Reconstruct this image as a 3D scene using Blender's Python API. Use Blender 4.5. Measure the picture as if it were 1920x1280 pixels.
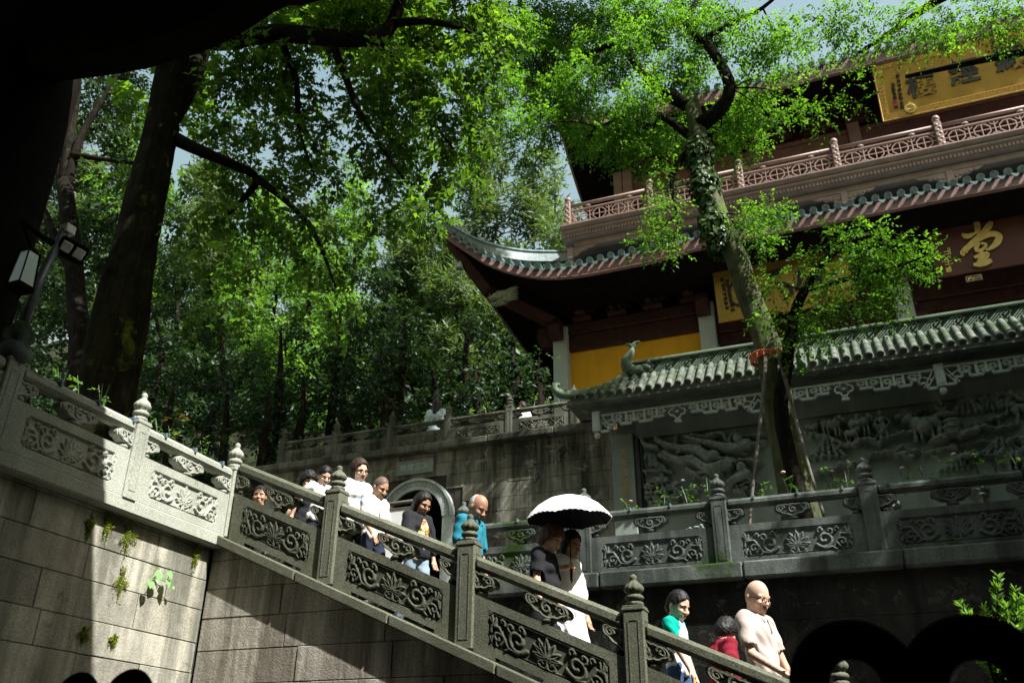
import bpy, math, random
import numpy as np
from mathutils import Vector, Matrix, Quaternion

for o in list(bpy.data.objects):
    bpy.data.objects.remove(o, do_unlink=True)
SC = bpy.context.scene
COL = SC.collection
RNG = np.random.default_rng(7)
random.seed(7)

# ------------------------------------------------------------------ camera
# world: X along the hall's front, Y into the hill, Z up; eye of the camera at the origin
F_PX = 1660.0
def _cam_axes():
    up = np.array([985 - 960.0, 640 + 2600.0, F_PX]); up /= np.linalg.norm(up)
    dx = -3800 - 960.0
    yy = -(up[0] * dx + up[2] * F_PX) / up[1]
    d = np.array([dx, yy, F_PX]); d /= np.linalg.norm(d)
    X = -d; Z = up; Y = np.cross(X, Z)
    return np.array([X, Y, Z])
R = _cam_axes()
cam_data = bpy.data.cameras.new("camera")
cam = bpy.data.objects.new("camera", cam_data); COL.objects.link(cam)
right, upv, fwd = R @ np.array([1, 0, 0]), R @ np.array([0, 1, 0]), R @ np.array([0, 0, 1])
M = Matrix(((right[0], upv[0], -fwd[0], 0), (right[1], upv[1], -fwd[1], 0), (right[2], upv[2], -fwd[2], 0), (0, 0, 0, 1)))
cam.matrix_world = M
cam_data.sensor_width = 36.0
cam_data.lens = 36.0 * F_PX / 1920.0
cam_data.clip_start = 0.05
cam_data.clip_end = 2000
cam_data.dof.use_dof = True
cam_data.dof.focus_distance = 10.5
cam_data.dof.aperture_fstop = 4.0
SC.camera = cam

# ------------------------------------------------------------------ sky, sun, exposure
SUN = Vector((0.76, -0.29, 1.0)).normalized()
world = bpy.data.worlds.new("World"); SC.world = world; world.use_nodes = True
wn = world.node_tree.nodes; wl = world.node_tree.links
sky = wn.new("ShaderNodeTexSky"); sky.sky_type = 'NISHITA'; sky.sun_disc = False
sky.sun_elevation = math.asin(SUN.z); sky.sun_rotation = math.atan2(SUN.x, SUN.y)
sky.air_density = 3.5; sky.dust_density = 3.0; sky.ozone_density = 3.0
wn["Background"].inputs[1].default_value = 0.072
wl.new(sky.outputs[0], wn["Background"].inputs[0])
ld = bpy.data.lights.new("sun", 'SUN'); ld.energy = 5.0; ld.angle = math.radians(0.53); ld.color = (1.0, 0.975, 0.925)
sun = bpy.data.objects.new("sun", ld); COL.objects.link(sun)
sun.location = (20, -10, 40)
sun.rotation_euler = SUN.to_track_quat('Z', 'Y').to_euler()
SC.view_settings.view_transform = 'Standard'
SC.view_settings.look = 'None'
SC.view_settings.exposure = 1.33
SC.view_settings.gamma = 1.0
SC.render.engine = 'CYCLES'
SC.cycles.max_bounces = 6
SC.cycles.diffuse_bounces = 2
SC.cycles.glossy_bounces = 2
SC.cycles.transmission_bounces = 4
SC.cycles.use_denoising = True
SC.cycles.sample_clamp_indirect = 3.0
SC.cycles.sample_clamp_direct = 4.0

# ------------------------------------------------------------------ helpers
def ray(px, py):
    return R @ np.array([px - 960.0, 640.0 - py, F_PX])
def atY(px, py, Y):
    v = ray(px, py); return v * (Y / v[1])
def atX(px, py, X):
    v = ray(px, py); return v * (X / v[0])
def atZ(px, py, Z):
    v = ray(px, py); return v * (Z / v[2])

class MB:
    """collects vertices and faces; build() links them as ONE mesh object"""
    def __init__(s): s.v = []; s.f = []; s.m = []; s.cur = 0
    def add(s, vs, fs):
        b = len(s.v); s.v.extend([tuple(map(float, p)) for p in vs])
        for f in fs: s.f.append([b + i for i in f]); s.m.append(s.cur)
        return s
    def box(s, x0, x1, y0, y1, z0, z1, b=0.0):
        if x0 > x1: x0, x1 = x1, x0
        if y0 > y1: y0, y1 = y1, y0
        if z0 > z1: z0, z1 = z1, z0
        if b <= 0:
            vs = [(x0,y0,z0),(x1,y0,z0),(x1,y1,z0),(x0,y1,z0),(x0,y0,z1),(x1,y0,z1),(x1,y1,z1),(x0,y1,z1)]
            return s.add(vs, [(0,3,2,1),(4,5,6,7),(0,1,5,4),(1,2,6,5),(2,3,7,6),(3,0,4,7)])
        b = min(b, (x1-x0)/2.1, (y1-y0)/2.1, (z1-z0)/2.1)
        L = [(x0, x1), (y0, y1), (z0, z1)]
        vs = []; idx = {}
        for cx in (0, 1):
            for cy in (0, 1):
                for cz in (0, 1):
                    c = (cx, cy, cz)
                    for ax in range(3):
                        p = []
                        for k in range(3):
                            w = L[k][c[k]]
                            if k != ax: w += b if c[k] == 0 else -b
                            p.append(w)
                        idx[(c, ax)] = len(vs); vs.append(p)
        fs = []
        for ax in range(3):
            o1, o2 = (ax + 1) % 3, (ax + 2) % 3
            for side in (0, 1):
                q = []
                for a, bb in ((0, 0), (1, 0), (1, 1), (0, 1)):
                    c = [0, 0, 0]; c[ax] = side; c[o1] = a; c[o2] = bb
                    q.append(idx[(tuple(c), ax)])
                fs.append(q if side else q[::-1])
        for ax in range(3):      # edges along ax
            o1, o2 = (ax + 1) % 3, (ax + 2) % 3
            for a in (0, 1):
                for bb in (0, 1):
                    c0 = [0, 0, 0]; c0[o1] = a; c0[o2] = bb; c1 = list(c0); c1[ax] = 1
                    c0, c1 = tuple(c0), tuple(c1)
                    fs.append([idx[(c0, o1)], idx[(c1, o1)], idx[(c1, o2)], idx[(c0, o2)]])
        for c in [(i, j, k) for i in (0, 1) for j in (0, 1) for k in (0, 1)]:
            fs.append([idx[(c, 0)], idx[(c, 1)], idx[(c, 2)]])
        return s.add(vs, fs)
    def prism(s, pts, d, axis=1, inset=0.0):
        """polygon of 2-D points extruded from d[0] to d[1] along axis (1: xz polygon along y; 0: yz along x; 2: xy along z)"""
        n = len(pts)
        def P(p, w):
            return (p[0], w, p[1]) if axis == 1 else ((w, p[0], p[1]) if axis == 0 else (p[0], p[1], w))
        vs = [P(p, d[0]) for p in pts] + [P(p, d[1]) for p in pts]
        fs = [list(range(n)), list(range(2*n-1, n-1, -1))] + [[i, i+n, (i+1) % n + n, (i+1) % n] for i in range(n)]
        return s.add(vs, fs)
    def lathe(s, prof, c, n=20, lobes=None, cap=True):
        """prof: list of (r, z); c: (x, y); lobes: f(theta, i)->factor"""
        vs = []; fs = []
        for i, (r, z) in enumerate(prof):
            for j in range(n):
                t = 2*math.pi*j/n
                k = r*(lobes(t, i) if lobes else 1)
                vs.append((c[0]+k*math.cos(t), c[1]+k*math.sin(t), z))
        for i in range(len(prof)-1):
            for j in range(n):
                fs.append((i*n+j, i*n+(j+1) % n, (i+1)*n+(j+1) % n, (i+1)*n+j))
        if cap:
            fs.append(list(range(n))[::-1]); fs.append([(len(prof)-1)*n+j for j in range(n)])
        return s.add(vs, fs)
    def tube(s, pts, rad, n=8, cap=True, flat=1.0):
        pts = [Vector(p) for p in pts]
        if not hasattr(rad, '__len__'): rad = [rad]*len(pts)
        up = Vector((0.123, 0.31, 0.95)).normalized()
        vs = []; fs = []; prev = None
        for i, p in enumerate(pts):
            t = (pts[min(i+1, len(pts)-1)] - pts[max(i-1, 0)])
            t = t.normalized() if t.length > 1e-9 else Vector((0, 0, 1))
            if prev is None:
                a = t.cross(up)
                if a.length < 1e-3: a = t.cross(Vector((1, 0, 0)))
            else:
                a = prev - t*prev.dot(t)
            a.normalize(); prev = a; b = t.cross(a)
            for j in range(n):
                an = 2*math.pi*j/n
                q = p + (a*math.cos(an) + b*math.sin(an)*flat)*rad[i]
                vs.append(q)
        for i in range(len(pts)-1):
            for j in range(n):
                fs.append((i*n+j, i*n+(j+1) % n, (i+1)*n+(j+1) % n, (i+1)*n+j))
        if cap:
            fs.append(list(range(n))[::-1]); fs.append([(len(pts)-1)*n+j for j in range(n)])
        return s.add(vs, fs)
    def ball(s, c, r, n=12, m=8):
        r = r if hasattr(r, '__len__') else (r, r, r)
        vs = []; fs = []
        for i in range(m+1):
            ph = math.pi*i/m
            for j in range(n):
                t = 2*math.pi*j/n
                vs.append((c[0]+r[0]*math.sin(ph)*math.cos(t), c[1]+r[1]*math.sin(ph)*math.sin(t), c[2]-r[2]*math.cos(ph)))
        for i in range(m):
            for j in range(n):
                fs.append((i*n+j, i*n+(j+1) % n, (i+1)*n+(j+1) % n, (i+1)*n+j))
        return s.add(vs, fs)
    def grid(s, P, closed=False):
        """P: array (nu, nv, 3) of points"""
        nu, nv = P.shape[:2]
        b = len(s.v); s.v.extend(map(tuple, P.reshape(-1, 3).astype(float)))
        for i in range(nu-1):
            for j in range(nv-1):
                s.f.append([b+i*nv+j, b+(i+1)*nv+j, b+(i+1)*nv+j+1, b+i*nv+j+1]); s.m.append(s.cur)
        return s
    def map(s, fn):
        s.v = [tuple(fn(*p)) for p in s.v]; return s
    def mesh(s, name, mats=None, smooth=False, angle=None):
        me = bpy.data.meshes.new(name)
        me.from_pydata(s.v, [], s.f)
        if mats is not None:
            for m in (mats if isinstance(mats, (list, tuple)) else [mats]): me.materials.append(m)
        if any(s.m): me.polygons.foreach_set("material_index", s.m)
        if smooth: me.polygons.foreach_set("use_smooth", [True]*len(me.polygons))
        me.update()
        if angle is not None:
            me.polygons.foreach_set("use_smooth", [True]*len(me.polygons))
            try: me.set_sharp_from_angle(angle=math.radians(angle))
            except Exception: pass
        return me
    def build(s, name, mats, parent=None, loc=None, smooth=False, angle=None, world=True):
        """world=True: vertices are world coordinates (the root's origin is subtracted)"""
        o0 = root_loc(parent) if parent is not None else (loc if loc is not None else None)
        if world and o0 is not None:
            s.v = [(p[0]-o0[0], p[1]-o0[1], p[2]-o0[2]) for p in s.v]
        me = s.mesh(name, mats, smooth, angle)
        return link(me, name, parent, loc if (parent is None or not world) else None)

def root_loc(o):
    loc = Vector((0, 0, 0))
    while o is not None:
        loc = loc + o.location; o = o.parent
    return loc
def link(me, name, parent=None, loc=None):
    o = bpy.data.objects.new(name, me); COL.objects.link(o)
    if parent is not None: o.parent = parent
    if loc is not None: o.location = loc
    return o
def tag(o, label=None, cat=None, group=None, kind=None):
    if label: o["label"] = label
    if cat: o["category"] = cat
    if group: o["group"] = group
    if kind: o["kind"] = kind
    return o
def thing(name, label, cat, loc=(0, 0, 0), group=None):
    o = bpy.data.objects.new(name, None); COL.objects.link(o); o.location = loc
    o.empty_display_size = 0.1
    return tag(o, label, cat, group)
def copy_tree(o, parent=None):
    c = o.copy(); COL.objects.link(c)
    if parent is not None: c.parent = parent
    for ch in [x for x in CH.get(o.name, [])]: copy_tree(ch, c)
    return c
CH = {}

def smoothstep(a, b, x):
    t = np.clip((x-a)/(b-a), 0, 1); return t*t*(3-2*t)

# ------------------------------------------------------------------ materials
def new_mat(name):
    m = bpy.data.materials.new(name); m.use_nodes = True
    nt = m.node_tree; nt.nodes.clear()
    out = nt.nodes.new("ShaderNodeOutputMaterial")
    return m, nt, out
def ramp(nt, fac, stops):
    r = nt.nodes.new("ShaderNodeValToRGB"); el = r.color_ramp.elements
    while len(el) < len(stops): el.new(0.5)
    for e, (p, c) in zip(el, stops):
        e.position = p; e.color = (*c, 1) if len(c) == 3 else c
    nt.links.new(fac, r.inputs[0]); return r.outputs[0]
def noise(nt, vec, scale, detail=5, rough=0.55, dist=0.0):
    n = nt.nodes.new("ShaderNodeTexNoise"); n.inputs["Scale"].default_value = scale
    n.inputs["Detail"].default_value = detail; n.inputs["Roughness"].default_value = rough
    n.inputs["Distortion"].default_value = dist
    nt.links.new(vec, n.inputs["Vector"]); return n.outputs["Fac"]
def mapping(nt, vec, scale, loc=(0, 0, 0), rot=(0, 0, 0)):
    n = nt.nodes.new("ShaderNodeMapping"); n.inputs["Scale"].default_value = scale
    n.inputs["Location"].default_value = loc; n.inputs["Rotation"].default_value = rot
    nt.links.new(vec, n.inputs["Vector"]); return n.outputs[0]
def mix(nt, fac, a, b, mode='MIX'):
    n = nt.nodes.new("ShaderNodeMix"); n.data_type = 'RGBA'; n.blend_type = mode
    for sock, v in ((n.inputs[0], fac), (n.inputs[6], a), (n.inputs[7], b)):
        if hasattr(v, 'is_output'): nt.links.new(v, sock)
        elif isinstance(v, (int, float)): sock.default_value = v
        else: sock.default_value = (*v, 1)
    return n.outputs[2]
def mathn(nt, op, a, b=0.0, clamp=False):
    n = nt.nodes.new("ShaderNodeMath"); n.operation = op; n.use_clamp = clamp
    for sock, v in ((n.inputs[0], a), (n.inputs[1], b)):
        if hasattr(v, 'is_output'): nt.links.new(v, sock)
        else: sock.default_value = v
    return n.outputs[0]
def geo_pos(nt):
    g = nt.nodes.new("ShaderNodeNewGeometry"); return g
def bump(nt, h, strength=0.3, dist=0.02):
    b = nt.nodes.new("ShaderNodeBump"); b.inputs["Strength"].default_value = strength; b.inputs["Distance"].default_value = dist
    nt.links.new(h, b.inputs["Height"]); return b.outputs[0]
def principled(nt, out, col, rough=0.8, nrm=None, spec=0.3, metal=0.0):
    p = nt.nodes.new("ShaderNodeBsdfPrincipled")
    if hasattr(col, 'is_output'): nt.links.new(col, p.inputs["Base Color"])
    else: p.inputs["Base Color"].default_value = (*col, 1)
    if hasattr(rough, 'is_output'): nt.links.new(rough, p.inputs["Roughness"])
    else: p.inputs["Roughness"].default_value = rough
    p.inputs["Specular IOR Level"].default_value = spec
    p.inputs["Metallic"].default_value = metal
    if nrm is not None: nt.links.new(nrm, p.inputs["Normal"])
    nt.links.new(p.outputs[0], out.inputs[0]); return p

def stone(name, c1, c2, scale=2.0, speck=0.25, streak=0.0, streak_col=(0.02, 0.022, 0.02), moss=0.0, moss_col=(0.06, 0.09, 0.015),
          rough=0.85, bmp=0.35, moss_scale=1.6, per_obj=0.0, vstripe=0.0, lichen=0.0, spec=0.12):
    m, nt, out = new_mat(name)
    g = geo_pos(nt); pos = g.outputs["Position"]
    n1 = noise(nt, pos, scale, 6, 0.6)
    col = ramp(nt, n1, [(0.3, c1), (0.7, c2)])
    n2 = noise(nt, pos, 95, 2, 0.7)
    col = mix(nt, speck, col, ramp(nt, n2, [(0.38, (0.02, 0.02, 0.02)), (0.5, (0.5, 0.5, 0.5)), (0.64, (1, 1, 1))]), 'OVERLAY')
    if per_obj:
        oi = nt.nodes.new("ShaderNodeObjectInfo")
        v = ramp(nt, oi.outputs["Random"], [(0.0, (0.28, 0.27, 0.27)), (0.35, (0.52, 0.49, 0.44)), (0.7, (0.48, 0.5, 0.47)), (1.0, (0.72, 0.7, 0.66))])
        col = mix(nt, per_obj, col, v, 'OVERLAY')
    if streak:
        sv = mapping(nt, pos, (3.2, 3.2, 0.32))
        s1 = noise(nt, sv, 1.0, 6, 0.65, 0.3)
        big = noise(nt, pos, 0.55, 3, 0.5)
        f = mathn(nt, 'ADD', s1, mathn(nt, 'MULTIPLY', big, 0.5))
        f = ramp(nt, f, [(0.62, (0, 0, 0)), (0.86, (1, 1, 1))])
        col = mix(nt, mathn(nt, 'MULTIPLY', f, streak), col, streak_col)
    if vstripe:
        sv = mapping(nt, pos, (26, 26, 0.9))
        s2 = noise(nt, sv, 1.0, 3, 0.6)
        col = mix(nt, vstripe, col, ramp(nt, s2, [(0.4, (0.3, 0.28, 0.25)), (0.6, (0.6, 0.6, 0.6))]), 'OVERLAY')
    if lichen:
        l1 = noise(nt, pos, 4.5, 5, 0.7, 0.6)
        col = mix(nt, mathn(nt, 'MULTIPLY', ramp(nt, l1, [(0.56, (0, 0, 0)), (0.66, (1, 1, 1))]), lichen), col, (0.46, 0.45, 0.4))
    if moss:
        sep = nt.nodes.new("ShaderNodeSeparateXYZ"); nt.links.new(g.outputs["Normal"], sep.inputs[0])
        mm = noise(nt, pos, moss_scale, 6, 0.7, 0.4)
        mm = mathn(nt, 'ADD', mm, mathn(nt, 'MULTIPLY', sep.outputs[2], 0.1))
        f = ramp(nt, mm, [(0.66 - 0.16*moss, (0, 0, 0)), (0.76 - 0.16*moss, (1, 1, 1))])
        mcol = ramp(nt, noise(nt, pos, 30, 3), [(0.3, tuple(0.5*x for x in moss_col)), (0.7, moss_col)])
        col = mix(nt, f, col, mcol)
    h = mathn(nt, 'ADD', mathn(nt, 'MULTIPLY', noise(nt, pos, 60, 3, 0.7), 0.5), noise(nt, pos, 9, 4, 0.6))
    principled(nt, out, col, rough, bump(nt, h, bmp, 0.012), spec)
    return m

def paint(name, col, rough=0.55, var=0.25, scale=3.0, grain=0.0, spec=0.35, bmp=0.12, streak=0.0, dirt=(0.03, 0.03, 0.028), metal=0.0):
    m, nt, out = new_mat(name)
    g = geo_pos(nt); pos = g.outputs["Position"]
    n1 = noise(nt, pos, scale, 5, 0.6)
    c = ramp(nt, n1, [(0.3, tuple(x*(1-var) for x in col)), (0.7, tuple(min(1, x*(1+var)) for x in col))])
    if streak:
        s1 = noise(nt, mapping(nt, pos, (6, 6, 0.5)), 1.0, 5, 0.65)
        c = mix(nt, mathn(nt, 'MULTIPLY', ramp(nt, s1, [(0.5, (0, 0, 0)), (0.75, (1, 1, 1))]), streak), c, dirt)
    if grain:
        s2 = noise(nt, mapping(nt, pos, (2, 40, 40)), 1.0, 3, 0.6)
        c = mix(nt, grain, c, ramp(nt, s2, [(0.35, (0.25, 0.25, 0.25)), (0.65, (0.7, 0.7, 0.7))]), 'OVERLAY')
    r = ramp(nt, noise(nt, pos, 14, 3), [(0.3, (rough*0.85,)*3), (0.7, (min(1, rough*1.15),)*3)])
    principled(nt, out, c, r, bump(nt, noise(nt, pos, 40, 3), bmp, 0.01), spec, metal)
    return m

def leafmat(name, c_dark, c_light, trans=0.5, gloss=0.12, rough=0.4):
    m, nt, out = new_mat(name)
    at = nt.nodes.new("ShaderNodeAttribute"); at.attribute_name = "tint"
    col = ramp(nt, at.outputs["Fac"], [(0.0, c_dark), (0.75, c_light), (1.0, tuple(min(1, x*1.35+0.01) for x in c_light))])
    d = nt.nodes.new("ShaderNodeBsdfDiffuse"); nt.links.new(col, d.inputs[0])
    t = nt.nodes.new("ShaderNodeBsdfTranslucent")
    tc = mix(nt, 1.0, col, (2.0, 2.0, 0.5), 'MULTIPLY'); nt.links.new(tc, t.inputs[0])
    mx = nt.nodes.new("ShaderNodeMixShader"); mx.inputs[0].default_value = trans
    nt.links.new(d.outputs[0], mx.inputs[1]); nt.links.new(t.outputs[0], mx.inputs[2])
    gl = nt.nodes.new("ShaderNodeBsdfGlossy"); gl.inputs["Roughness"].default_value = rough
    gl.inputs["Color"].default_value = (0.85, 0.95, 0.85, 1)
    mx2 = nt.nodes.new("ShaderNodeMixShader"); mx2.inputs[0].default_value = gloss*0.4
    nt.links.new(mx.outputs[0], mx2.inputs[1]); nt.links.new(gl.outputs[0], mx2.inputs[2])
    nt.links.new(mx2.outputs[0], out.inputs[0])
    return m

MAT = dict(
    bal_lit=stone("balustrade_stone", (0.085, 0.09, 0.062), (0.15, 0.156, 0.115), 1.6, 0.45, streak=0.35, streak_col=(0.05, 0.055, 0.035), rough=0.75),
    bal_pale=stone("pale_balustrade_stone", (0.26, 0.275, 0.235), (0.39, 0.405, 0.35), 1.4, 0.35, streak=0.25, streak_col=(0.12, 0.13, 0.08), moss=0.25, rough=0.8),
    bal_dark=stone("shade_toned_balustrade_stone", (0.06, 0.072, 0.066), (0.15, 0.17, 0.158), 1.8, 0.35, streak=0.75, streak_col=(0.016, 0.02, 0.016), moss=0.48, moss_col=(0.03, 0.06, 0.012), rough=0.6),  # base tone darkened to carry the trees' shade; moss and streaks are real
    bal_gate=stone("weathered_balustrade_stone", (0.09, 0.096, 0.078), (0.19, 0.19, 0.155), 1.8, 0.35, streak=0.85, streak_col=(0.02, 0.022, 0.016), moss=0.3, moss_col=(0.05, 0.07, 0.015), rough=0.8),
    carve=stone("carved_ground_stone", (0.05, 0.053, 0.036), (0.095, 0.1, 0.073), 2.0, 0.4, streak=0.4, rough=0.8),
    block=stone("tan_wall_stone", (0.27, 0.262, 0.222), (0.46, 0.445, 0.385), 2.2, 0.3, streak=0.82, streak_col=(0.075, 0.076, 0.06), moss=0.22, moss_col=(0.07, 0.085, 0.02), per_obj=0.55, bmp=0.7, lichen=0.2),
    block_s=stone("chiselled_wall_stone", (0.40, 0.385, 0.34), (0.58, 0.56, 0.50), 1.1, 0.3, streak=0.8, streak_col=(0.09, 0.075, 0.055), per_obj=0.35, vstripe=0.35, bmp=0.7),
    joint=stone("mortar", (0.03, 0.03, 0.025), (0.07, 0.065, 0.055), 3.0, 0.3, moss=0.4),
    wall_dark=stone("shade_toned_stained_wall", (0.016, 0.016, 0.015), (0.04, 0.04, 0.037), 1.3, 0.3, streak=0.8, streak_col=(0.006, 0.0065, 0.006), moss=0.42, moss_col=(0.012, 0.02, 0.004), rough=0.75, bmp=0.6, lichen=0.1, spec=0.05),  # shade behind the stairs put into the base tone; stains and moss real
    wall_gate=stone("stained_gate_wall", (0.2, 0.195, 0.165), (0.42, 0.41, 0.35), 0.9, 0.25, streak=0.88, streak_col=(0.018, 0.02, 0.016), moss=0.2, moss_col=(0.05, 0.08, 0.015), per_obj=0.18, bmp=0.5, lichen=0.45),
    relief=stone("relief_stone", (0.19, 0.232, 0.217), (0.31, 0.355, 0.335), 1.2, 0.15, streak=0.3, streak_col=(0.06, 0.07, 0.06), moss=0.1, rough=0.7, bmp=0.2),
    relief_pale=stone("pale_carved_stone", (0.40, 0.45, 0.43), (0.55, 0.6, 0.58), 1.5, 0.15, streak=0.2, rough=0.7),
    rtile=stone("mossy_roof_tile", (0.055, 0.07, 0.058), (0.15, 0.168, 0.14), 3.0, 0.2, moss=0.35, moss_col=(0.07, 0.11, 0.035), rough=0.8, lichen=0.25),
    ridge=stone("mossy_ridge_stone", (0.09, 0.13, 0.09), (0.18, 0.235, 0.175), 2.5, 0.2, moss=0.5, moss_col=(0.09, 0.15, 0.04), rough=0.8),
    column=stone("grey_stone_column", (0.36, 0.41, 0.40), (0.46, 0.51, 0.50), 1.0, 0.12, rough=0.7, bmp=0.1),
    paving=stone("paving", (0.08, 0.075, 0.068), (0.17, 0.16, 0.14), 1.0, 0.3, streak=0.0, moss=0.2),
    yellow=paint("ochre_plaster", (0.64, 0.33, 0.025), 0.9, 0.08, 1.5, spec=0.1, streak=0.4, dirt=(0.38, 0.2, 0.03)),
    wood_dark=paint("dark_red_timber", (0.05, 0.023, 0.02), 0.6, 0.35, 4, grain=0.35, spec=0.1, streak=0.3, dirt=(0.015, 0.009, 0.008)),
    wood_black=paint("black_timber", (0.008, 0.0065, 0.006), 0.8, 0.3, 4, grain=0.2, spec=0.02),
    wood_pink=paint("pale_rosewood_paint", (0.27, 0.19, 0.168), 0.5, 0.2, 2.5, grain=0.2, streak=0.25, dirt=(0.14, 0.08, 0.07)),
    fascia=paint("plum_fascia_paint", (0.205, 0.125, 0.123), 0.5, 0.2, 1.5, streak=0.2, dirt=(0.14, 0.09, 0.09)),
    panel_grey=paint("grey_board", (0.09, 0.12, 0.12), 0.7, 0.12, 1.2),
    tile=paint("grey_green_glazed_tile", (0.12, 0.18, 0.185), 0.35, 0.35, 5, spec=0.6, streak=0.3),
    gold=paint("gold_leaf_board", (0.29, 0.185, 0.035), 0.45, 0.18, 2.0, metal=0.55, streak=0.1, dirt=(0.2, 0.11, 0.02)),
    gold_dk=paint("dark_gold_ornament", (0.42, 0.25, 0.06), 0.4, 0.3, 20, metal=0.5),
    gold_txt=paint("gilded_lettering", (0.55, 0.4, 0.13), 0.35, 0.2, 8, metal=0.4),
    board_red=paint("dark_red_lacquer", (0.10, 0.032, 0.024), 0.45, 0.2, 2),
    ink=paint("black_lacquer", (0.012, 0.012, 0.012), 0.4, 0.1, 5),
    seal=paint("red_seal", (0.45, 0.04, 0.02), 0.6, 0.1, 5),
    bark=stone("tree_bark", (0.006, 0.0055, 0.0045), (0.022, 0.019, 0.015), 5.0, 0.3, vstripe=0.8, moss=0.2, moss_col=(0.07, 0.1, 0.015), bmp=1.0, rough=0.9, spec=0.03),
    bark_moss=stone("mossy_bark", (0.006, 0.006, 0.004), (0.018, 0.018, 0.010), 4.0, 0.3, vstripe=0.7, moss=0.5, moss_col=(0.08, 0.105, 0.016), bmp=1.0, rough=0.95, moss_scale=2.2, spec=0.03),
    bark_green=stone("smooth_mossy_bark", (0.04, 0.045, 0.025), (0.11, 0.12, 0.065), 4.0, 0.3, vstripe=0.5, moss=0.6, moss_col=(0.10, 0.15, 0.03), bmp=0.8, rough=0.9, moss_scale=2.5, spec=0.05),
    soil=stone("leaf_litter_soil", (0.01, 0.011, 0.006), (0.025, 0.027, 0.014), 2.0, 0.3, moss=0.3, moss_col=(0.03, 0.05, 0.012), rough=1.0),
    iron=paint("black_iron", (0.005, 0.005, 0.005), 0.85, 0.2, 6, spec=0.03),
    metal_grey=paint("grey_lamp_metal", (0.11, 0.125, 0.13), 0.4, 0.1, 6, metal=0.3),
    metal_white=paint("pale_lamp_metal", (0.6, 0.62, 0.6), 0.5, 0.1, 6),
    pole_wood=paint("bare_prop_pole", (0.1, 0.088, 0.075), 0.8, 0.3, 8, grain=0.4),
    rope=paint("orange_rope", (0.5, 0.13, 0.05), 0.9, 0.3, 20),
    leaf_maple=leafmat("maple_leaf", (0.02, 0.055, 0.014), (0.105, 0.205, 0.034), 0.45, 0.05, 0.5),
    leaf_elm=leafmat("fine_leaf", (0.024, 0.072, 0.016), (0.10, 0.225, 0.036), 0.48, 0.04, 0.5),
    leaf_deep=leafmat("camphor_leaf", (0.006, 0.017, 0.009), (0.03, 0.062, 0.028), 0.28, 0.06, 0.5),
    leaf_soft=leafmat("pale_bamboo_leaf", (0.03, 0.055, 0.03), (0.095, 0.15, 0.08), 0.35, 0.08, 0.5),
    leaf_bright=leafmat("bright_young_leaf", (0.035, 0.085, 0.025), (0.12, 0.24, 0.055), 0.45, 0.06, 0.5),
    leaf_ivy=leafmat("ivy_leaf", (0.02, 0.045, 0.012), (0.045, 0.085, 0.02), 0.2, 0.12, 0.4),
    leaf_yellow=leafmat("autumn_leaf", (0.35, 0.16, 0.02), (0.6, 0.36, 0.05), 0.5, 0.1),
    petal=paint("rose_petal", (0.75, 0.5, 0.42), 0.6, 0.15, 10),
)
# ================================================================== SETTING
YS = 7.2          # plane of the stair balustrade
XL = -5.94        # plane of the balustrade on the left wall
YB = 10.6         # plane of the balustrade on the dark wall
YG = 15.0         # face of the gate wall
ZT = 2.3          # middle terrace
ZU = 6.2          # upper terrace
ZG = -1.6         # courtyard
def stair_line(X): return 1.108 - 0.44*(X + 3.218)
def floor_z(X): return ZT if X < -6.3 else min(ZT, stair_line(X) - 0.15)

def sheet(name, x0, x1, y0, y1, z, mat, n=1):
    P = np.zeros((n+1, n+1, 3)); P[..., 0] = np.linspace(x0, x1, n+1)[:, None]; P[..., 1] = np.linspace(y0, y1, n+1)[None, :]; P[..., 2] = z
    o = MB().grid(P).build(name, mat); return tag(o, kind="structure")

sheet("ground", -300, 300, -300, 300, ZG, MAT['paving'])
# middle terrace and upper terrace as solid masses, the hill behind
m = MB(); m.box(-60, -6.05, -30, 7.35, ZG, ZT); m.box(-60, -6.05, 7.35, 15.4, ZG, ZT - 0.004); m.box(-6.05, 30, 10.85, 15.4, ZG, ZT - 0.008)
tag(m.build("terrace", MAT['paving']), kind="structure")
m = MB(); m.box(-11.6, 60, 17.6, 60, ZG, ZU); m.box(-11.6, -8.6, 15.3, 17.6, ZG, ZU - 0.004); m.box(-6.95, 60, 15.3, 17.6, ZG, ZU - 0.008); m.box(-8.6, -6.95, 15.3, 17.6, 5.5, ZU - 0.012)
tag(m.build("upper_terrace", MAT['paving']), kind="structure")

def hill_h(x, y):
    d = np.maximum(0, (y - 15.5) + np.maximum(0, -(x + 12))*0.25)
    h = ZT + 0.8*np.minimum(d, 14) + 0.62*np.maximum(0, d - 14) + 0.25*np.sin(x*0.7)*np.sin(y*0.9)
    h = h - np.maximum(0, x + 9)*0.35
    return np.minimum(h, 44)
n = 70
xs = np.linspace(-75, 12, n); ys = np.linspace(15.5, 85, n)
P = np.zeros((n, n, 3)); P[..., 0] = xs[:, None]; P[..., 1] = ys[None, :]
P[..., 2] = hill_h(P[..., 0], P[..., 1]) + RNG.normal(0, 0.08, (n, n))
P[..., 2] = np.where((P[..., 0] > -11.5) & (P[..., 1] < 34), np.minimum(P[..., 2], ZU - 0.3), P[..., 2])
tag(MB().grid(P).build("hillside", MAT['soil'], smooth=True), kind="structure")

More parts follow.
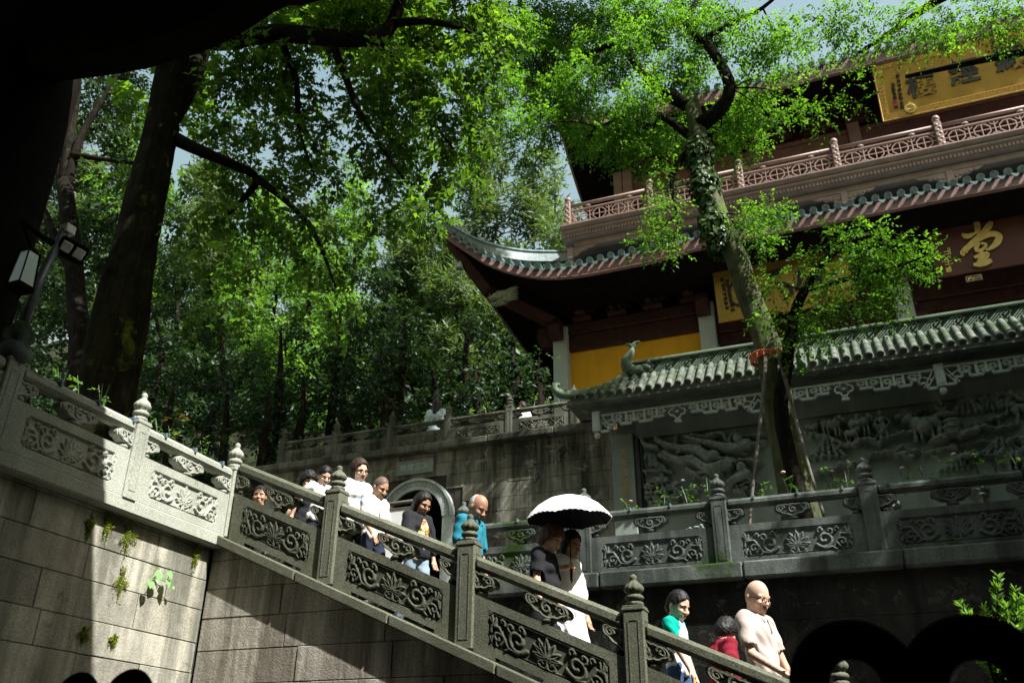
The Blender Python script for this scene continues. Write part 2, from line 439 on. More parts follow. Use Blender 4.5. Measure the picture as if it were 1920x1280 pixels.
# ------------------------------------------------------------------ walls laid of blocks
def clip_poly(poly, f):
    """keep the part of the polygon where f(p) >= 0"""
    out = []
    for i in range(len(poly)):
        a, b = poly[i], poly[(i+1) % len(poly)]
        fa, fb = f(a), f(b)
        if fa >= 0: out.append(a)
        if (fa >= 0) != (fb >= 0):
            t = fa/(fa-fb); out.append((a[0]+(b[0]-a[0])*t, a[1]+(b[1]-a[1])*t))
    return out
def lay_blocks(parent, mat, u0, u1, z0, z1, course, lens, to3, depth=0.14, clip=None, skip=None, gap=0.0025, inset=0.005, rough=0.005, seed=1):
    """blocks in courses; to3(u, z, d) maps to world, d outwards"""
    rg = random.Random(seed); z = z0; row = 0; n = 0
    while z < z1 - 0.02:
        zt = min(z + course*rg.uniform(0.93, 1.07), z1)
        u = u0 - rg.uniform(0, lens[1])*(row % 2)
        while u < u1:
            ul = u + rg.uniform(*lens)
            a, b = max(u, u0), min(ul, u1)
            if b - a > 0.04:
                poly = [(a+gap, z+gap), (b-gap, z+gap), (b-gap, zt-gap), (a+gap, zt-gap)]
                if clip: poly = clip_poly(poly, clip)
                if len(poly) >= 3 and not (skip and skip((a+b)/2, (z+zt)/2, b-a, zt-z)):
                    cx = sum(p[0] for p in poly)/len(poly); cz = sum(p[1] for p in poly)/len(poly)
                    off = rg.uniform(-rough, rough)
                    w = max(p[0] for p in poly) - min(p[0] for p in poly); h = max(p[1] for p in poly) - min(p[1] for p in poly)
                    fr = [(cx+(p[0]-cx)*(1-2*inset/max(w, 0.05)), cz+(p[1]-cz)*(1-2*inset/max(h, 0.05))) for p in poly]
                    k = len(poly); mb = MB()
                    vs = [to3(p[0], p[1], -depth) for p in poly] + [to3(p[0], p[1], off-inset) for p in poly] + [to3(p[0], p[1], off) for p in fr]
                    fs = [[k+i, k+(i+1) % k, 2*k+(i+1) % k, 2*k+i] for i in range(k)] + [[i, (i+1) % k, k+(i+1) % k, k+i] for i in range(k)] + [list(range(2*k, 3*k))]
                    mb.add(vs, fs); mb.build("stone_block", mat, parent); n += 1
            u = ul
        z = zt; row += 1
    return n

# left wall (faces +X)
lw = thing("retaining_wall", "tan stone wall with moss tufts below the pale balustrade on the left", "wall", (XL - 0.06, 5, ZG))
XW = XL - 0.06
mb = MB(); mb.box(XW - 0.35, XW - 0.02, -4, 7.3, ZG, 2.17); mb.build("core", MAT['joint'], lw)
lay_blocks(lw, MAT['block'], 2.6, YS - 0.08, -0.45, 2.17, 0.285, (0.55, 1.15), lambda u, z, d: (XW + d, u, z), seed=3)
lay_blocks(lw, MAT['block'], 2.6, YS - 0.08, ZG, -0.45, 0.38, (0.9, 1.6), lambda u, z, d: (XW + d, u, z), seed=5)
mb = MB(); mb.box(XL - 0.5, XL + 0.065, -4, YS + 0.12, 2.17, 2.3, 0.015); mb.build("coping", MAT['bal_pale'], lw)
# stair wall (faces -Y)
sw = thing("stair_wall", "chiselled stone block wall carrying the sloping stair balustrade", "wall", (-3, YS, ZG))
YW = YS - 0.06
mb = MB(); mb.prism([(XW, ZG), (3.3, ZG), (3.3, stair_line(3.3)-0.14), (XW, stair_line(XW)-0.14)], (YW + 0.02, YW + 0.3)); mb.build("core", MAT['joint'], sw)
lay_blocks(sw, MAT['block_s'], XW + 0.005, 3.3, ZG, 2.3, 0.285, (0.75, 1.35), lambda u, z, d: (u, YW - d, z), clip=lambda p: (stair_line(p[0]) - 0.105) - p[1], seed=8)
for i in range(9):   # sloping string course in lengths
    a = XW + 0.06 + i*1.02; b = a + 1.012
    mb = MB(); mb.box(a, b, YS - 0.17, YS + 0.12, -0.1, 0.0, 0.012); mb.map(lambda x, y, z: (x, y, z + stair_line(x))); mb.build("coping_stone", MAT['bal_lit'], sw)

# staircase
st = thing("staircase", "stone steps going down to the right behind the carved balustrade", "staircase", (-2, 8.8, 0))
x = -6.3; z = ZT
for i in range(27):
    z2 = z - 0.15; x2 = x + 0.341
    mb = MB(); mb.box(x, x2 + 0.03, YS + 0.13, YB - 0.2, z2 - 0.5, z2, 0.01); mb.build("step", MAT['paving'], st)
    z = z2; x = x2
    if z < ZG + 0.1: break

# dark wall behind the stairs (faces -Y)
dw = thing("dark_wall", "shade-darkened stained wall below the horizontal balustrade behind the stairs", "wall", (0, YB, ZG))
mb = MB(); mb.box(-6.05, 12, YB - 0.1, YB + 0.25, ZG, 2.2); mb.build("core", MAT['joint'], dw)
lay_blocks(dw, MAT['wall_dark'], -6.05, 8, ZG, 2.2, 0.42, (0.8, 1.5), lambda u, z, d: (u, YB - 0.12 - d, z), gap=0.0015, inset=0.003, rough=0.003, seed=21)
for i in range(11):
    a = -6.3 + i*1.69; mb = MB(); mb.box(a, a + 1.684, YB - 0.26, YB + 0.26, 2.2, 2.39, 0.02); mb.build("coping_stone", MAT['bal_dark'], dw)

# gate wall with its arch (faces -Y)
AX, AZ, AR0, AR1 = -7.84, 4.73, 0.58, 0.80
gw = thing("gate_wall", "stained stone wall with round arched doorway under the upper balustrade", "wall", (AX, YG, ZT))
def in_arch(u, z, w, h):
    dx = max(0, abs(u - AX) - w*0.5); dz = max(0, (z - h*0.5) - AZ)
    return (z < AZ and dx < AR1 - 0.04) or (math.hypot(dx, dz) < AR1 - 0.05)
lay_blocks(gw, MAT['wall_gate'], -11.55, -3.6, ZT, 6.06, 0.27, (0.38, 0.62), lambda u, z, d: (u, YG - d, z), skip=in_arch, gap=0.003, inset=0.004, rough=0.004, seed=31)
mb = MB()
for (x0, x1, z0, z1) in ((-11.55, AX - AR1 + 0.02, ZT, 6.06), (AX + AR1 - 0.02, -3.6, ZT, 6.06)):
    mb.box(x0, x1, YG + 0.02, YG + 0.25, z0, z1)
ang = np.linspace(0, math.pi, 19)
arc = [(AX + (AR1 - 0.02)*math.cos(t), AZ + (AR1 - 0.02)*math.sin(t)) for t in ang]
for i in range(18):
    p, q = arc[i], arc[i+1]
    mb.prism([p, (p[0], 6.06), (q[0], 6.06), q], (YG + 0.03, YG + 0.24))
mb.build("core", MAT['joint'], gw)
mb = MB()      # tunnel lining
arc = [(AX + AR0*math.cos(t), AZ + AR0*math.sin(t)) for t in ang]; path = [(AX + AR0, ZT)] + arc + [(AX - AR0, ZT)]
vs = [(p[0], YG - 0.05, p[1]) for p in path] + [(p[0], YG + 2.6, p[1]) for p in path]; k = len(path)
mb.add(vs, [[i, i+1, k+i+1, k+i] for i in range(k-1)] + [list(range(k, 2*k))])
mb.build("tunnel_lining", MAT['wall_dark'], gw)
arch = MB()      # arch ring with a raised rim each side
def ring(mb, r0, r1, y0, y1, nn=36, a0=0.0, a1=math.pi):
    pts = []
    for i in range(nn+1):
        t = a0 + (a1-a0)*i/nn; pts.append((math.cos(t), math.sin(t)))
    for i in range(nn):
        a, b = pts[i], pts[i+1]
        mb.prism([(AX+r0*a[0], AZ+r0*a[1]), (AX+r1*a[0], AZ+r1*a[1]), (AX+r1*b[0], AZ+r1*b[1]), (AX+r0*b[0], AZ+r0*b[1])], (y0, y1))
ring(arch, AR0, AR1, YG - 0.07, YG + 0.1); ring(arch, AR1 - 0.045, AR1 + 0.004, YG - 0.11, YG - 0.06); ring(arch, AR0 - 0.004, AR0 + 0.05, YG - 0.1, YG - 0.06)
for s in (-1, 1):
    arch.box(AX + s*AR0, AX + s*AR1, YG - 0.07, YG + 0.1, ZT, AZ)
ao = arch.build("arch_surround", MAT['relief_pale'], gw)
for i in range(15):      # carved cells of the arch ring
    t = math.pi*(i + 0.5)/15; mb = MB(); w = math.pi*0.69/15*0.36
    for (du, dr, su, sr) in ((0, 0.045, w, 0.008), (0, -0.045, w, 0.008), (-w*0.9, 0, 0.01, 0.05), (w*0.5, 0.0, 0.01, 0.025), (0, 0.0, w*0.5, 0.009)):
        r = 0.69 + dr; c = (AX + r*math.cos(t) - du*math.sin(t), AZ + r*math.sin(t) + du*math.cos(t))
        e = [(-su, -sr), (su, -sr), (su, sr), (-su, sr)]
        mb.prism([(c[0] - a*math.sin(t) + b*math.cos(t), c[1] + a*math.cos(t) + b*math.sin(t)) for a, b in e], (YG - 0.09, YG - 0.05))
    mb.build("carved_cell", MAT['column'] if i % 3 == 1 else MAT['relief_pale'], ao)
for i in range(6):
    a = -11.75 + i*1.36; mb = MB(); mb.box(a, min(a + 1.355, -3.9), YG - 0.22, YG + 0.3, 6.06, 6.2, 0.02); mb.build("coping_stone", MAT['bal_gate'], gw)

# ================================================================== text
def text_mesh(name, s, size, mat, parent, M4, ext=0.006, off=0.0, align='CENTER'):
    cu = bpy.data.curves.new(name, 'FONT'); cu.body = s; cu.size = size; cu.extrude = ext; cu.offset = off
    cu.align_x = align; cu.align_y = 'CENTER'; cu.resolution_u = 3
    o = bpy.data.objects.new(name, cu); COL.objects.link(o)
    bpy.context.view_layer.update()
    dg = bpy.context.evaluated_depsgraph_get()
    me = bpy.data.meshes.new_from_object(o.evaluated_get(dg)); me.name = name
    bpy.data.objects.remove(o); me.materials.clear(); me.materials.append(mat)
    ob = bpy.data.objects.new(name, me); COL.objects.link(ob); ob.parent = parent
    ob.matrix_local = Matrix.Translation(-root_loc(parent)) @ M4
    return ob
def facing(loc, tilt=0.0):
    """text plane upright, reading from the -Y side"""
    return Matrix.Translation(loc) @ Matrix.Rotation(math.pi/2 - tilt, 4, 'X')

pl = thing("stone_plaque", "engraved grey stone plaque over the round arched doorway", "plaque", (-7.92, YG, 5.67))
mb = MB(); mb.box(-8.31, -7.53, YG - 0.06, YG + 0.05, 5.66, 5.92, 0.008); mb.build("slab", MAT['relief'], pl)
mb = MB()
for (a, b, c, d) in ((-8.33, -7.51, 5.90, 5.93), (-8.33, -7.51, 5.65, 5.68), (-8.33, -8.30, 5.68, 5.90), (-7.54, -7.51, 5.68, 5.90)): mb.box(a, b, YG - 0.075, YG - 0.04, c, d)
mb.build("border", MAT['relief'], pl)
for i, ch in enumerate("地摩三入"):
    text_mesh("inscription", ch, 0.15, MAT['column'], pl, facing((-8.17 + i*0.165, YG - 0.062, 5.79)), 0.004)

# ================================================================== BALUSTRADES
def polyd(X, Y, pts):
    d = np.full(X.shape, 9.0)
    for (ax, ay), (bx, by) in zip(pts[:-1], pts[1:]):
        vx, vy = bx-ax, by-ay; l2 = vx*vx+vy*vy+1e-12
        t = np.clip(((X-ax)*vx+(Y-ay)*vy)/l2, 0, 1)
        d = np.minimum(d, np.hypot(X-ax-t*vx, Y-ay-t*vy))
    return d
def spiral(cx, cy, r0, r1, a0, a1, n=22):
    return [(cx+(r0+(r1-r0)*i/n)*math.cos(a0+(a1-a0)*i/n), cy+(r0+(r1-r0)*i/n)*math.sin(a0+(a1-a0)*i/n)) for i in range(n+1)]
def smooth2(p):
    return [((1-t)**2*p[0][0]+2*t*(1-t)*p[1][0]*1.0+t*t*p[2][0] + 0*t, (1-t)**2*p[0][1]+2*t*(1-t)*p[1][1]+t*t*p[2][1]) for t in [i/7 for i in range(8)]]
def carving(w, h, nx, ny, depth=0.022):
    """scroll - lotus - scroll heights on a w x h panel"""
    X, Y = np.meshgrid(np.linspace(0, w, nx), np.linspace(0, h, ny), indexing='ij')
    c = w/2
    U = (np.abs(X - c))/h; V = Y/h          # mirrored about the lotus
    H = np.zeros_like(X)
    half = c/h
    def stroke(pts, r, k=1.0):
        nonlocal H
        d = polyd(U, V, pts)
        H = np.maximum(H, k*np.sqrt(np.clip(1 - (d/r)**2, 0, 1)))
    e = half - 0.12
    m0 = 0.5*(0.42+e)
    stroke(spiral(m0-0.18, 0.46, 0.33, 0.06, -2.6, -2.6+2.5*math.pi, 34), 0.06)
    stroke([(m0-0.46, 0.30), (m0-0.2, 0.12), (m0+0.1, 0.16), (m0+0.25, 0.4), (m0+0.4, 0.62), (e-0.02, 0.6), (e+0.02, 0.42)], 0.055)
    stroke(spiral(m0+0.02, 0.75, 0.13, 0.03, -1.2, 3.4), 0.045)
    stroke(spiral(m0-0.28, 0.80, 0.11, 0.03, 3.8, -1.0), 0.045)
    stroke(spiral(m0+0.42, 0.32, 0.15, 0.03, 2.4, -3.4), 0.05)
    stroke(spiral(m0+0.3, 0.8, 0.10, 0.02, 4.0, -0.5), 0.04)
    stroke([(m0+0.2, 0.35), (m0+0.34, 0.15)], 0.05); stroke([(m0+0.05, 0.16), (m0+0.2, 0.06)], 0.04)
    stroke([(e-0.1, 0.6), (e-0.02, 0.86)], 0.045); stroke([(e-0.06, 0.62), (e+0.05, 0.8)], 0.04); stroke([(e-0.12, 0.6), (e-0.14, 0.84)], 0.04)
    stroke([(e-0.05, 0.3), (e+0.03, 0.12)], 0.045); stroke([(e-0.15, 0.25), (e-0.16, 0.1)], 0.04)
    def petal(a, r, bw, k=0.9):
        o = (0.03*math.sin(a), 0.34); t = (o[0] + r*math.sin(a), o[1] + r*math.cos(a)*1.05); nx_, ny_ = math.cos(a), -math.sin(a)
        for q in (-1, 1): stroke(smooth2([o, (o[0]+(t[0]-o[0])*0.45+q*bw*nx_, o[1]+(t[1]-o[1])*0.45+q*bw*ny_), t]), 0.034, k)
        stroke([(o[0]+(t[0]-o[0])*0.3, o[1]+(t[1]-o[1])*0.3), (o[0]+(t[0]-o[0])*0.75, o[1]+(t[1]-o[1])*0.75)], bw*0.8, k*0.55)
    petal(0.0, 0.5, 0.11); petal(0.5, 0.47, 0.10); petal(1.0, 0.42, 0.09); petal(1.5, 0.38, 0.07)
    stroke([(0.0, 0.3), (0.16, 0.24), (0.34, 0.3)], 0.045, 0.8); stroke(spiral(0.2, 0.13, 0.1, 0.03, 2.6, -1.6), 0.04, 0.8); stroke([(0.0, 0.26), (0.03, 0.06)], 0.045, 0.8); stroke([(0.06, 0.05), (0.3, 0.04)], 0.035, 0.7)
    # notched frame corners
    edge = np.minimum(np.minimum(X, w-X), np.minimum(Y, h-Y))
    corner = np.hypot(np.minimum(X, w-X), np.minimum(Y, h-Y))
    rim = np.minimum(edge, corner - 0.12*h)
    H = np.where(rim < 0.05*h, 0, H)
    out = H*depth - 0.012
    out = np.where(rim < 0.035*h, 0.0, out)
    out = np.where((rim > 0.06*h) & (rim < 0.085*h), np.maximum(out, 0.002), out)
    return X, Y, out

def cloud_outline(w, h):
    cs = [(0, -0.16, 0.44), (-0.42, -0.1, 0.36), (0.42, -0.1, 0.36), (-0.78, 0.02, 0.26), (0.78, 0.02, 0.26), (-0.6, -0.03, 0.24), (0.6, -0.03, 0.24)]
    pts = []
    for i in range(64):
        t = 2*math.pi*i/64; dx, dy = math.cos(t), math.sin(t); best = 0
        for (cx, cy, r) in cs:
            b = dx*cx+dy*cy; disc = b*b-(cx*cx+cy*cy-r*r)
            if disc > 0: best = max(best, b+math.sqrt(disc))
        x, y = best*dx, best*dy
        pts.append((x*w/2.08, min(y, 0.36)*h/0.98))
    return pts
def cloud_mesh(w, h, th, k, x0, half=0):
    mb = MB(); pts = cloud_outline(w, h)
    if half: pts = clip_poly(pts, lambda p: p[0]*half)
    mb.prism(pts, (-th/2, th/2))
    inner = [(p[0]*0.86, p[1]*0.86) for p in pts]
    y = -th/2 - 0.004
    def ridge(path, r): mb.tube([(p[0], y, p[1]) for p in path], r, 6)
    if not half or True:
        def keep(path):
            return [p for p in path if (not half or p[0]*half >= 0.0)]
        r = 0.011*w/0.36
        for q in (keep(inner + inner[:1]), keep(spiral(-0.30*w, 0.0, 0.10*w, 0.02*w, 0, 8)), keep(spiral(0.30*w, 0.0, 0.10*w, 0.02*w, math.pi, math.pi-8)), keep(spiral(0.0, -0.1*h, 0.11*w, 0.02*w, 1.5, 9.5))):
            if len(q) > 2: ridge(q, r)
    mb.map(lambda X, Y, Z: (X + x0, Y, Z + k*(X + x0)))
    return mb

def newel_meshes(w, hp, hf, mat, big=False):
    mb = MB()
    mb.box(-w/2, w/2, -w/2, w/2, -0.02, hp - 0.03, w*0.06)
    t = w*0.055
    for s in ((0, -1), (1, 0), (0, 1), (-1, 0)):        # sunk panel drawn by a raised border
        a, b, z0, z1 = -w*0.27, w*0.27, 0.07, hp - 0.12
        for (u0, u1, v0, v1) in ((a, a+t, z0, z1), (b-t, b, z0, z1), (a, b, z0-t, z0), (a+w*0.1, b-w*0.1, z1, z1+t)):
            d = w/2
            if s[0] == 0: mb.box(u0, u1, s[1]*d - 0.004, s[1]*d + 0.004, v0, v1)
            else: mb.box(s[0]*d - 0.004, s[0]*d + 0.004, u0, u1, v0, v1)
    mb.box(-w*0.54, w*0.54, -w*0.54, w*0.54, hp - 0.04, hp - 0.018, 0.004)
    mb.box(-w*0.5, w*0.5, -w*0.5, w*0.5, hp - 0.02, hp, 0.004)
    post = mb.mesh("newel_post", mat)
    f = MB(); r = w*0.5
    pr = [(0.55, 0.0), (0.78, 0.02), (0.88, 0.07), (0.78, 0.12), (0.66, 0.14), (0.62, 0.17), (0.84, 0.2), (0.93, 0.26), (0.84, 0.32), (0.66, 0.35), (0.6, 0.38),
          (0.8, 0.43), (0.95, 0.5), (0.93, 0.57), (0.76, 0.65), (0.48, 0.73), (0.3, 0.79), (0.33, 0.83), (0.37, 0.88), (0.32, 0.94), (0.16, 0.985), (0.02, 1.0)]
    def lob(t, i):
        if i in (1, 2, 3, 4): return 1 + 0.05*math.cos(12*t)
        if 10 <= i <= 16: return 1 + 0.055*math.cos(10*t)
        return 1
    f.lathe([(a*r, hp + b*hf) for a, b in pr], (0, 0), 40 if True else 20, lob)
    fin = f.mesh("finial", mat, smooth=True)
    return post, fin

def balustrade(name, label, origin, rotz, offs, k, w, hp, hf, slab, rail, mat, carve_mat, th=0.1, res=(150, 56), nz=None, carve_pad=0.1, gap_under=0.0, no_first=False):
    root = thing(name, label, "balustrade", origin); root.rotation_euler = (0, 0, rotz)
    post, fin = newel_meshes(w, hp, hf, mat)
    for s in offs[(1 if no_first else 0):]:
        p = link(post, "newel_post", root, (s, 0, k*s)); link(fin, "finial", p)
    cache = {}
    for a, b in zip(offs[:-1], offs[1:]):
        L = round(b - a - w, 3)
        if L not in cache:
            sh = lambda X, Y, Z: (X, Y, Z + k*X)
            s0, s1 = slab; pad = carve_pad
            pw, ph = L - 2*pad - 0.06, (s1 - s0)*0.66
            px0, pz0 = pad + 0.03, s0 + (s1 - s0)*0.16
            mb = MB()
            if gap_under: mb.box(0.2, L - 0.2, -th/2, th/2, s0, s0 + 0.05); mb.box(0, 0.2, -th/2, th/2, s0 - gap_under, s0 + 0.05); mb.box(L - 0.2, L, -th/2, th/2, s0 - gap_under, s0 + 0.05)
            f = -th/2
            mb.box(0, L, f + 0.02, th/2, s0 + (0.05 if gap_under else 0), s1)                     # back body
            for (x0, x1, z0, z1) in ((0, L, s0 + (0.05 if gap_under else 0), pz0), (0, L, pz0 + ph, s1), (0, px0, pz0, pz0 + ph), (px0 + pw, L, pz0, pz0 + ph)):
                mb.box(x0, x1, f, f + 0.02, z0, z1)
            mb.map(sh); slab_me = mb.mesh("slab", mat)
            X, Y, Hh = carving(pw, ph, *res)
            P = np.stack([X + px0, f - Hh - 0.0, Y + pz0], -1); P[..., 2] += k*P[..., 0]
            c = MB().grid(P); carve_me = c.mesh("carved_panel", carve_mat, smooth=True)
            r0, r1 = rail
            mb = MB(); mb.box(-0.01, L + 0.01, -th*0.62, th*0.62, r0, r1, th*0.3); mb.map(sh); rail_me = mb.mesh("handrail", mat)
            ch = (r0 - s1)*0.72; cw = min(0.42, L*0.33)
            cz = r0 - ch*0.42
            ms = []
            for (x0, half) in ((L/2, 0), (0.0, 1), (L, -1)):
                mb = cloud_mesh(cw*(1.0 if not half else 0.95), ch*1.15, th*0.8, k, x0, half); mb.map(lambda X, Y, Z: (X, Y, Z + cz)); ms.append((mb.mesh("cloud_bracket", mat, angle=35), "cloud_bracket"))
            vh = r0 - ch*0.9 - s1
            for x0 in (L/2, 0.055, L - 0.055):
                mb = MB(); rr = 0.065 if x0 == L/2 else 0.05
                prof = [(0.75, -0.03), (0.8, 0.02), (0.62, 0.1), (0.95, 0.25), (1.05, 0.45), (0.85, 0.68), (0.5, 0.85), (0.55, 1.1)]
                mb.lathe([(a_*rr, s1 + b_*vh) for a_, b_ in prof], (x0, 0), 14); mb.map(lambda X, Y, Z: (X, Y, Z + k*x0)); ms.append((mb.mesh("baluster", mat, smooth=True), "baluster"))
            cache[L] = (slab_me, carve_me, rail_me, ms)
        slab_me, carve_me, rail_me, ms = cache[L]
        loc = (a + w/2, 0, k*(a + w/2))
        so = link(slab_me, "slab", root, loc); link(carve_me, "carved_panel", so)
        link(rail_me, "handrail", root, loc)
        for me, nm in ms: link(me, nm, root, loc)
    return root

K = -0.44
sx0 = XL + 0.02
balustrade("stone_balustrade", "sloping carved stone balustrade of the stairs, people walking behind it", (sx0, YS, stair_line(sx0)), 0,
           [0.0, -4.653 - sx0, -3.218 - sx0, -1.742 - sx0, -0.27 - sx0, 1.2 - sx0, 2.67 - sx0], K, 0.17, 0.905, 0.26, (0.035, 0.475), (0.69, 0.81), MAT['bal_lit'], MAT['carve'], th=0.11, gap_under=0.03, no_first=True)
BAL_L = balustrade("stone_balustrade", "pale sunlit balustrade on top of the tan wall at the left", (XL, 0.2, 2.3), math.pi/2,
           [1.4, 2.8, 4.2, 5.6, YS - 0.2], 0.0, 0.16, 0.72, 0.29, (0.0, 0.41), (0.58, 0.69), MAT['bal_pale'], MAT['bal_pale'], th=0.11)
BAL_B = balustrade("stone_balustrade", "shade-darkened mossy balustrade with roses behind it below the relief wall", (-4.84, YB, 2.39), 0,
           [0.0, 1.69, 3.38, 5.067, 6.757, 8.447, 10.137], 0.0, 0.19, 0.83, 0.31, (0.0, 0.47), (0.68, 0.79), MAT['bal_dark'], MAT['bal_dark'], th=0.12)
balustrade("stone_balustrade", "weathered balustrade along the top of the gate wall", (-11.22, YG + 0.08, 6.2), 0,
           [0.0, 1.31, 2.64, 3.93, 5.27, 6.6], 0.0, 0.14, 0.66, 0.25, (0.0, 0.36), (0.50, 0.58), MAT['bal_gate'], MAT['bal_gate'], th=0.1, res=(90, 34))

# cable clips and ties along two handrails
clip = MB(); clip.box(-0.012, 0.012, -0.085, 0.085, -0.02, 0.03, 0.004); clip_me = clip.mesh("cable_clip", paint("blue_grey_clip", (0.09, 0.13, 0.15), 0.5, 0.1, 6))
for root_, rt, offs_ in ((BAL_L, 0.675, np.arange(2.95, 6.9, 0.42)), (BAL_B, 0.775, np.arange(0.3, 10, 0.5))):
    for q in offs_: link(clip_me, "cable_clip", root_, (float(q), 0, rt))
# ================================================================== RELIEF WALL
YP = 14.72
rw = thing("relief_wall", "grey stone screen wall carved with animals and flying figures under a mossy tile roof", "wall", (0, YP, ZT))
mb = MB(); mb.box(-3.72, 9, YP + 0.06, YG + 0.05, ZT, 6.75); mb.build("core", MAT['relief'], rw)
mb = MB(); mb.box(-3.35, 9, YP - 0.06, YP + 0.06, 5.68, 6.2, 0.01); mb.build("lintel", MAT['relief'], rw)
mb = MB(); mb.box(-4.05, 9, 14.42, 14.66, 6.02, 6.3, 0.01); mb.build("eave_beam", MAT['relief'], rw)
# left pier with its couplet, frame mouldings
pr = MB(); pr.box(-3.80, -3.40, YP - 0.14, YP + 0.1, ZT, 5.78, 0.008); pier = pr.build("pier", MAT['relief'], rw)
mb = MB(); mb.box(-3.39, -3.31, YP - 0.10, YP + 0.06, ZT, 5.68, 0.01); mb.box(-3.305, -3.26, YP - 0.05, YP + 0.06, ZT, 5.67, 0.008); mb.build("frame_moulding", MAT['bal_dark'], rw)
for i, ch in enumerate("天女吹笙龍吟"):
    p = atY(1169 + i*1.2, 848 + i*19.5, YP - 0.145)
    text_mesh("inscription", ch, 0.155, MAT['gold_txt'], pier, facing(tuple(p)), 0.002)

# carved relief panel: heights over (X, z)
x0, x1, z0, z1 = -3.25, 5.6, 3.2, 5.67
NX, NZ = 480, 160
GX, GZ = np.meshgrid(np.linspace(x0, x1, NX), np.linspace(z0, z1, NZ), indexing='ij')
HR = np.zeros_like(GX)
def win(cx, cz, r):
    i0 = max(0, int((cx-r-x0)/(x1-x0)*NX)); i1 = min(NX, int((cx+r-x0)/(x1-x0)*NX)+2)
    j0 = max(0, int((cz-r-z0)/(z1-z0)*NZ)); j1 = min(NZ, int((cz+r-z0)/(z1-z0)*NZ)+2)
    return slice(i0, max(i0, i1)), slice(j0, max(j0, j1))
def blob(c, rx, rz, h, rot=0.0, base=0.0):
    s = win(c[0], c[1], max(rx, rz)*1.05)
    if HR[s].size == 0: return
    X = GX[s]-c[0]; Z = GZ[s]-c[1]; ca, sa = math.cos(rot), math.sin(rot)
    u = (X*ca+Z*sa)/rx; v = (-X*sa+Z*ca)/rz
    q = np.clip(1-u*u-v*v, 0, 1); HR[s] = np.maximum(HR[s], np.where(q > 0, base + h*np.sqrt(q), 0))
def strk(pts, r, h, taper=False):
    n = len(pts)
    for i in range(n-1):
        a, b = pts[i], pts[i+1]; c = ((a[0]+b[0])/2, (a[1]+b[1])/2); L = math.hypot(b[0]-a[0], b[1]-a[1])
        s = win(c[0], c[1], L/2+r)
        if HR[s].size == 0: continue
        t = np.clip(((GX[s]-a[0])*(b[0]-a[0])+(GZ[s]-a[1])*(b[1]-a[1]))/(L*L+1e-9), 0, 1)
        d = np.hypot(GX[s]-a[0]-t*(b[0]-a[0]), GZ[s]-a[1]-t*(b[1]-a[1]))
        rr = r*(1-0.75*(i+t)/(n-1)) if taper else r
        q = np.clip(1-(d/rr)**2, 0, 1); HR[s] = np.maximum(HR[s], h*np.sqrt(q))
def L2(x, y): p = atY(1040+x/4.8, 720+y/4.8, YP); return (p[0], p[2])
def R2(x, y): p = atY(1480+x/4.364, 640+y/4.364, YP); return (p[0], p[2])
def smooth_path(pts, n=5):
    out = []
    P = [pts[0]] + list(pts) + [pts[-1]]
    for i in range(1, len(P)-2):
        for k in range(n):
            t = k/n; a, b, c, d = P[i-1], P[i], P[i+1], P[i+2]
            out.append(tuple(0.5*((2*b[j]) + (-a[j]+c[j])*t + (2*a[j]-5*b[j]+4*c[j]-d[j])*t*t + (-a[j]+3*b[j]-3*c[j]+d[j])*t**3) for j in range(len(a))))
    out.append(tuple(pts[-1])); return out
rr_ = random.Random(5)
def cloudstrip(pts, r, h):
    sp = smooth_path(pts, 6); strk(sp, r*0.6, h*0.7)
    for p in sp[::2]: blob((p[0]+rr_.uniform(-r, r)*0.5, p[1]+rr_.uniform(-r, r)*0.7), r*rr_.uniform(0.8, 1.5), r*rr_.uniform(0.5, 0.9), h*rr_.uniform(0.7, 1.1))
def mountain(c, w, hgt):
    for i in range(6):
        t = i/5; strk([(c[0]-w*(0.5-t), c[1]), (c[0]+w*(t-0.5)*0.25+0.02*i, c[1]+hgt*(1-abs(t-0.5)))], 0.03, 0.03)
    for i in range(5):
        z = c[1]+hgt*i/6; ww = w*0.5*(1-i/6); strk([(c[0]-ww, z), (c[0], z+hgt*0.12), (c[0]+ww, z-0.01)], 0.016, 0.022)
def tree(c, r):
    strk([(c[0], c[1]-r*1.4), (c[0]+r*0.2, c[1]-r*0.5), (c[0], c[1])], r*0.13, 0.05)
    for i in range(14):
        a = rr_.uniform(0, 6.28); d = r*rr_.uniform(0.1, 0.9); blob((c[0]+d*math.cos(a), c[1]+d*math.sin(a)*0.6), r*0.28, r*0.2, 0.06)
def animal(c, s, fl=1, head=True, hump=0):
    X = lambda u, v: (c[0]+fl*u*s, c[1]+v*s)
    blob(c, 0.52*s, 0.3*s, 0.11); blob(X(0.3, 0.05), 0.27*s, 0.27*s, 0.12); blob(X(-0.33, 0.02), 0.24*s, 0.27*s, 0.11)
    for u in (-0.4, -0.2, 0.2, 0.4): strk([X(u, -0.15), X(u+0.02, -0.42), X(u, -0.62)], 0.075*s, 0.08)
    if head:
        blob(X(0.55, 0.24), 0.2*s, 0.18*s, 0.13); blob(X(0.7, 0.16), 0.12*s, 0.1*s, 0.12)
        for a in range(8): blob(X(0.46+0.17*math.cos(a*0.8), 0.24+0.17*math.sin(a*0.8)), 0.06*s, 0.06*s, 0.12)
    strk(smooth_path([X(-0.5, 0.1), X(-0.66, 0.22), X(-0.62, 0.4)]), 0.05*s, 0.06)
    if hump: blob(X(0, 0.3), 0.25*s, 0.08*s, 0.13); blob(X(0, 0.42), 0.14*s, 0.14*s, 0.1)
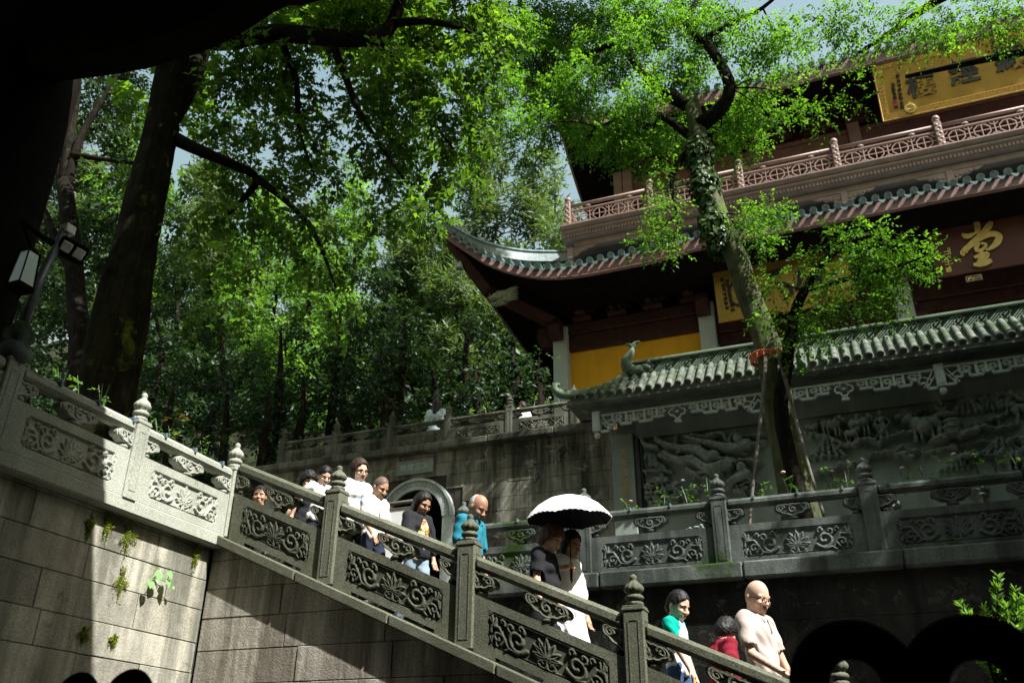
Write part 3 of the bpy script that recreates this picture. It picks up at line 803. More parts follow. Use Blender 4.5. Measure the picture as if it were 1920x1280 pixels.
def figure(c, s, lean=0):
    X = lambda u, v: (c[0]+u*s+lean*v*s, c[1]+v*s)
    blob(X(0, 0.55), 0.13*s, 0.15*s, 0.13); blob(X(0, 0.18), 0.2*s, 0.27*s, 0.11); blob(X(0, -0.25), 0.24*s, 0.34*s, 0.1)
    strk(smooth_path([X(-0.18, 0.28), X(-0.32, 0.0), X(-0.12, -0.12)]), 0.075*s, 0.1); strk(smooth_path([X(0.18, 0.28), X(0.34, 0.05), X(0.24, -0.15)]), 0.075*s, 0.1)
    strk([X(-0.12, -0.4), X(-0.14, -0.75)], 0.09*s, 0.09); strk([X(0.12, -0.4), X(0.16, -0.75)], 0.09*s, 0.09)
    for i in range(5): strk([X(-0.2+0.1*i, -0.05), X(-0.26+0.13*i, -0.6)], 0.025*s, 0.115)
# right field
animal(R2(340, 700), 0.30, 1); animal(R2(570, 690), 0.30, 1, True, 1); animal(R2(510, 775), 0.2, 1); animal(R2(185, 725), 0.2, -1, False)
figure(R2(755, 700), 0.34); figure(R2(1240, 565), 0.22)
animal(R2(1110, 690), 0.42, -1); blob(R2(1265, 625), 0.2, 0.06, 0.12); blob(R2(1100, 730), 0.13, 0.12, 0.15)
for k in range(5): blob(R2(1320+10*(k % 2), 680+26*k), 0.16, 0.05, 0.13)
blob(R2(1230, 820), 0.16, 0.06, 0.12); strk([R2(1225, 700), R2(1230, 800)], 0.045, 0.1)
for k in range(6): blob(R2(1400+22*k, 790-8*k), 0.09, 0.06, 0.1)
cloudstrip([R2(120, 760), R2(300, 790), R2(480, 870)], 0.05, 0.08); cloudstrip([R2(530, 850), R2(620, 810), R2(740, 840), R2(880, 780), R2(1030, 750)], 0.055, 0.09)
cloudstrip([R2(1390, 865), R2(1500, 850), R2(1600, 832)], 0.03, 0.06); cloudstrip([R2(1510, 705), R2(1640, 730), R2(1800, 715)], 0.05, 0.08)
cloudstrip([R2(660, 960), R2(780, 925), R2(890, 915)], 0.045, 0.08); cloudstrip([R2(1130, 918), R2(1250, 890), R2(1360, 885)], 0.04, 0.07); cloudstrip([R2(900, 910), R2(960, 960), R2(1050, 920)], 0.06, 0.09)
cloudstrip([R2(870, 630), R2(960, 640), R2(1050, 610)], 0.05, 0.09); cloudstrip([R2(1060, 570), R2(1180, 575)], 0.02, 0.04)
cloudstrip([R2(1700, 450), R2(1850, 430), R2(1950, 400)], 0.05, 0.08); cloudstrip([R2(1470, 480), R2(1600, 470)], 0.035, 0.06); cloudstrip([R2(1800, 820), R2(1900, 800)], 0.06, 0.09)
cloudstrip([R2(220, 1090), R2(380, 1050), R2(520, 1010), R2(640, 1000)], 0.06, 0.09); cloudstrip([R2(1600, 950), R2(1750, 935)], 0.03, 0.06)
mountain(R2(1440, 600), 0.5, 0.35); mountain(R2(1640, 560), 0.45, 0.3); mountain(R2(300, 960), 0.6, 0.4); mountain(R2(1720, 930), 0.6, 0.3); mountain(R2(1350, 1050), 0.4, 0.25)
tree(R2(1830, 560), 0.2); tree(R2(1690, 640), 0.14); tree(R2(1750, 500), 0.16); tree(R2(950, 600), 0.12); tree(R2(1890, 480), 0.2)
animal(R2(1870, 960), 0.36, -1, True); animal(R2(1440, 960), 0.2, 1)
for k in range(26):
    tree((rr_.uniform(-3.0, 5.2), rr_.uniform(3.4, 4.25)), rr_.uniform(0.1, 0.2))
for k in range(9): cloudstrip([(3.2+rr_.uniform(-0.2, 2), rr_.uniform(4.3, 5.5)) for _ in range(1)] + [(4+rr_.uniform(0, 1.4), rr_.uniform(4.3, 5.5))], 0.05, 0.07)
figure((3.7, 4.9), 0.4); figure((4.6, 5.0), 0.4); animal((4.2, 4.4), 0.35)
# left field: flying figures with streaming robes
def flyer(pts, r, hd=None, dress=None):
    sp = smooth_path(pts, 6); strk(sp, r, 0.12, True)
    if hd: blob(hd, r*0.85, r*0.85, 0.15)
flyer([L2(1560, 740), L2(1390, 780), L2(1250, 700), L2(1120, 700), L2(1000, 640)], 0.12, L2(1445, 665))
flyer([L2(1400, 690), L2(1280, 610), L2(1150, 600), L2(1040, 570), L2(930, 540)], 0.11)
flyer([L2(1740, 560), L2(1600, 600), L2(1430, 560), L2(1330, 540), L2(1190, 500)], 0.11, L2(1660, 515))
flyer([L2(1730, 830), L2(1640, 870), L2(1540, 940), L2(1450, 960)], 0.1, L2(1690, 770))
for pts in ([(960, 520), (1060, 590), (1100, 560), (1110, 490)], [(920, 500), (1000, 540), (1080, 580)], [(1010, 660), (1150, 690), (1260, 660), (1300, 600)], [(1180, 540), (1300, 560), (1350, 620), (1420, 640)],
            [(1380, 480), (1520, 460), (1560, 540), (1650, 580)], [(1580, 560), (1600, 480), (1660, 470)], [(1200, 780), (1280, 820), (1380, 800), (1480, 790), (1600, 750)], [(1480, 700), (1560, 690), (1640, 720)],
            [(1700, 490), (1800, 480), (1900, 470)], [(1240, 480), (1380, 500), (1450, 480)], [(1260, 640), (1340, 660), (1400, 700)], [(1120, 640), (1190, 610), (1270, 630)], [(1800, 560), (1900, 540)], [(1740, 700), (1860, 720)]):
    strk(smooth_path([L2(*p) for p in pts], 5), 0.035, 0.085)
for k in range(9): strk(smooth_path([L2(1200+24*k, 500+4*k), L2(1250+22*k, 460+6*k)]), 0.018, 0.07)
for k in range(8): strk([L2(820+14*k, 610+6*k), L2(815+18*k, 730+5*k)], 0.015, 0.04)
for k in range(8): strk([L2(910+12*k, 690+7*k), L2(920+14*k, 770+3*k)], 0.015, 0.04)
cloudstrip([L2(800, 530), L2(870, 580), L2(930, 575)], 0.05, 0.09); cloudstrip([L2(800, 800), L2(920, 790), L2(1050, 800)], 0.035, 0.07); cloudstrip([L2(960, 665), L2(1040, 680)], 0.05, 0.09)
cloudstrip([L2(1260, 850), L2(1380, 840), L2(1500, 800)], 0.04, 0.07); cloudstrip([L2(1450, 690), L2(1600, 700), L2(1780, 690)], 0.04, 0.08); cloudstrip([L2(1660, 640), L2(1740, 640)], 0.035, 0.06)
for (x, y) in ((860, 930), (960, 870), (880, 1010), (1000, 960), (1100, 930), (1160, 1000), (930, 1060), (1240, 960), (1060, 1040), (1700, 960), (1800, 900)): tree(L2(x, y), 0.16)
HR = np.where(HR > 0, np.maximum(HR, 0)**0.8*0.72, 0)
HR = HR + 0.012*np.abs(np.sin(GX*38 + 5*np.sin(GZ*11) + GZ*26))*(HR > 0.03) - 0.010*(np.sin(GX*21 - GZ*63 + 3*np.sin(GX*9)) > 0.72)*(HR > 0.025)
HR = HR + 0.006*np.sin(GX*55+3*np.sin(GZ*17))*np.sin(GZ*47+2*np.sin(GX*21))*(HR > 0.02)
P = np.stack([GX, YP - 1.9*HR, GZ], -1)
MB().grid(P[:, ::-1]).build("carved_relief", MAT['relief'], rw, smooth=True)

# hanging fretwork frieze: flat bars and rings, one part per bay
def bar(mb, a, b, w, y0, y1):
    d = Vector((b[0]-a[0], b[1]-a[1])); L = d.length; d /= L; nn = Vector((-d.y, d.x))*w/2; a = Vector(a); b = Vector(b)
    mb.prism([a-nn, b-nn, b+nn, a+nn], (y0, y1))
def hoop(mb, c, r, w, y0, y1, n=16, a0=0, a1=2*math.pi):
    for i in range(n):
        t0, t1 = a0+(a1-a0)*i/n, a0+(a1-a0)*(i+1)/n
        mb.prism([(c[0]+(r-w/2)*math.cos(t0), c[1]+(r-w/2)*math.sin(t0)), (c[0]+(r+w/2)*math.cos(t0), c[1]+(r+w/2)*math.sin(t0)), (c[0]+(r+w/2)*math.cos(t1), c[1]+(r+w/2)*math.sin(t1)), (c[0]+(r-w/2)*math.cos(t1), c[1]+(r-w/2)*math.sin(t1))], (y0, y1))
def frieze(xa, xb, zt, parent):
    mb = MB(); y0, y1 = 14.17, 14.23; W = xb-xa; c = (xa+xb)/2; k = 0.035
    bar(mb, (xa, zt), (xb, zt), 0.035, y0, y1)
    for s in (-1, 1):
        X = lambda u: c + s*u*W/2
        low = [(1.0, -0.30), (0.9, -0.30), (0.9, -0.20), (0.82, -0.2), (0.82, -0.13), (0.74, -0.13), (0.74, -0.2), (0.6, -0.2), (0.6, -0.15), (0.5, -0.15), (0.5, -0.2), (0.33, -0.2), (0.33, -0.15), (0.17, -0.15)]
        for p, q in zip(low[:-1], low[1:]): bar(mb, (X(p[0]), zt+p[1]), (X(q[0]), zt+q[1]), k, y0, y1)
        for u, zz in ((0.84, -0.13), (0.66, -0.18), (0.56, -0.18), (0.42, -0.18), (0.26, -0.16)): bar(mb, (X(u), zt), (X(u), zt+zz), k*1.2, y0 - 0.004, y1 - 0.003)
        bar(mb, (X(0.86), zt-0.28), (X(0.98), zt-0.02), 0.02, y0 + 0.01, y1 - 0.01); bar(mb, (X(0.9), zt-0.28), (X(1.0), zt-0.09), 0.018, y0 + 0.01, y1 - 0.012); bar(mb, (X(0.8), zt-0.04), (X(0.96), zt-0.16), 0.018, y0 + 0.012, y1 - 0.013)
        for (u, zz) in ((0.76, -0.07), (0.49, -0.09), (0.34, -0.07), (0.2, -0.06), (0.62, -0.1)):
            for a in range(6): mb.ball((X(u)+0.05*math.cos(a*1.05), (y0+y1)/2, zt+zz+0.035*math.sin(a*1.05)), (0.035, 0.03, 0.025), 8, 5)
        for a in range(7): bar(mb, (X(0.56)+s*0.02, zt-0.17), (X(0.56)+s*(-0.08+0.03*a), zt-0.03-0.01*abs(a-3)), 0.01, y0+0.015, y1-0.015)
    for (u, zz) in ((0, -0.06), (-0.085, -0.12), (0.085, -0.12), (0, -0.185)): hoop(mb, (c+u, zt+zz), 0.055, 0.022, y0-0.006, y1-0.005)
    mb.ball((c, y0, zt-0.12), 0.03, 8, 6); bar(mb, (c, zt-0.22), (c, zt-0.29), 0.08, y0, y1); bar(mb, (c-0.06, zt-0.29), (c+0.06, zt-0.29), 0.03, y0-0.002, y1-0.002)
    mb.build("hanging_fretwork", MAT['relief_pale'], parent)
FX = [-3.94, 1.66, 7.2]
for a, b, zt in ((FX[0]+0.08, FX[1]-0.07, 6.02), (FX[1]+0.07, FX[2]-0.07, 6.05)):
    mid = (a+b)/2
    frieze(a, mid, zt, rw); frieze(mid, b, zt, rw)
for x in FX:
    mb = MB(); mb.box(x-0.07, x+0.07, 14.13, 14.27, 5.72, 6.1, 0.012); mb.box(x-0.045, x+0.045, 14.12, 14.14, 5.76, 6.05, 0.004); mb.ball((x, 14.2, 5.66), (0.055, 0.055, 0.06), 12, 8); mb.build("pendant_post", MAT['relief_pale'], rw)

# tile roof of the relief wall
EY, EZ, RY, RZ = 13.98, 6.33, 14.55, 6.86
def roof_z(y): return EZ + (RZ-EZ)*(y-EY)/(RY-EY)
mb = MB()
mb.add([(-4.42, EY, EZ-0.05), (9, EY, EZ-0.05), (9, RY, RZ-0.05), (-3.45, RY, RZ-0.05), (-4.42, RY+0.6, EZ-0.05)], [(0, 1, 2, 3), (0, 3, 4)])
mb.add([(-4.42, EY, EZ-0.12), (9, EY, EZ-0.12), (9, 14.7, EZ-0.1), (-4.42, 15.1, EZ-0.1)], [(0, 3, 2, 1)])
mb.add([(-4.42, EY, EZ-0.12), (9, EY, EZ-0.12), (9, EY, EZ-0.05), (-4.42, EY, EZ-0.05), (-4.42, 15.1, EZ-0.1), (-4.42, 15.1, EZ-0.05)], [(0, 1, 2, 3), (4, 0, 3, 5)])
mb.build("roof_deck", MAT['rtile'], rw)
tlen = math.hypot(RY-EY, RZ-EZ); slope = math.atan2(RZ-EZ, RY-EY)
def tile_mesh(L, r, disc=True):
    mb = MB(); n = 9; secs = 3
    pts = []
    for i in range(secs):
        a, b = i*L/secs, (i+1)*L/secs + 0.004; r0, r1 = r*1.03, r*0.93
        vs = []
        for (s, rr) in ((a, r0), (b, r1)):
            for j in range(n):
                t = math.pi*j/(n-1); vs.append((rr*math.cos(t), s, rr*math.sin(t)))
        mb.add(vs, [[j, j+1, n+j+1, n+j] for j in range(n-1)] + [list(range(n))[::-1]])
    if disc:
        nn = 16
        mb.prism([(r*1.12*math.cos(2*math.pi*i/nn), r*0.25 + r*1.12*math.sin(2*math.pi*i/nn)) for i in range(nn)], (-0.02, 0.012))
        for q, h in ((0.85, 0.012), (0.4, 0.012)):
            for i in range(nn):
                a0, a1 = 2*math.pi*i/nn, 2*math.pi*(i+1)/nn
                mb.prism([(r*(q-0.1)*math.cos(a0), r*0.25+r*(q-0.1)*math.sin(a0)), (r*(q+0.1)*math.cos(a0), r*0.25+r*(q+0.1)*math.sin(a0)), (r*(q+0.1)*math.cos(a1), r*0.25+r*(q+0.1)*math.sin(a1)), (r*(q-0.1)*math.cos(a1), r*0.25+r*(q-0.1)*math.sin(a1))], (-0.02-h, -0.015))
    return mb
def drip_mesh(w, h):
    mb = MB(); top = [(-w/2 + w*i/8, -0.3*h*math.sin(math.pi*i/8)) for i in range(9)]; bot = [(w/2 - w*i/8, -h*(0.25 + 0.75*math.sin(math.pi*i/8))) for i in range(9)]
    mb.prism(top + bot, (-0.012, 0.012)); return mb
tm = tile_mesh(tlen, 0.053).mesh("barrel_tile", MAT['rtile'], angle=40); dm = drip_mesh(0.11, 0.06).mesh("drip_tile", MAT['rtile'])
rw0 = root_loc(rw); SP = 0.172
for i in range(78):
    x = -4.30 + i*SP
    full = x > -3.5
    if full:
        o = link(tm, "barrel_tile", rw, Vector((x, EY, EZ)) - rw0); o.rotation_euler = (slope, 0, RNG.normal(0, 0.006))
    else:
        L = tlen*(x+4.42)/0.97
        o = link(tile_mesh(max(L, 0.1), 0.053).mesh("barrel_tile", MAT['rtile'], angle=40), "barrel_tile", rw, Vector((x, EY, EZ)) - rw0); o.rotation_euler = (slope, 0, 0)
    o = link(dm, "drip_tile", rw, Vector((x + SP/2, EY - 0.005, EZ - 0.01)) - rw0)
# ridge
mb = MB(); mb.box(-3.42, 9, RY - 0.02, RY + 0.16, RZ - 0.08, RZ + 0.0, 0.01); mb.build("ridge_base", MAT['ridge'], rw)
mb = MB(); mb.box(-3.42, 9, RY + 0.03, RY + 0.12, RZ, RZ + 0.26); mb.build("ridge_core", MAT['bal_dark'], rw)
mb = MB(); mb.box(-3.40, 9, RY - 0.03, RY + 0.17, RZ + 0.245, RZ + 0.30, 0.012); mb.build("ridge_cap", MAT['ridge'], rw)
mb = MB(); y0, y1 = RY + 0.0, RY + 0.035; hgt = 0.235; u = 0.0
x = -3.3
def dbar(mb, xa, za, xb, zb, w=0.02): bar(mb, (x + xa, RZ + 0.005 + za), (x + xb, RZ + 0.005 + zb), w, y0, y1)
while x < 8.6:
    for o_ in (0.0, 0.05, 0.10): dbar(mb, o_, 0.0, o_ + 0.235, 0.235)
    for (a, b, c, d) in ((0.17, 0.0, 0.24, 0.07), (0.24, 0.07, 0.20, 0.11), (0.20, 0.03, 0.165, 0.065), (0.27, 0.10, 0.36, 0.19), (0.30, 0.13, 0.27, 0.16), (0.36, 0.19, 0.33, 0.22), (0.23, 0.0, 0.26, 0.03), (0.26, 0.03, 0.29, 0.0), (0.30, 0.05, 0.36, 0.11), (0.33, 0.08, 0.36, 0.05), (0.36, 0.14, 0.395, 0.175)):
        dbar(mb, a, b, c, d)
    x += 0.345
mb.build("ridge_fretwork", MAT['ridge'], rw)
# hip ridge running down to the upturned left corner
mb = MB(); path = smooth_path([(-3.42, RY + 0.06, RZ + 0.08), (-3.8, 14.35, 6.62), (-4.25, 14.07, 6.45), (-4.48, 13.92, 6.42), (-4.6, 13.85, 6.5), (-4.58, 13.86, 6.6), (-4.52, 13.9, 6.6)], 5)
mb.tube(path, [0.085]*18 + [0.075 - 0.055*i/(len(path)-19) for i in range(len(path)-18)], 8); mb.build("hip_ridge", MAT['ridge'], rw, smooth=True)
# fish-tailed ridge ornament
mb = MB()
body = smooth_path([(-3.28, 14.6, 6.98), (-3.42, 14.58, 7.06), (-3.44, 14.58, 7.2), (-3.34, 14.58, 7.34), (-3.3, 14.58, 7.46)], 5)
mb.tube(body, [0.10, 0.115, 0.125, 0.13, 0.135, 0.135, 0.13, 0.125, 0.12, 0.115, 0.11, 0.105, 0.1, 0.095, 0.09, 0.08, 0.075, 0.07, 0.06, 0.05, 0.045], 12, flat=0.8)
mb.tube(smooth_path([(-3.3, 14.58, 7.44), (-3.36, 14.58, 7.53), (-3.44, 14.58, 7.54)]), [0.05, 0.055, 0.06, 0.06, 0.05, 0.04, 0.035, 0.03, 0.025, 0.02, 0.01][:11], 8, flat=0.6)
mb.tube(smooth_path([(-3.3, 14.58, 7.44), (-3.24, 14.58, 7.54), (-3.15, 14.58, 7.56)]), [0.05, 0.055, 0.06, 0.06, 0.05, 0.04, 0.035, 0.03, 0.025, 0.02, 0.01][:11], 8, flat=0.6)
mb.ball((-3.22, 14.56, 6.96), (0.17, 0.12, 0.11), 14, 10); mb.ball((-3.08, 14.55, 7.0), (0.1, 0.09, 0.07), 12, 8); mb.ball((-3.02, 14.55, 7.1), (0.05, 0.05, 0.05), 10, 8)
for k in range(7): mb.tube([(-3.3 - 0.03*k, 14.47, 7.0 + 0.035*k), (-3.44 - 0.01*k, 14.46, 6.93 + 0.045*k)], [0.02, 0.006], 6)
mb.build("fish_tail_ornament", MAT['ridge'], rw, smooth=True)

# ================================================================== TEMPLE HALL
YT, YE, YBAL, YU = 22.0, 19.7, 20.0, 20.3
hall = thing("temple_hall", "two storey temple hall with upturned eaves, ochre wall and pale balcony", "temple", (0, YT, ZU))
for (xa, xb) in ((-7.27, -6.84), (-3.05, -2.61), (1.91, 2.34), (8.2, 8.65)):
    mb = MB(); mb.box(xa, xb, YT - 0.22, YT + 0.22, ZU, 12.2, 0.02); mb.build("stone_column", MAT['column'], hall)
mb = MB(); mb.box(-6.9, -3.0, YT + 0.1, YT + 0.4, ZU, 11.45); mb.build("ochre_wall", MAT['yellow'], hall)
mb = MB(); mb.box(-7.2, 9, YT + 0.38, YT + 0.6, 11.3, 14.4); mb.box(-7.2, -6.95, YT + 0.6, 34, ZU, 14.4); mb.build("timber_wall", MAT['wood_black'], hall)
mb = MB(); mb.box(-7.0, -2.8, YT - 0.02, YT + 0.3, 11.452, 11.95, 0.02); mb.box(-7.0, -2.8, YT - 0.08, YT + 0.3, 11.97, 12.3, 0.02); mb.build("lintel", MAT['wood_dark'], hall)
mb = MB(); mb.box(-2.6, 9, YT + 0.02, YT + 0.3, 10.95, 11.25, 0.02); mb.box(-2.6, 9, YT - 0.04, YT + 0.3, 11.27, 12.3, 0.02); mb.build("lintel", MAT['wood_dark'], hall)
for (x, dy) in ((-7.07, 0), (-2.83, 0), (2.12, 0)):    # carved beam ends on the columns
    mb = MB(); mb.prism([(YT - 0.26, 12.25), (YT - 0.62, 12.25), (YT - 0.66, 12.05), (YT - 0.6, 11.8), (YT - 0.45, 11.72), (YT - 0.26, 11.72)], (x - 0.2, x + 0.14), 0); mb.build("beam_end", MAT['wood_dark'], hall)
mb = MB(); mb.prism([(-7.3, 12.3), (-7.75, 12.28), (-7.8, 12.0), (-7.72, 11.75), (-7.5, 11.62), (-7.3, 11.62)], (YT - 0.15, YT + 0.15)); mb.build("beam_end", MAT['wood_dark'], hall)
# door leaves with framed panels
def door_leaf(name, xa, xb, z0, z1, y, mat, rails, lattice=None):
    mb = MB(); mb.box(xa, xb, y, y + 0.05, z0, z1); t = 0.06
    mb.box(xa, xa + t, y - 0.03, y + 0.01, z0, z1, 0.006); mb.box(xb - t, xb, y - 0.03, y + 0.01, z0, z1, 0.006)
    zs = [z0] + rails + [z1]
    for zz in zs: mb.box(xa + t, xb - t, y - 0.026, y + 0.01, zz - t/2, zz + t/2, 0.006)
    for a, b in zip(zs[:-1], zs[1:]):
        if b - a > 0.25: mb.box(xa + 0.13, xb - 0.13, y - 0.02, y + 0.01, a + 0.1, b - 0.1, 0.008)
    return mb.build(name, mat, hall)
x = -2.58
while x < 8.0:
    if not (1.55 < x < 2.3): door_leaf("door_leaf", x + 0.01, x + 0.74, 8.2, 10.94, YT + 0.12, MAT['wood_dark'], [9.3, 10.0, 10.5])
    x += 0.75
# ---- lower eave: curve of the fascia from the upswept tip to the straight run
def eave_curve(pxs, Y0, dY, s_end=None):
    out = []; n = len(pxs)
    for (x, yb, yt) in pxs:
        s = (pxs[-1][0]-x)/(pxs[-1][0]-pxs[0][0]); s = max(0, min(1, s)); Y = Y0 - dY*s*s
        b = atY(x, yb, Y); t = atY(x, yt, Y); out.append((b[0], Y, b[2], max(t[2], b[2]+0.28)))
    return out
low = eave_curve([(828, 443, 428), (843, 453, 437), (874, 474, 459), (912, 497, 482), (963, 515, 500), (1019, 523, 506), (1075, 520, 502), (1130, 511, 490), (1218, 493, 469)], YE, 0.75)
cur = smooth_path(low, 5) + [(-2.7, YE, 12.58, 12.93), (0.0, YE, 12.6, 12.94), (3.0, YE, 12.62, 12.94), (9.0, YE, 12.62, 12.94)]
def eave(root, cur, inner, ztop, side_x, side_back, name_mat=MAT['fascia'], sp=0.29, tile_r=0.085):
    n = len(cur)
    C = np.array(cur)
    mb = MB()       # fascia board, 6 cm thick, set behind the tiles
    vs = [(c[0], c[1], c[2]) for c in C] + [(c[0], c[1], c[3]) for c in C] + [(c[0]+0.02, c[1]+0.07, c[2]) for c in C] + [(c[0]+0.02, c[1]+0.07, c[3]) for c in C]
    fs = []
    for i in range(n-1):
        fs += [(i, i+1, n+i+1, n+i), (2*n+i, 3*n+i, 3*n+i+1, 2*n+i+1), (i, 2*n+i, 2*n+i+1, i+1), (n+i, n+i+1, 3*n+i+1, 3*n+i)]
    fs.append((0, n, 3*n, 2*n))
    mb.add(vs, fs); mb.build("fascia", name_mat, root)
    # a thin bead along the lower edge
    mb = MB(); mb.tube([(c[0], c[1]-0.012, c[2]+0.035) for c in C], 0.018, 6); mb.build("fascia_bead", name_mat, root)
    # side eave going back from the tip
    tip = C[0]
    side = []
    for k in range(9):
        s = k/8; s2 = (1-s)**2
        side.append((side_x + (tip[0]-side_x)*s2, tip[1] + (side_back-tip[1])*s*0.6, 12.6 if False else cur[-1][2] + (tip[2]-cur[-1][2])*s2, cur[-1][3] + (tip[3]-cur[-1][3])*s2))
    side.append((side_x, side_back, cur[-1][2], cur[-1][3]))
    S = np.array(side); k = len(S); mb = MB()
    vs = [(c[0], c[1], c[2]) for c in S] + [(c[0], c[1], c[3]) for c in S] + [(c[0]+0.07, c[1], c[2]) for c in S] + [(c[0]+0.07, c[1], c[3]) for c in S]
    fs = []
    for i in range(k-1): fs += [(i, k+i, k+i+1, i+1), (2*k+i, 2*k+i+1, 3*k+i+1, 3*k+i), (i, i+1, 2*k+i+1, 2*k+i), (k+i, 3*k+i, 3*k+i+1, k+i+1)]
    mb.add(vs, fs); mb.build("fascia", name_mat, root)
    # roof skin above and dark boarded soffit below
    xi, yi = inner
    def skin(zoff, zin, mat, nm, up):
        mb = MB(); nr = 7
        P = np.zeros((n, nr, 3))
        for i in range(n):
            a = np.array([C[i][0], C[i][1], (C[i][3] if up else C[i][2]) + zoff]); b = np.array([max(C[i][0], xi), yi, zin])
            for j in range(nr):
                s = j/(nr-1); q = a + (b-a)*s; q[2] -= (0.35 if up else 0.12)*math.sin(math.pi*s)*(1 if up else 0.5); P[i, j] = q
        mb.grid(P if not up else P[:, ::-1])
        P = np.zeros((k, nr, 3))
        for i in range(k):
            a = np.array([S[i][0], S[i][1], (S[i][3] if up else S[i][2]) + zoff]); b = np.array([xi, max(S[i][1], yi), zin])
            for j in range(nr):
                s = j/(nr-1); q = a + (b-a)*s; q[2] -= (0.35 if up else 0.12)*math.sin(math.pi*s)*(1 if up else 0.5); P[i, j] = q
        mb.grid(P if up else P[:, ::-1])
        return mb.build(nm, mat, root, smooth=True)
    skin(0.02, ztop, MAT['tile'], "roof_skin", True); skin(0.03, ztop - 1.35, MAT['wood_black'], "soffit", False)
    # tile ends and drip tiles one by one
    seg = np.hypot(np.diff(C[:, 0]), np.hypot(np.diff(C[:, 1]), np.diff(C[:, 3]))); cum = np.concatenate([[0], np.cumsum(seg)])
    tme = tile_mesh(0.9, tile_r).mesh("barrel_tile", MAT['tile'], angle=40); dme = drip_mesh(sp*0.66, 0.13).mesh("drip_tile", MAT['tile'])
    r0 = root_loc(root); s = 0.12
    while s < cum[-1]:
        for off, me, nm in ((0, tme, "barrel_tile"), (sp/2, dme, "drip_tile")):
            ss = min(s + off, cum[-1] - 1e-3); i = min(int(np.searchsorted(cum, ss)) - 1, n-2); i = max(i, 0); t = (ss-cum[i])/max(seg[i], 1e-6)
            q = C[i] + (C[i+1]-C[i])*t; d = C[i+1]-C[i]
            o = link(me, nm, root, Vector((q[0], q[1] - 0.09, q[3] + (0.05 if nm == "barrel_tile" else 0.035))) - r0)
            o.rotation_euler = (0.25 if nm == "barrel_tile" else 0.0, -math.atan2(d[3], d[0]), math.atan2(d[1], d[0])*0.6)
        s += sp
    # rafters under the eave
    rm = MB(); rm.box(-0.05, 0.05, 0, 2.1, -0.05, 0.05, 0.01); rme = rm.mesh("rafter", MAT['wood_black']); s = 0.5
    while s < cum[-1]:
        i = max(0, min(int(np.searchsorted(cum, s)) - 1, n-2)); t = (s-cum[i])/max(seg[i], 1e-6); q = C[i] + (C[i+1]-C[i])*t
        o = link(rme, "rafter", root, Vector((q[0]+0.02, q[1]+0.1, q[2]-0.0)) - r0); o.rotation_euler = (0.02, 0, -0.5*max(0, (-3-q[0])/6))
        s += sp*1.5
    return C, S
C, S = eave(hall, cur, (-6.6, 21.75), 13.9, -8.95, 36.0)
# hip ridge with little beasts
tip = C[0]
hp = smooth_path([(tip[0]-0.05, tip[1]-0.05, tip[3]+0.22), (tip[0]+0.42, tip[1]+0.3, tip[3]-0.12), (tip[0]+1.1, tip[1]+0.75, tip[3]-0.42), (tip[0]+2.0, tip[1]+1.5, tip[3]-0.42), (-6.6, 21.6, 14.5)], 6)
mb = MB()
vs = []; fs = []
for p in hp:
    for (a, b) in ((-0.09, -0.28), (0.09, -0.28), (0.09, 0.0), (0.13, 0.03), (0.08, 0.11), (-0.08, 0.11), (-0.13, 0.03), (-0.09, 0.0)):
        vs.append((p[0] + a*0.7, p[1] - a*0.7, p[2] + b))
for i in range(len(hp)-1):
    for j in range(8): fs.append((i*8+j, i*8+(j+1) % 8, (i+1)*8+(j+1) % 8, (i+1)*8+j))
fs.append(list(range(8))[::-1]); mb.add(vs, fs); mb.build("hip_ridge", MAT['tile'], hall, angle=50)
for idx in (3, 6, 8, 11):
    p = hp[idx]; mb = MB(); z = p[2] + 0.1
    mb.ball((p[0], p[1], z + 0.07), (0.09, 0.05, 0.07), 10, 7); mb.tube([(p[0]-0.04, p[1], z + 0.08), (p[0]-0.08, p[1], z + 0.2), (p[0]-0.13, p[1], z + 0.24)], [0.05, 0.04, 0.025], 8)
    mb.ball((p[0]-0.1, p[1], z + 0.235), (0.055, 0.04, 0.04), 8, 6); mb.tube([(p[0]+0.08, p[1], z + 0.08), (p[0]+0.13, p[1], z + 0.18), (p[0]+0.1, p[1], z + 0.26)], [0.025, 0.02, 0.01], 6)
    for s_ in (-0.06, 0.05): mb.tube([(p[0]+s_, p[1], z + 0.05), (p[0]+s_, p[1], z - 0.03)], 0.02, 6)
    mb.build("roof_beast", MAT['relief_pale'], hall, smooth=True)
# corner beam with bell and dragon head
mb = MB(); mb.tube([(tip[0]+0.12, tip[1]+0.15, tip[2]-0.05), (-8.6, 19.95, 12.75), (-7.2, 21.6, 12.3)], [0.14, 0.2, 0.24], 6); mb.build("corner_beam", MAT['wood_dark'], hall)
bp = atY(862, 500, 19.35); mb = MB()
mb.lathe([(0.0, 0.16), (0.05, 0.15), (0.075, 0.1), (0.085, 0.02), (0.115, -0.07), (0.1, -0.07)], (0, 0), 14, cap=False); mb.tube([(0, 0, 0.15), (0, 0, 0.42)], 0.012, 6); mb.tube([(0, 0, 0.1), (0, 0, -0.16)], 0.008, 6); mb.ball((0, 0, -0.18), 0.035, 8, 6)
mb.map(lambda x, y, z: (x + bp[0], y + bp[1], z + bp[2] - 0.0)); mb.build("wind_bell", MAT['relief_pale'], hall, smooth=True)
dp = atY(938, 560, 19.9); s_ = 1.0; mb = MB()
D = lambda u, v, w=0.0: (dp[0] + 0.85*u, dp[1] + w, dp[2] + 0.85*v)
mb.tube([D(0.42, 0.06), D(0.1, 0.06), D(-0.15, 0.08), D(-0.36, 0.04)], [0.17, 0.2, 0.15, 0.09], 12, flat=0.8)            # skull and upper jaw
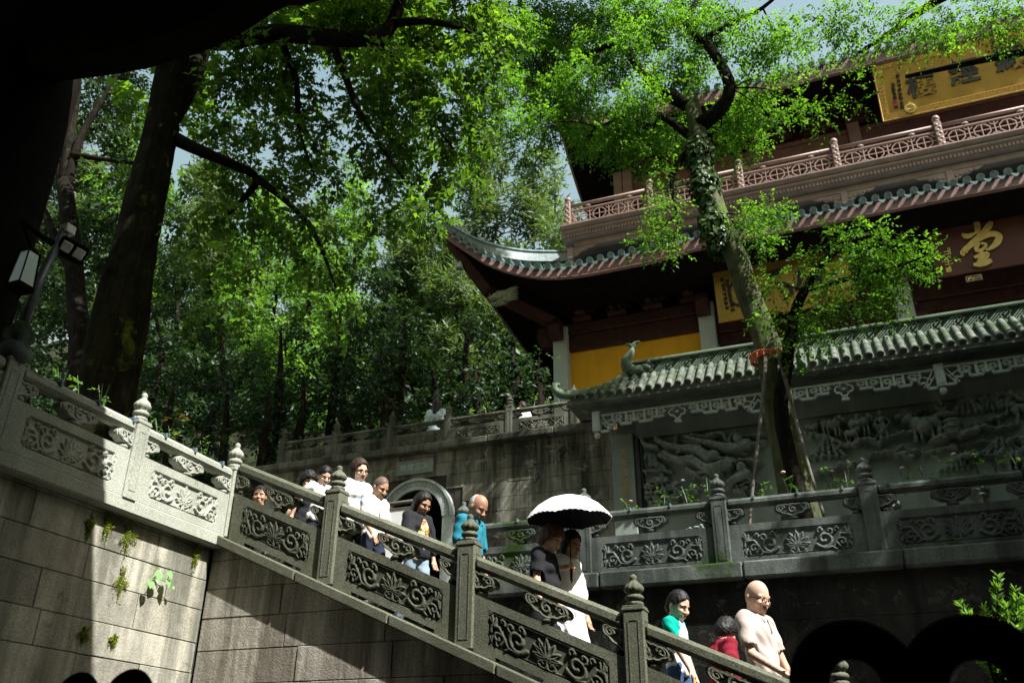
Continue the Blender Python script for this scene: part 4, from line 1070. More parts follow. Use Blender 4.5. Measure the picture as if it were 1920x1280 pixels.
mb.tube([D(0.2, -0.08), D(-0.05, -0.17), D(-0.26, -0.16), D(-0.32, -0.1)], [0.12, 0.09, 0.06, 0.03], 10, flat=0.8)         # lower jaw
mb.ball(D(-0.36, 0.1), (0.06, 0.08, 0.05), 8, 6); mb.ball(D(-0.02, 0.19, -0.1), (0.06, 0.05, 0.05), 8, 6)
for k in range(9):                                                                                                       # swept mane
    a = -0.22 + 0.055*k; mb.tube(smooth_path([D(0.15, a*0.6, -0.1), D(0.42, a*0.9 + 0.02, -0.14), D(0.66 + 0.04*(k % 2), a*1.15 + 0.03, -0.1)], 3), [0.035, 0.034, 0.032, 0.028, 0.022, 0.015, 0.006], 6)
for k in range(6): mb.tube([D(-0.25 + 0.08*k, -0.02, -0.1), D(-0.25 + 0.08*k, -0.07, -0.11)], [0.02, 0.004], 5)
for k in range(5): mb.tube([D(0.1 - 0.08*k, -0.2, -0.06), D(0.24 - 0.08*k, -0.3 - 0.01*k, -0.06)], [0.03, 0.006], 5)
mb.tube(smooth_path([D(-0.34, 0.14), D(-0.42, 0.3), D(-0.62, 0.46)], 4), [0.012]*9, 5); mb.tube(smooth_path([D(-0.36, 0.1), D(-0.6, 0.16), D(-0.78, 0.3)], 4), [0.012]*9, 5)
mb.build("dragon_head", paint("painted_dragon_beam", (0.2, 0.22, 0.13), 0.6, 0.45, 14), hall, smooth=True)
# small bracket ornaments in the dark zone under the eaves
def bracket(p, s):
    mb = MB(); mb.box(-0.28*s, 0.28*s, -0.12, 0.12, -0.06*s, 0.06*s, 0.015); mb.box(-0.16*s, 0.16*s, -0.3, 0.12, 0.07*s, 0.18*s, 0.015); mb.box(-0.34*s, 0.34*s, -0.14, 0.1, 0.19*s, 0.3*s, 0.015)
    mb.ball((0, -0.28, 0.16*s), (0.1*s, 0.08, 0.12*s), 8, 6)
    for q in (-0.24, 0, 0.24): mb.ball((q*s, -0.16, 0.34*s), (0.07*s, 0.06, 0.07*s), 8, 6)
    mb.map(lambda x, y, z: (x + p[0], y + p[1], z + p[2])); mb.build("bracket_set", MAT['wood_dark'], hall)
for i in range(14): bracket((-6.4 + i*1.05, YT - 0.1, 12.4), 1.0)
# grey boards under the balcony
mb = MB(); mb.box(-6.0, 9, 20.95, 21.0, 13.2, 14.4); mb.build("grey_boarding", MAT['panel_grey'], hall)
# ---- balcony
BX = [-6.15, -3.76, -1.31, 1.14, 3.59, 6.04, 8.5]; BZ0, BZ1, BR = 13.90, 14.33, 15.03
prof = [(-a_, BZ0 + z_*0.75) for a_, z_ in ((0.0, 0), (0.04, 0.02), (0.06, 0.2), (0.12, 0.27), (0.12, 0.33), (0.08, 0.36), (0.16, 0.42), (0.2, 0.5), (0.2, 0.55))] + [(-0.14, BZ1)]
mb = MB(); pts = [(YBAL + a, z) for a, z in prof] + [(YBAL + 2.6, BZ1), (YBAL + 2.6, BZ0)]
mb.prism(pts, (BX[0] - 0.18, 9.0), 0); mb.build("balcony_cornice", MAT['wood_pink'], hall)
bm = MB(); bm.box(-0.034, 0.034, -0.02, 0.02, -0.056, 0.056, 0.014); bme = bm.mesh("cornice_bead", MAT['wood_pink'])
x = BX[0] - 0.1
while x < 6.5:
    link(bme, "cornice_bead", hall, Vector((x, YBAL - 0.07, BZ0 + 0.09)) - root_loc(hall)); x += 0.092
mb = MB(); mb.box(BX[0] + 0.1, 9, YBAL + 0.12, YBAL + 0.36, BZ0 - 0.2, BZ0 - 0.003, 0.02); mb.build("balcony_beam", MAT['wood_pink'], hall)
for x in BX[:-1]:
    mb = MB(); mb.box(x - 0.085, x + 0.085, YBAL - 0.085, YBAL + 0.085, BZ1 - 0.002, BR + 0.1, 0.015)
    for k in range(8): mb.ball((x + 0.03*(-1)**k, YBAL - 0.085, BZ1 + 0.1 + 0.085*k), (0.04, 0.015, 0.045), 8, 5)
    mb.lathe([(0.07, BR + 0.1), (0.085, BR + 0.13), (0.07, BR + 0.16), (0.095, BR + 0.2), (0.1, BR + 0.25), (0.07, BR + 0.3), (0.0, BR + 0.32)], (x, YBAL), 12); mb.build("balcony_post", MAT['wood_pink'], hall, angle=40)
    mb = MB(); yy = YBAL + 0.2                                 # hanging post with carved wings
    mb.box(x - 0.08, x + 0.08, yy - 0.14, yy + 0.1, BZ0 - 0.55, BZ0 - 0.2, 0.012); mb.lathe([(0.08, BZ0 - 0.55), (0.05, BZ0 - 0.58), (0.08, BZ0 - 0.63), (0.07, BZ0 - 0.69), (0.0, BZ0 - 0.73)], (x, yy), 12)
    for s in (-1, 1):
        if x == BX[0] and s < 0: continue
        mb.prism([(x + s*0.08, BZ0 - 0.22), (x + s*0.78, BZ0 - 0.22), (x + s*0.66, BZ0 - 0.30), (x + s*0.52, BZ0 - 0.30), (x + s*0.46, BZ0 - 0.37), (x + s*0.3, BZ0 - 0.38), (x + s*0.22, BZ0 - 0.46), (x + s*0.08, BZ0 - 0.5)][::s], (yy - 0.1, yy - 0.04))
        for k in range(5): mb.ball((x + s*(0.14 + 0.11*k), yy - 0.11, BZ0 - 0.38 + 0.022*k), (0.05, 0.02, 0.04), 8, 5)
    mb.build("hanging_post", MAT['wood_pink'], hall, angle=40)
for a, b in zip(BX[:-1], BX[1:]):
    mb = MB(); L = b - a; 
    mb.tube([(a + 0.08, YBAL, BR), (b - 0.08, YBAL, BR)], 0.05, 10); mb.build("balcony_handrail", MAT['wood_pink'], hall, smooth=True)
    mb = MB(); mb.box(a + 0.08, b - 0.08, YBAL - 0.03, YBAL + 0.03, BR - 0.2, BR - 0.15, 0.01); mb.box(a + 0.08, b - 0.08, YBAL - 0.03, YBAL + 0.03, BZ1 + 0.02, BZ1 + 0.06, 0.01)
    for q in (0.25, 0.75):
        mb.ball((a + L*q, YBAL, BR - 0.1), (0.09, 0.05, 0.05), 8, 6); mb.ball((a + L*q, YBAL, BR - 0.05), (0.05, 0.04, 0.03), 8, 6)
    z0, z1 = BZ1 + 0.06, BR - 0.2; zc = (z0 + z1)/2; n = 4; w = (L - 0.17)/n
    for i in range(n):
        xc = a + 0.085 + w*(i + 0.5)
        oct_ = [(xc + 0.19*math.cos(math.pi/4*k + math.pi/8)*1.02, zc + 0.19*math.sin(math.pi/4*k + math.pi/8)) for k in range(8)]
        for k in range(8): bar(mb, oct_[k], oct_[(k+1) % 8], 0.028, YBAL - 0.015, YBAL + 0.015)
        bar(mb, (xc, z0), (xc, z1), 0.024, YBAL - 0.014, YBAL + 0.014); bar(mb, (xc - w/2, zc), (xc + w/2, zc), 0.022, YBAL - 0.013, YBAL + 0.013)
        if i: bar(mb, (xc - w/2, z0), (xc - w/2, z1), 0.028, YBAL - 0.016, YBAL + 0.016)
        for sx in (-1, 1):
            for (zq, sz) in ((z0, 1), (z1, -1)):
                hoop(mb, (xc + sx*w/2, zq), 0.10, 0.024, YBAL - 0.012, YBAL + 0.012, 8, (0 if sx < 0 else math.pi/2) if sz > 0 else (-math.pi/2 if sx < 0 else math.pi), (math.pi/2 if sx < 0 else math.pi) if sz > 0 else (0 if sx < 0 else math.pi*1.5))
    mb.build("balcony_lattice", MAT['wood_pink'], hall)
# left return of the balcony
mb = MB(); mb.box(BX[0] - 0.03, BX[0] + 0.03, YBAL + 0.08, 22.4, BR - 0.05, BR + 0.04, 0.01); mb.box(BX[0] - 0.03, BX[0] + 0.03, YBAL + 0.08, 22.4, BR - 0.2, BR - 0.15, 0.01)
for k in range(9): mb.box(BX[0] - 0.015, BX[0] + 0.015, YBAL + 0.25 + 0.25*k, YBAL + 0.28 + 0.25*k, BZ1, BR - 0.17)
mb.build("balcony_handrail", MAT['wood_pink'], hall)
# ---- upper storey
YW2 = 22.4
for (xa, xb) in ((-5.3, -5.03), (-5.01, -4.72), (1.7, 2.03), (8.4, 8.8)):
    mb = MB(); mb.box(xa, xb, YW2 - 0.25, YW2 + 0.15, BZ1, 17.6, 0.02); mb.build("timber_column", MAT['wood_pink'], hall)
mb = MB(); mb.box(-4.75, 9, YW2, YW2 + 0.3, BZ1, 19.5); mb.build("timber_wall", MAT['wood_dark'], hall)
wp = paint("rose_brown_timber", (0.17, 0.095, 0.085), 0.55, 0.25, 3, grain=0.25)
for (z0, z1, dy) in ((16.42, 16.52, 0.1), (16.56, 16.72, 0.06), (16.76, 17.2, 0.08), (17.22, 17.34, 0.12)):
    mb = MB(); mb.box(-4.72, 1.69, YW2 - dy, YW2 + 0.01, z0, z1, 0.012); mb.box(2.04, 8.4, YW2 - dy, YW2 + 0.01, z0, z1, 0.012); mb.build("tie_beam", wp, hall)
glassm = paint("painted_reflection_pane", (0.42, 0.5, 0.52), 0.15, 0.5, 9, spec=0.6)  # pale mottled colour stands in for reflections on the door glass
x = -4.6
while x < 8.0:
    if not (1.2 < x < 2.0):
        xa, xb = x, x + 0.78; mb = MB()
        t = 0.06; y = YW2 - 0.06
        for (a, b, c, d) in ((xa, xa+t, BZ1, 16.4), (xb-t, xb, BZ1, 16.4), (xa+t, xb-t, 16.33, 16.39), (xa+t, xb-t, 16.05, 16.1), (xa+t, xb-t, BZ1, BZ1+0.08)): mb.box(a, b, y, y + 0.05, c, d, 0.006)
        mb.box(xa + 0.12, xb - 0.12, y + 0.015, y + 0.05, 16.14, 16.29, 0.008)
        for k in range(1, 6): mb.box(xa + t + (0.66/6)*k - 0.008, xa + t + (0.66/6)*k + 0.008, y + 0.01, y + 0.04, BZ1 + 0.08, 16.05)
        for k in range(1, 9): mb.box(xa + t, xb - t, y + 0.012, y + 0.038, BZ1 + 0.08 + 0.11*k, BZ1 + 0.093 + 0.11*k)
        leaf = mb.build("lattice_door", wp, hall)
        mb = MB(); mb.box(xa + t, xb - t, y + 0.045, y + 0.055, BZ1 + 0.08, 16.05); mb.build("pane", glassm, leaf)
    x += 0.8
for i in range(13): bracket((-4.3 + i*1.05, YW2 - 0.25, 17.5), 1.0)
# wall lamp on the upper column
lp = (1.86, YW2 - 0.36, 16.3); mb = MB(); mb.tube([(lp[0], YW2 - 0.25, lp[2] - 0.1), (lp[0], lp[1], lp[2] - 0.1)], 0.02, 6); mb.lathe([(0.03, -0.14), (0.07, -0.1), (0.1, -0.06), (0.03, -0.06)], (0, 0), 10); mb.lathe([(0.09, 0.1), (0.13, 0.08), (0.05, 0.18), (0.01, 0.24)], (0, 0), 10)
mb2 = MB(); mb2.ball((lp[0], lp[1], lp[2]), (0.085, 0.085, 0.09), 12, 8)
n0 = len(mb.v); mb.v = [(p[0] if i < 12 else p[0] + lp[0], p[1] if i < 12 else p[1] + lp[1], p[2] if i < 12 else p[2] + lp[2]) for i, p in enumerate(mb.v)]
wlmp = thing("wall_lamp", "small black lantern on the upper storey column of the hall", "lamp", lp); mb.build("bracket", MAT['iron'], wlmp); mb2.build("globe", MAT['metal_white'], wlmp, smooth=True)
# upper eave
upc = eave_curve([(1040, 208, 190), (1052, 221, 203), (1075, 231, 212), (1110, 235, 215), (1160, 228, 207), (1230, 214, 193), (1300, 199, 178)], YU, 0.7)
cur2 = smooth_path(upc, 5) + [(-0.5, YU, 17.70, 18.1), (3.0, YU, 17.76, 18.18), (9.0, YU, 17.84, 18.26)]
eave(hall, cur2, (-4.7, 22.2), 19.3, -7.1, 36.0)

mb = MB(); mb.add([(-4.7, 22.2, 19.2), (9.5, 22.2, 19.2), (9.5, 28.5, 24.6), (-1.2, 28.5, 24.6), (-4.7, 35, 19.2), (9.5, 35, 19.2)], [(0, 1, 2, 3), (0, 3, 4), (3, 2, 5, 4)]); mb.build("roof_skin", MAT['tile'], hall)
mb = MB(); mb.box(-1.4, 9.5, 28.3, 28.7, 24.4, 25.2, 0.05); mb.build("ridge", MAT['tile'], hall)
# ------------------------------------------------------------------ name boards
def board(name, label, xa, xb, z0, z1, y, tilt, mat, border=None):
    root = thing(name, label, "name board", ((xa+xb)/2, y, z0))
    r0 = root.location.copy()
    tf = lambda u, d, v: (u, y + d*math.cos(tilt) - v*math.sin(tilt), z0 + v*math.cos(tilt) + d*math.sin(tilt))
    mb = MB(); mb.box(xa, xb, 0, 0.07, 0, z1 - z0, 0.01); mb.map(lambda a, b, c: tf(a, b, c)); mb.build("panel", mat, root)
    if border:
        w = border
        for (a, b, c, d) in ((xa, xb, 0, w), (xa, xb, z1-z0-w, z1-z0), (xa, xa+w, w, z1-z0-w), (xb-w, xb, w, z1-z0-w)):
            mb = MB(); mb.box(a, b, -0.015, 0.01, c, d, 0.004)
            n = int(max(b-a, d-c)/0.11)
            for k in range(n):           # key-fret on the border
                if b-a > d-c: u, v = a + (k+0.5)*(b-a)/n, (c+d)/2
                else: u, v = (a+b)/2, c + (k+0.5)*(d-c)/n
                h = w*0.36
                for (p, q, r_, s_) in ((-0.045, 0.045, h-0.012, h), (-0.045, -0.033, -h, h), (-0.045, 0.02, -h, -h+0.012), (0.01, 0.02, -h, h*0.3)): mb.box(u+p, u+q, -0.024, -0.01, v+r_, v+s_)
            mb.map(lambda a_, b_, c_: tf(a_, b_, c_)); mb.build("border", MAT['gold_dk'], root)
        mb = MB(); mb.tube([(xa, -0.02, 0), (xb, -0.02, 0)], 0.02, 6); mb.tube([(xa, -0.02, z1-z0), (xb, -0.02, z1-z0)], 0.02, 6); mb.tube([(xa, -0.02, 0), (xa, -0.02, z1-z0)], 0.02, 6); mb.map(lambda a_, b_, c_: tf(a_, b_, c_)); mb.build("frame", MAT['gold_txt'], root)
    def put(ch, u, v, size, m=MAT['ink'], off=0.0, ext=0.012, sx=1.0):
        p = tf(u, -0.022, v)
        o = text_mesh("character", ch, size, m, root, Matrix.Translation(p) @ Matrix.Rotation(math.pi/2 + tilt, 4, 'X') @ Matrix.Diagonal((sx, 1, 1, 1)), ext, off)
        return o
    return root, tf, put
b1, tf, put = board("name_board", "gold board with large black characters hanging under the top eave", 2.5, 8.3, 16.12, 17.85, 20.75, 0.22, MAT['gold'], 0.2)
def board_uv(px, py, z0, y, tilt):
    """where the ray through a pixel meets the tilted board"""
    v = ray(px, py); nrm = np.array([0, math.cos(tilt), math.sin(tilt)]); p0 = np.array([0, y, z0]); t = (p0 @ nrm)/(v @ nrm); p = v*t
    return p[0], (p[2]-z0)/math.cos(tilt)
def glyph(root, tf, u, v, s, m, seed):
    rg = random.Random(seed); mb = MB()
    for k in range(rg.randint(2, 3)): z = v + s*(-0.35 + 0.33*k); bar(mb, (u - s*rg.uniform(0.25, 0.45), z), (u + s*rg.uniform(0.25, 0.45), z + s*0.06), s*0.11, -0.028 - 0.001*k, -0.01)
    for k in range(2): x_ = u + s*rg.uniform(-0.3, 0.3); bar(mb, (x_, v - s*0.45), (x_ + s*rg.uniform(-0.1, 0.1), v + s*0.42), s*0.1, -0.0305 - 0.001*k, -0.01)
    mb.map(lambda a, b, c: tf(a, b, c)); return mb.build("character", m, root)
def brush(root, tf, to_uv, strokes, m, name="character", ext=0.03):
    """brush strokes given as pixel polylines with a width at each point"""
    mb = MB()
    for k, st_ in enumerate(strokes):
        P_ = [(*to_uv(p[0], p[1]), p[2]) for p in st_]; P_ = smooth_path(P_, 5); n = len(P_); L_, R_ = [], []
        for i in range(n):
            a, b = P_[max(0, i-1)], P_[min(n-1, i+1)]; dx, dy = b[0]-a[0], b[1]-a[1]; l = math.hypot(dx, dy) + 1e-9; w = P_[i][2]
            L_.append((P_[i][0] - dy/l*w, P_[i][1] + dx/l*w)); R_.append((P_[i][0] + dy/l*w, P_[i][1] - dx/l*w))
        y0 = -0.02 - ext - 0.002*k
        vs = [(p[0], y0, p[1]) for p in L_] + [(p[0], y0, p[1]) for p in R_] + [(p[0], -0.01, p[1]) for p in L_] + [(p[0], -0.01, p[1]) for p in R_]
        fs = []
        for i in range(n-1): fs += [(i, i+1, n+i+1, n+i), (i, 2*n+i, 2*n+i+1, i+1), (n+i, n+i+1, 3*n+i+1, 3*n+i)]
        fs += [(0, n, 3*n, 2*n), (n-1, 3*n-1, 4*n-1, 2*n-1)]
        mb.add(vs, fs)
    mb.map(lambda a, b, c: tf(a, b, c)); return mb.build(name, m, root)
for ch, px, py in (("樓", 1727, 163), ("經", 1808, 138), ("藏", 1893, 112)):
    u, v = board_uv(px, py, 16.12, 20.75, 0.22); put(ch, u, v, 0.72, off=0.02)
for j in range(2):
    for i in range(8 - 2*j):
        u, v = board_uv(1683 - 9*j + i*1.2, 143 + 16*j + i*8.2, 16.12, 20.75, 0.22); glyph(b1, tf, u, v, 0.12, MAT['ink'], 10*j+i)
u, v = board_uv(1679, 195, 16.12, 20.75, 0.22); mb = MB(); mb.box(u-0.05, u+0.05, -0.028, -0.01, v-0.09, v+0.09); mb.map(lambda a, b, c: tf(a, b, c)); mb.build("seal", MAT['seal'], b1)
u, v = board_uv(1707, 204, 16.12, 20.75, 0.22); mb = MB()
pts = [(u + 0.15*math.cos(t), v + 0.14*math.sin(t) + (0.06 if abs(t - math.pi/2) < 0.2 else 0)) for t in np.linspace(0, 2*math.pi, 25)[:-1]]
mb.prism(pts, (-0.06, 0.0)); 
for r in (0.1, 0.055): mb.tube([(u + r*math.cos(t), -0.063, v + r*0.9*math.sin(t)) for t in np.linspace(0, 2*math.pi, 20)], 0.012, 5)
mb.map(lambda a, b, c: tf(a, b, c)); mb.build("medallion", MAT['gold_txt'], b1)
b2, tf, put = board("name_board", "gold speckled board with brush calligraphy behind the leaning tree", -2.42, 1.0, 11.07, 12.78, 21.0, 0.08, paint("speckled_gold_board", (0.33, 0.2, 0.04), 0.35, 0.5, 40, metal=0.5))
uv2 = lambda px, py: board_uv(px, py, 11.07, 21.0, 0.08)
brush(b2, tf, uv2, [[(1398, 512, 0.02), (1376, 528, 0.03), (1367, 548, 0.035), (1374, 568, 0.03), (1392, 574, 0.01)], [(1428, 520, 0.03), (1445, 513, 0.06), (1468, 506, 0.05)], [(1466, 507, 0.05), (1455, 518, 0.05), (1440, 524, 0.03)],
    [(1433, 530, 0.03), (1430, 545, 0.05), (1427, 556, 0.02)], [(1452, 530, 0.02), (1475, 534, 0.04), (1485, 548, 0.05), (1470, 562, 0.02)], [(1495, 505, 0.04), (1500, 525, 0.06), (1493, 545, 0.03)], [(1518, 498, 0.02), (1540, 492, 0.05), (1562, 490, 0.03)],
    [(1540, 480, 0.02), (1543, 510, 0.05), (1538, 540, 0.03)], [(1520, 525, 0.02), (1545, 520, 0.05), (1570, 512, 0.02)]], MAT['ink'])
for j in range(2):
    for i in range(7):
        u, v = uv2(1354 + 10*j + i*1.6, 525 + 4*j + i*8.5); glyph(b2, tf, u, v, 0.13, MAT['ink'], 50+10*j+i)
b3, tf, put = board("name_board", "dark red board with one large gilded character at the right", 2.9, 7.6, 11.3, 13.1, 21.0, 0.12, MAT['board_red'])
uv3 = lambda px, py: board_uv(px, py, 11.3, 21.0, 0.12)
Z4 = lambda x, y, w: (1320 + x/3.2, 380 + y/3.2, w)
brush(b3, tf, uv3, [[Z4(1608, 112, 0.02), Z4(1632, 125, 0.06), Z4(1640, 160, 0.07), Z4(1632, 195, 0.03)], [Z4(1548, 192, 0.02), Z4(1565, 205, 0.06), Z4(1592, 205, 0.06), Z4(1632, 185, 0.02)], [Z4(1722, 120, 0.04), Z4(1705, 150, 0.08), Z4(1670, 190, 0.07), Z4(1600, 250, 0.05), Z4(1556, 305, 0.08), Z4(1566, 312, 0.04)],
    [Z4(1580, 285, 0.04), Z4(1650, 225, 0.06), Z4(1720, 195, 0.07), Z4(1766, 205, 0.07), Z4(1760, 240, 0.08), Z4(1725, 275, 0.05), Z4(1690, 290, 0.02)], [Z4(1650, 245, 0.04), Z4(1632, 275, 0.05), Z4(1640, 295, 0.04), Z4(1672, 285, 0.04), Z4(1690, 258, 0.03), Z4(1660, 250, 0.03)],
    [Z4(1660, 290, 0.03), Z4(1662, 320, 0.06), Z4(1655, 360, 0.05)], [Z4(1620, 335, 0.03), Z4(1650, 325, 0.05), Z4(1695, 312, 0.05), Z4(1690, 335, 0.05), Z4(1640, 360, 0.04)], [Z4(1615, 378, 0.03), Z4(1650, 375, 0.07), Z4(1690, 366, 0.07), Z4(1724, 352, 0.05)]], MAT['gold_txt'], ext=0.05)
for k, (px, py) in enumerate(((1776, 472), (1778, 491))): u, v = uv3(px, py); glyph(b3, tf, u, v, 0.22, MAT['gold_txt'], 90 + k)
u, v = board_uv(1779, 506, 11.3, 21.0, 0.12); mb = MB(); mb.box(u-0.06, u+0.06, -0.02, 0.0, v-0.06, v+0.06); mb.map(lambda a, b, c: tf(a, b, c)); mb.build("seal", MAT['gold_txt'], b3)
ex = thing("exit_sign", "small rectangular exit sign under the dark red board", "sign", (3.66, 20.95, 11.02)); p = atY(1826, 522, 20.95)
mb = MB(); mb.box(p[0]-0.19, p[0]+0.19, 20.93, 20.99, p[2]-0.08, p[2]+0.08, 0.008); mb.build("panel", MAT['ink'], ex)
mb = MB()
for (a, b, c, d) in ((-0.17, 0.17, 0.06, 0.07), (-0.17, 0.17, -0.07, -0.06), (-0.17, -0.16, -0.06, 0.06), (0.16, 0.17, -0.06, 0.06), (-0.13, -0.1, -0.04, 0.03), (-0.1, -0.04, 0.0, 0.03), (-0.04, -0.01, -0.04, 0.01)): mb.box(p[0]+a, p[0]+b, 20.922, 20.935, p[2]+c, p[2]+d)
mb.build("pictogram", MAT['gold_txt'], ex); text_mesh("lettering", "EXIT", 0.085, MAT['gold_txt'], ex, facing((p[0]+0.08, 20.926, p[2])), 0.002)
# ================================================================== VEGETATION
LEAF = {
    'ovate': (np.array([(0, 0, 0), (0.42, 0.27, 0.06), (1.0, 0, -0.05), (0.42, -0.27, 0.06)]), [(0, 1, 2), (0, 2, 3)]),
    'narrow': (np.array([(0, 0, 0), (0.4, 0.13, 0.03), (1.0, 0, -0.12), (0.4, -0.13, 0.03)]), [(0, 1, 2), (0, 2, 3)]),
    'maple': (np.array([(0, 0, 0), (0.12, 0.26, 0.03), (0.42, 0.66, -0.08), (0.46, 0.24, 0.05), (1.0, 0, -0.12), (0.46, -0.24, 0.05), (0.42, -0.66, -0.08), (0.12, -0.26, 0.03)]), [(0, 1, 2, 3), (0, 3, 4), (0, 4, 5), (0, 5, 6, 7)]),
    'heart': (np.array([(0.06, 0, 0), (-0.05, 0.25, 0.03), (0.15, 0.46, 0.02), (0.5, 0.42, 0), (1.0, 0, -0.08), (0.5, -0.42, 0), (0.15, -0.46, 0.02), (-0.05, -0.25, 0.03)]), [(0, 1, 2, 3), (0, 3, 4), (0, 4, 5), (0, 5, 6, 7)]),
}
def norml(a): return a/np.maximum(np.linalg.norm(a, axis=-1, keepdims=True), 1e-9)
def leaves_mesh(name, mat, pos, d, nrm, size, tint, shape='ovate'):
    T, F = LEAF[shape]; N = len(pos); k = len(T)
    d = norml(d); s = norml(np.cross(nrm, d)); n = np.cross(d, s)
    sz = np.asarray(size).reshape(-1, 1, 1)
    V = pos[:, None, :] + sz*(T[None, :, 0:1]*d[:, None] + T[None, :, 1:2]*s[:, None] + T[None, :, 2:3]*n[:, None])
    V = V.reshape(-1, 3)
    lens = [len(f) for f in F]; flat = np.concatenate([np.array(f) for f in F])
    loops = (np.arange(N)[:, None]*k + flat[None]).reshape(-1)
    tot = np.tile(np.array(lens), N); start = np.concatenate([[0], np.cumsum(tot)[:-1]])
    me = bpy.data.meshes.new(name); me.vertices.add(len(V)); me.vertices.foreach_set("co", V.reshape(-1).astype(np.float32))
    me.loops.add(len(loops)); me.loops.foreach_set("vertex_index", loops.astype(np.int32))
    me.polygons.add(len(tot)); me.polygons.foreach_set("loop_start", start.astype(np.int32))
    try: me.polygons.foreach_set("loop_total", tot.astype(np.int32))
    except Exception: pass
    a = me.attributes.new("tint", 'FLOAT', 'FACE'); a.data.foreach_set("value", np.repeat(np.asarray(tint), len(F)).astype(np.float32))
    me.materials.append(mat); me.update(calc_edges=True)
    return me
def sprays(clusters, rg, per_m3, m, tl, droop=0.35, size=0.1, jitter=0.35, up=0.7, flat=0.75, outward=0.8, nmax=None):
    """clusters: (x, y, z, r). twigs spread through each ellipsoid, m leaves a twig. returns pos, dir, nrm, size, tint"""
    ps, ds, ns, ss, ts = [], [], [], [], []
    for (cx, cy, cz, r, *q) in clusters:
        dens = q[0] if q else 1.0
        nt = max(3, int(per_m3*dens*r**2.3))
        u = norml(rg.normal(size=(nt, 3))); rad = r*(0.25 + 0.75*rg.random(nt)**0.55)
        lump = 0.75 + 0.5*np.sin(u[:, 0]*5 + cx*3)*np.sin(u[:, 1]*4 + cy)*np.cos(u[:, 2]*5 + cz)
        base = np.array([cx, cy, cz]) + u*(rad*lump)[:, None]*np.array([1, 1, flat])
        td = norml(u*outward + rg.normal(size=(nt, 3))*0.5 + np.array([0, 0, -droop]))
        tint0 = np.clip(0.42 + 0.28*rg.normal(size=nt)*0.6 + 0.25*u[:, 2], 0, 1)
        j = np.arange(m); f = (j + 0.5)/m
        pos = base[:, None] + td[:, None]*(tl*f)[None, :, None] + np.array([0, 0, -1])*(0.25*tl*(f**2))[None, :, None]
        side = norml(np.cross(td, np.array([0, 0, 1.0]) + 0.3*rg.normal(size=(nt, 3))))
        sg = np.where(j % 2 == 0, 1, -1)
        ld = td[:, None]*0.55 + side[:, None]*sg[None, :, None]*0.8 + rg.normal(size=(nt, m, 3))*jitter + np.array([0, 0, -droop*0.6])
        ln = np.array([0, 0, up]) + rg.normal(size=(nt, m, 3))*0.45 + u[:, None]*0.3
        ps.append(pos.reshape(-1, 3)); ds.append(ld.reshape(-1, 3)); ns.append(ln.reshape(-1, 3))
        ss.append(size*(0.5 + 1.0*rg.random(nt*m)**1.3)); ts.append(np.clip(np.repeat(tint0, m) + 0.1*rg.normal(size=nt*m), 0, 1))
    return [np.concatenate(a) for a in (ps, ds, ns, ss, ts)]
def crown(parent, name, mat, clusters, seed, per_m3, m, tl, size, shape='ovate', **kw):
    rg = np.random.default_rng(seed)
    p, d, n, s, t = sprays(clusters, rg, per_m3, m, tl, size=size, **kw)
    p = p - np.array(root_loc(parent))
    return link(leaves_mesh(name, mat, p, d, n, s, t, shape), name, parent)
def trunk(parent, name, mat, pts, rads, n=14, rough=0.06, seed=0, sub=4):
    path = smooth_path([(*p, r) for p, r in zip(pts, rads)], sub)
    mb = MB(); mb.tube([p[:3] for p in path], [p[3] for p in path], n)
    rg = np.random.default_rng(seed); out = []
    for i, v in enumerate(mb.v):
        c = path[min(i//n, len(path)-1)]; a = 2*math.pi*(i % n)/n
        k = 1 + rough*(math.sin(3*a + seed + c[2]*1.3) + 0.7*math.sin(5*a - c[2]*2.1 + seed*2)) + rg.normal(0, rough*0.3)
        out.append(tuple(c[j] + (v[j]-c[j])*k for j in range(3)))
    mb.v = out
    return mb.build(name, mat, parent, smooth=True)
def limb_to(mb, a, b, r0, rg, sag=0.1):
    a = np.array(a); b = np.array(b); L = np.linalg.norm(b-a)
    m1 = a + (b-a)*0.35 + rg.normal(size=3)*L*0.06 + np.array([0, 0, L*sag]); m2 = a + (b-a)*0.7 + rg.normal(size=3)*L*0.06 + np.array([0, 0, L*sag*0.6])
    path = smooth_path([tuple(a), tuple(m1), tuple(m2), tuple(b)], 3)
    mb.tube(path, [r0*(1-0.85*i/(len(path)-1)) for i in range(len(path))], 6)
def ppm(p): return F_PX/float((R.T @ np.array(p))[2])
def blobs(lst, Y, yj=0.6, rg=None):
    """(px, py, r_px[, density]) -> (x, y, z, r[, density]) spread in depth about Y"""
    out = []
    for b in lst:
        y = Y + (rg.uniform(-yj, yj) if rg is not None else 0); p = atY(b[0], b[1], y)
        out.append((p[0], p[1], p[2], b[2]/ppm(p), *(b[3:4] if len(b) > 3 else ())))
    return out

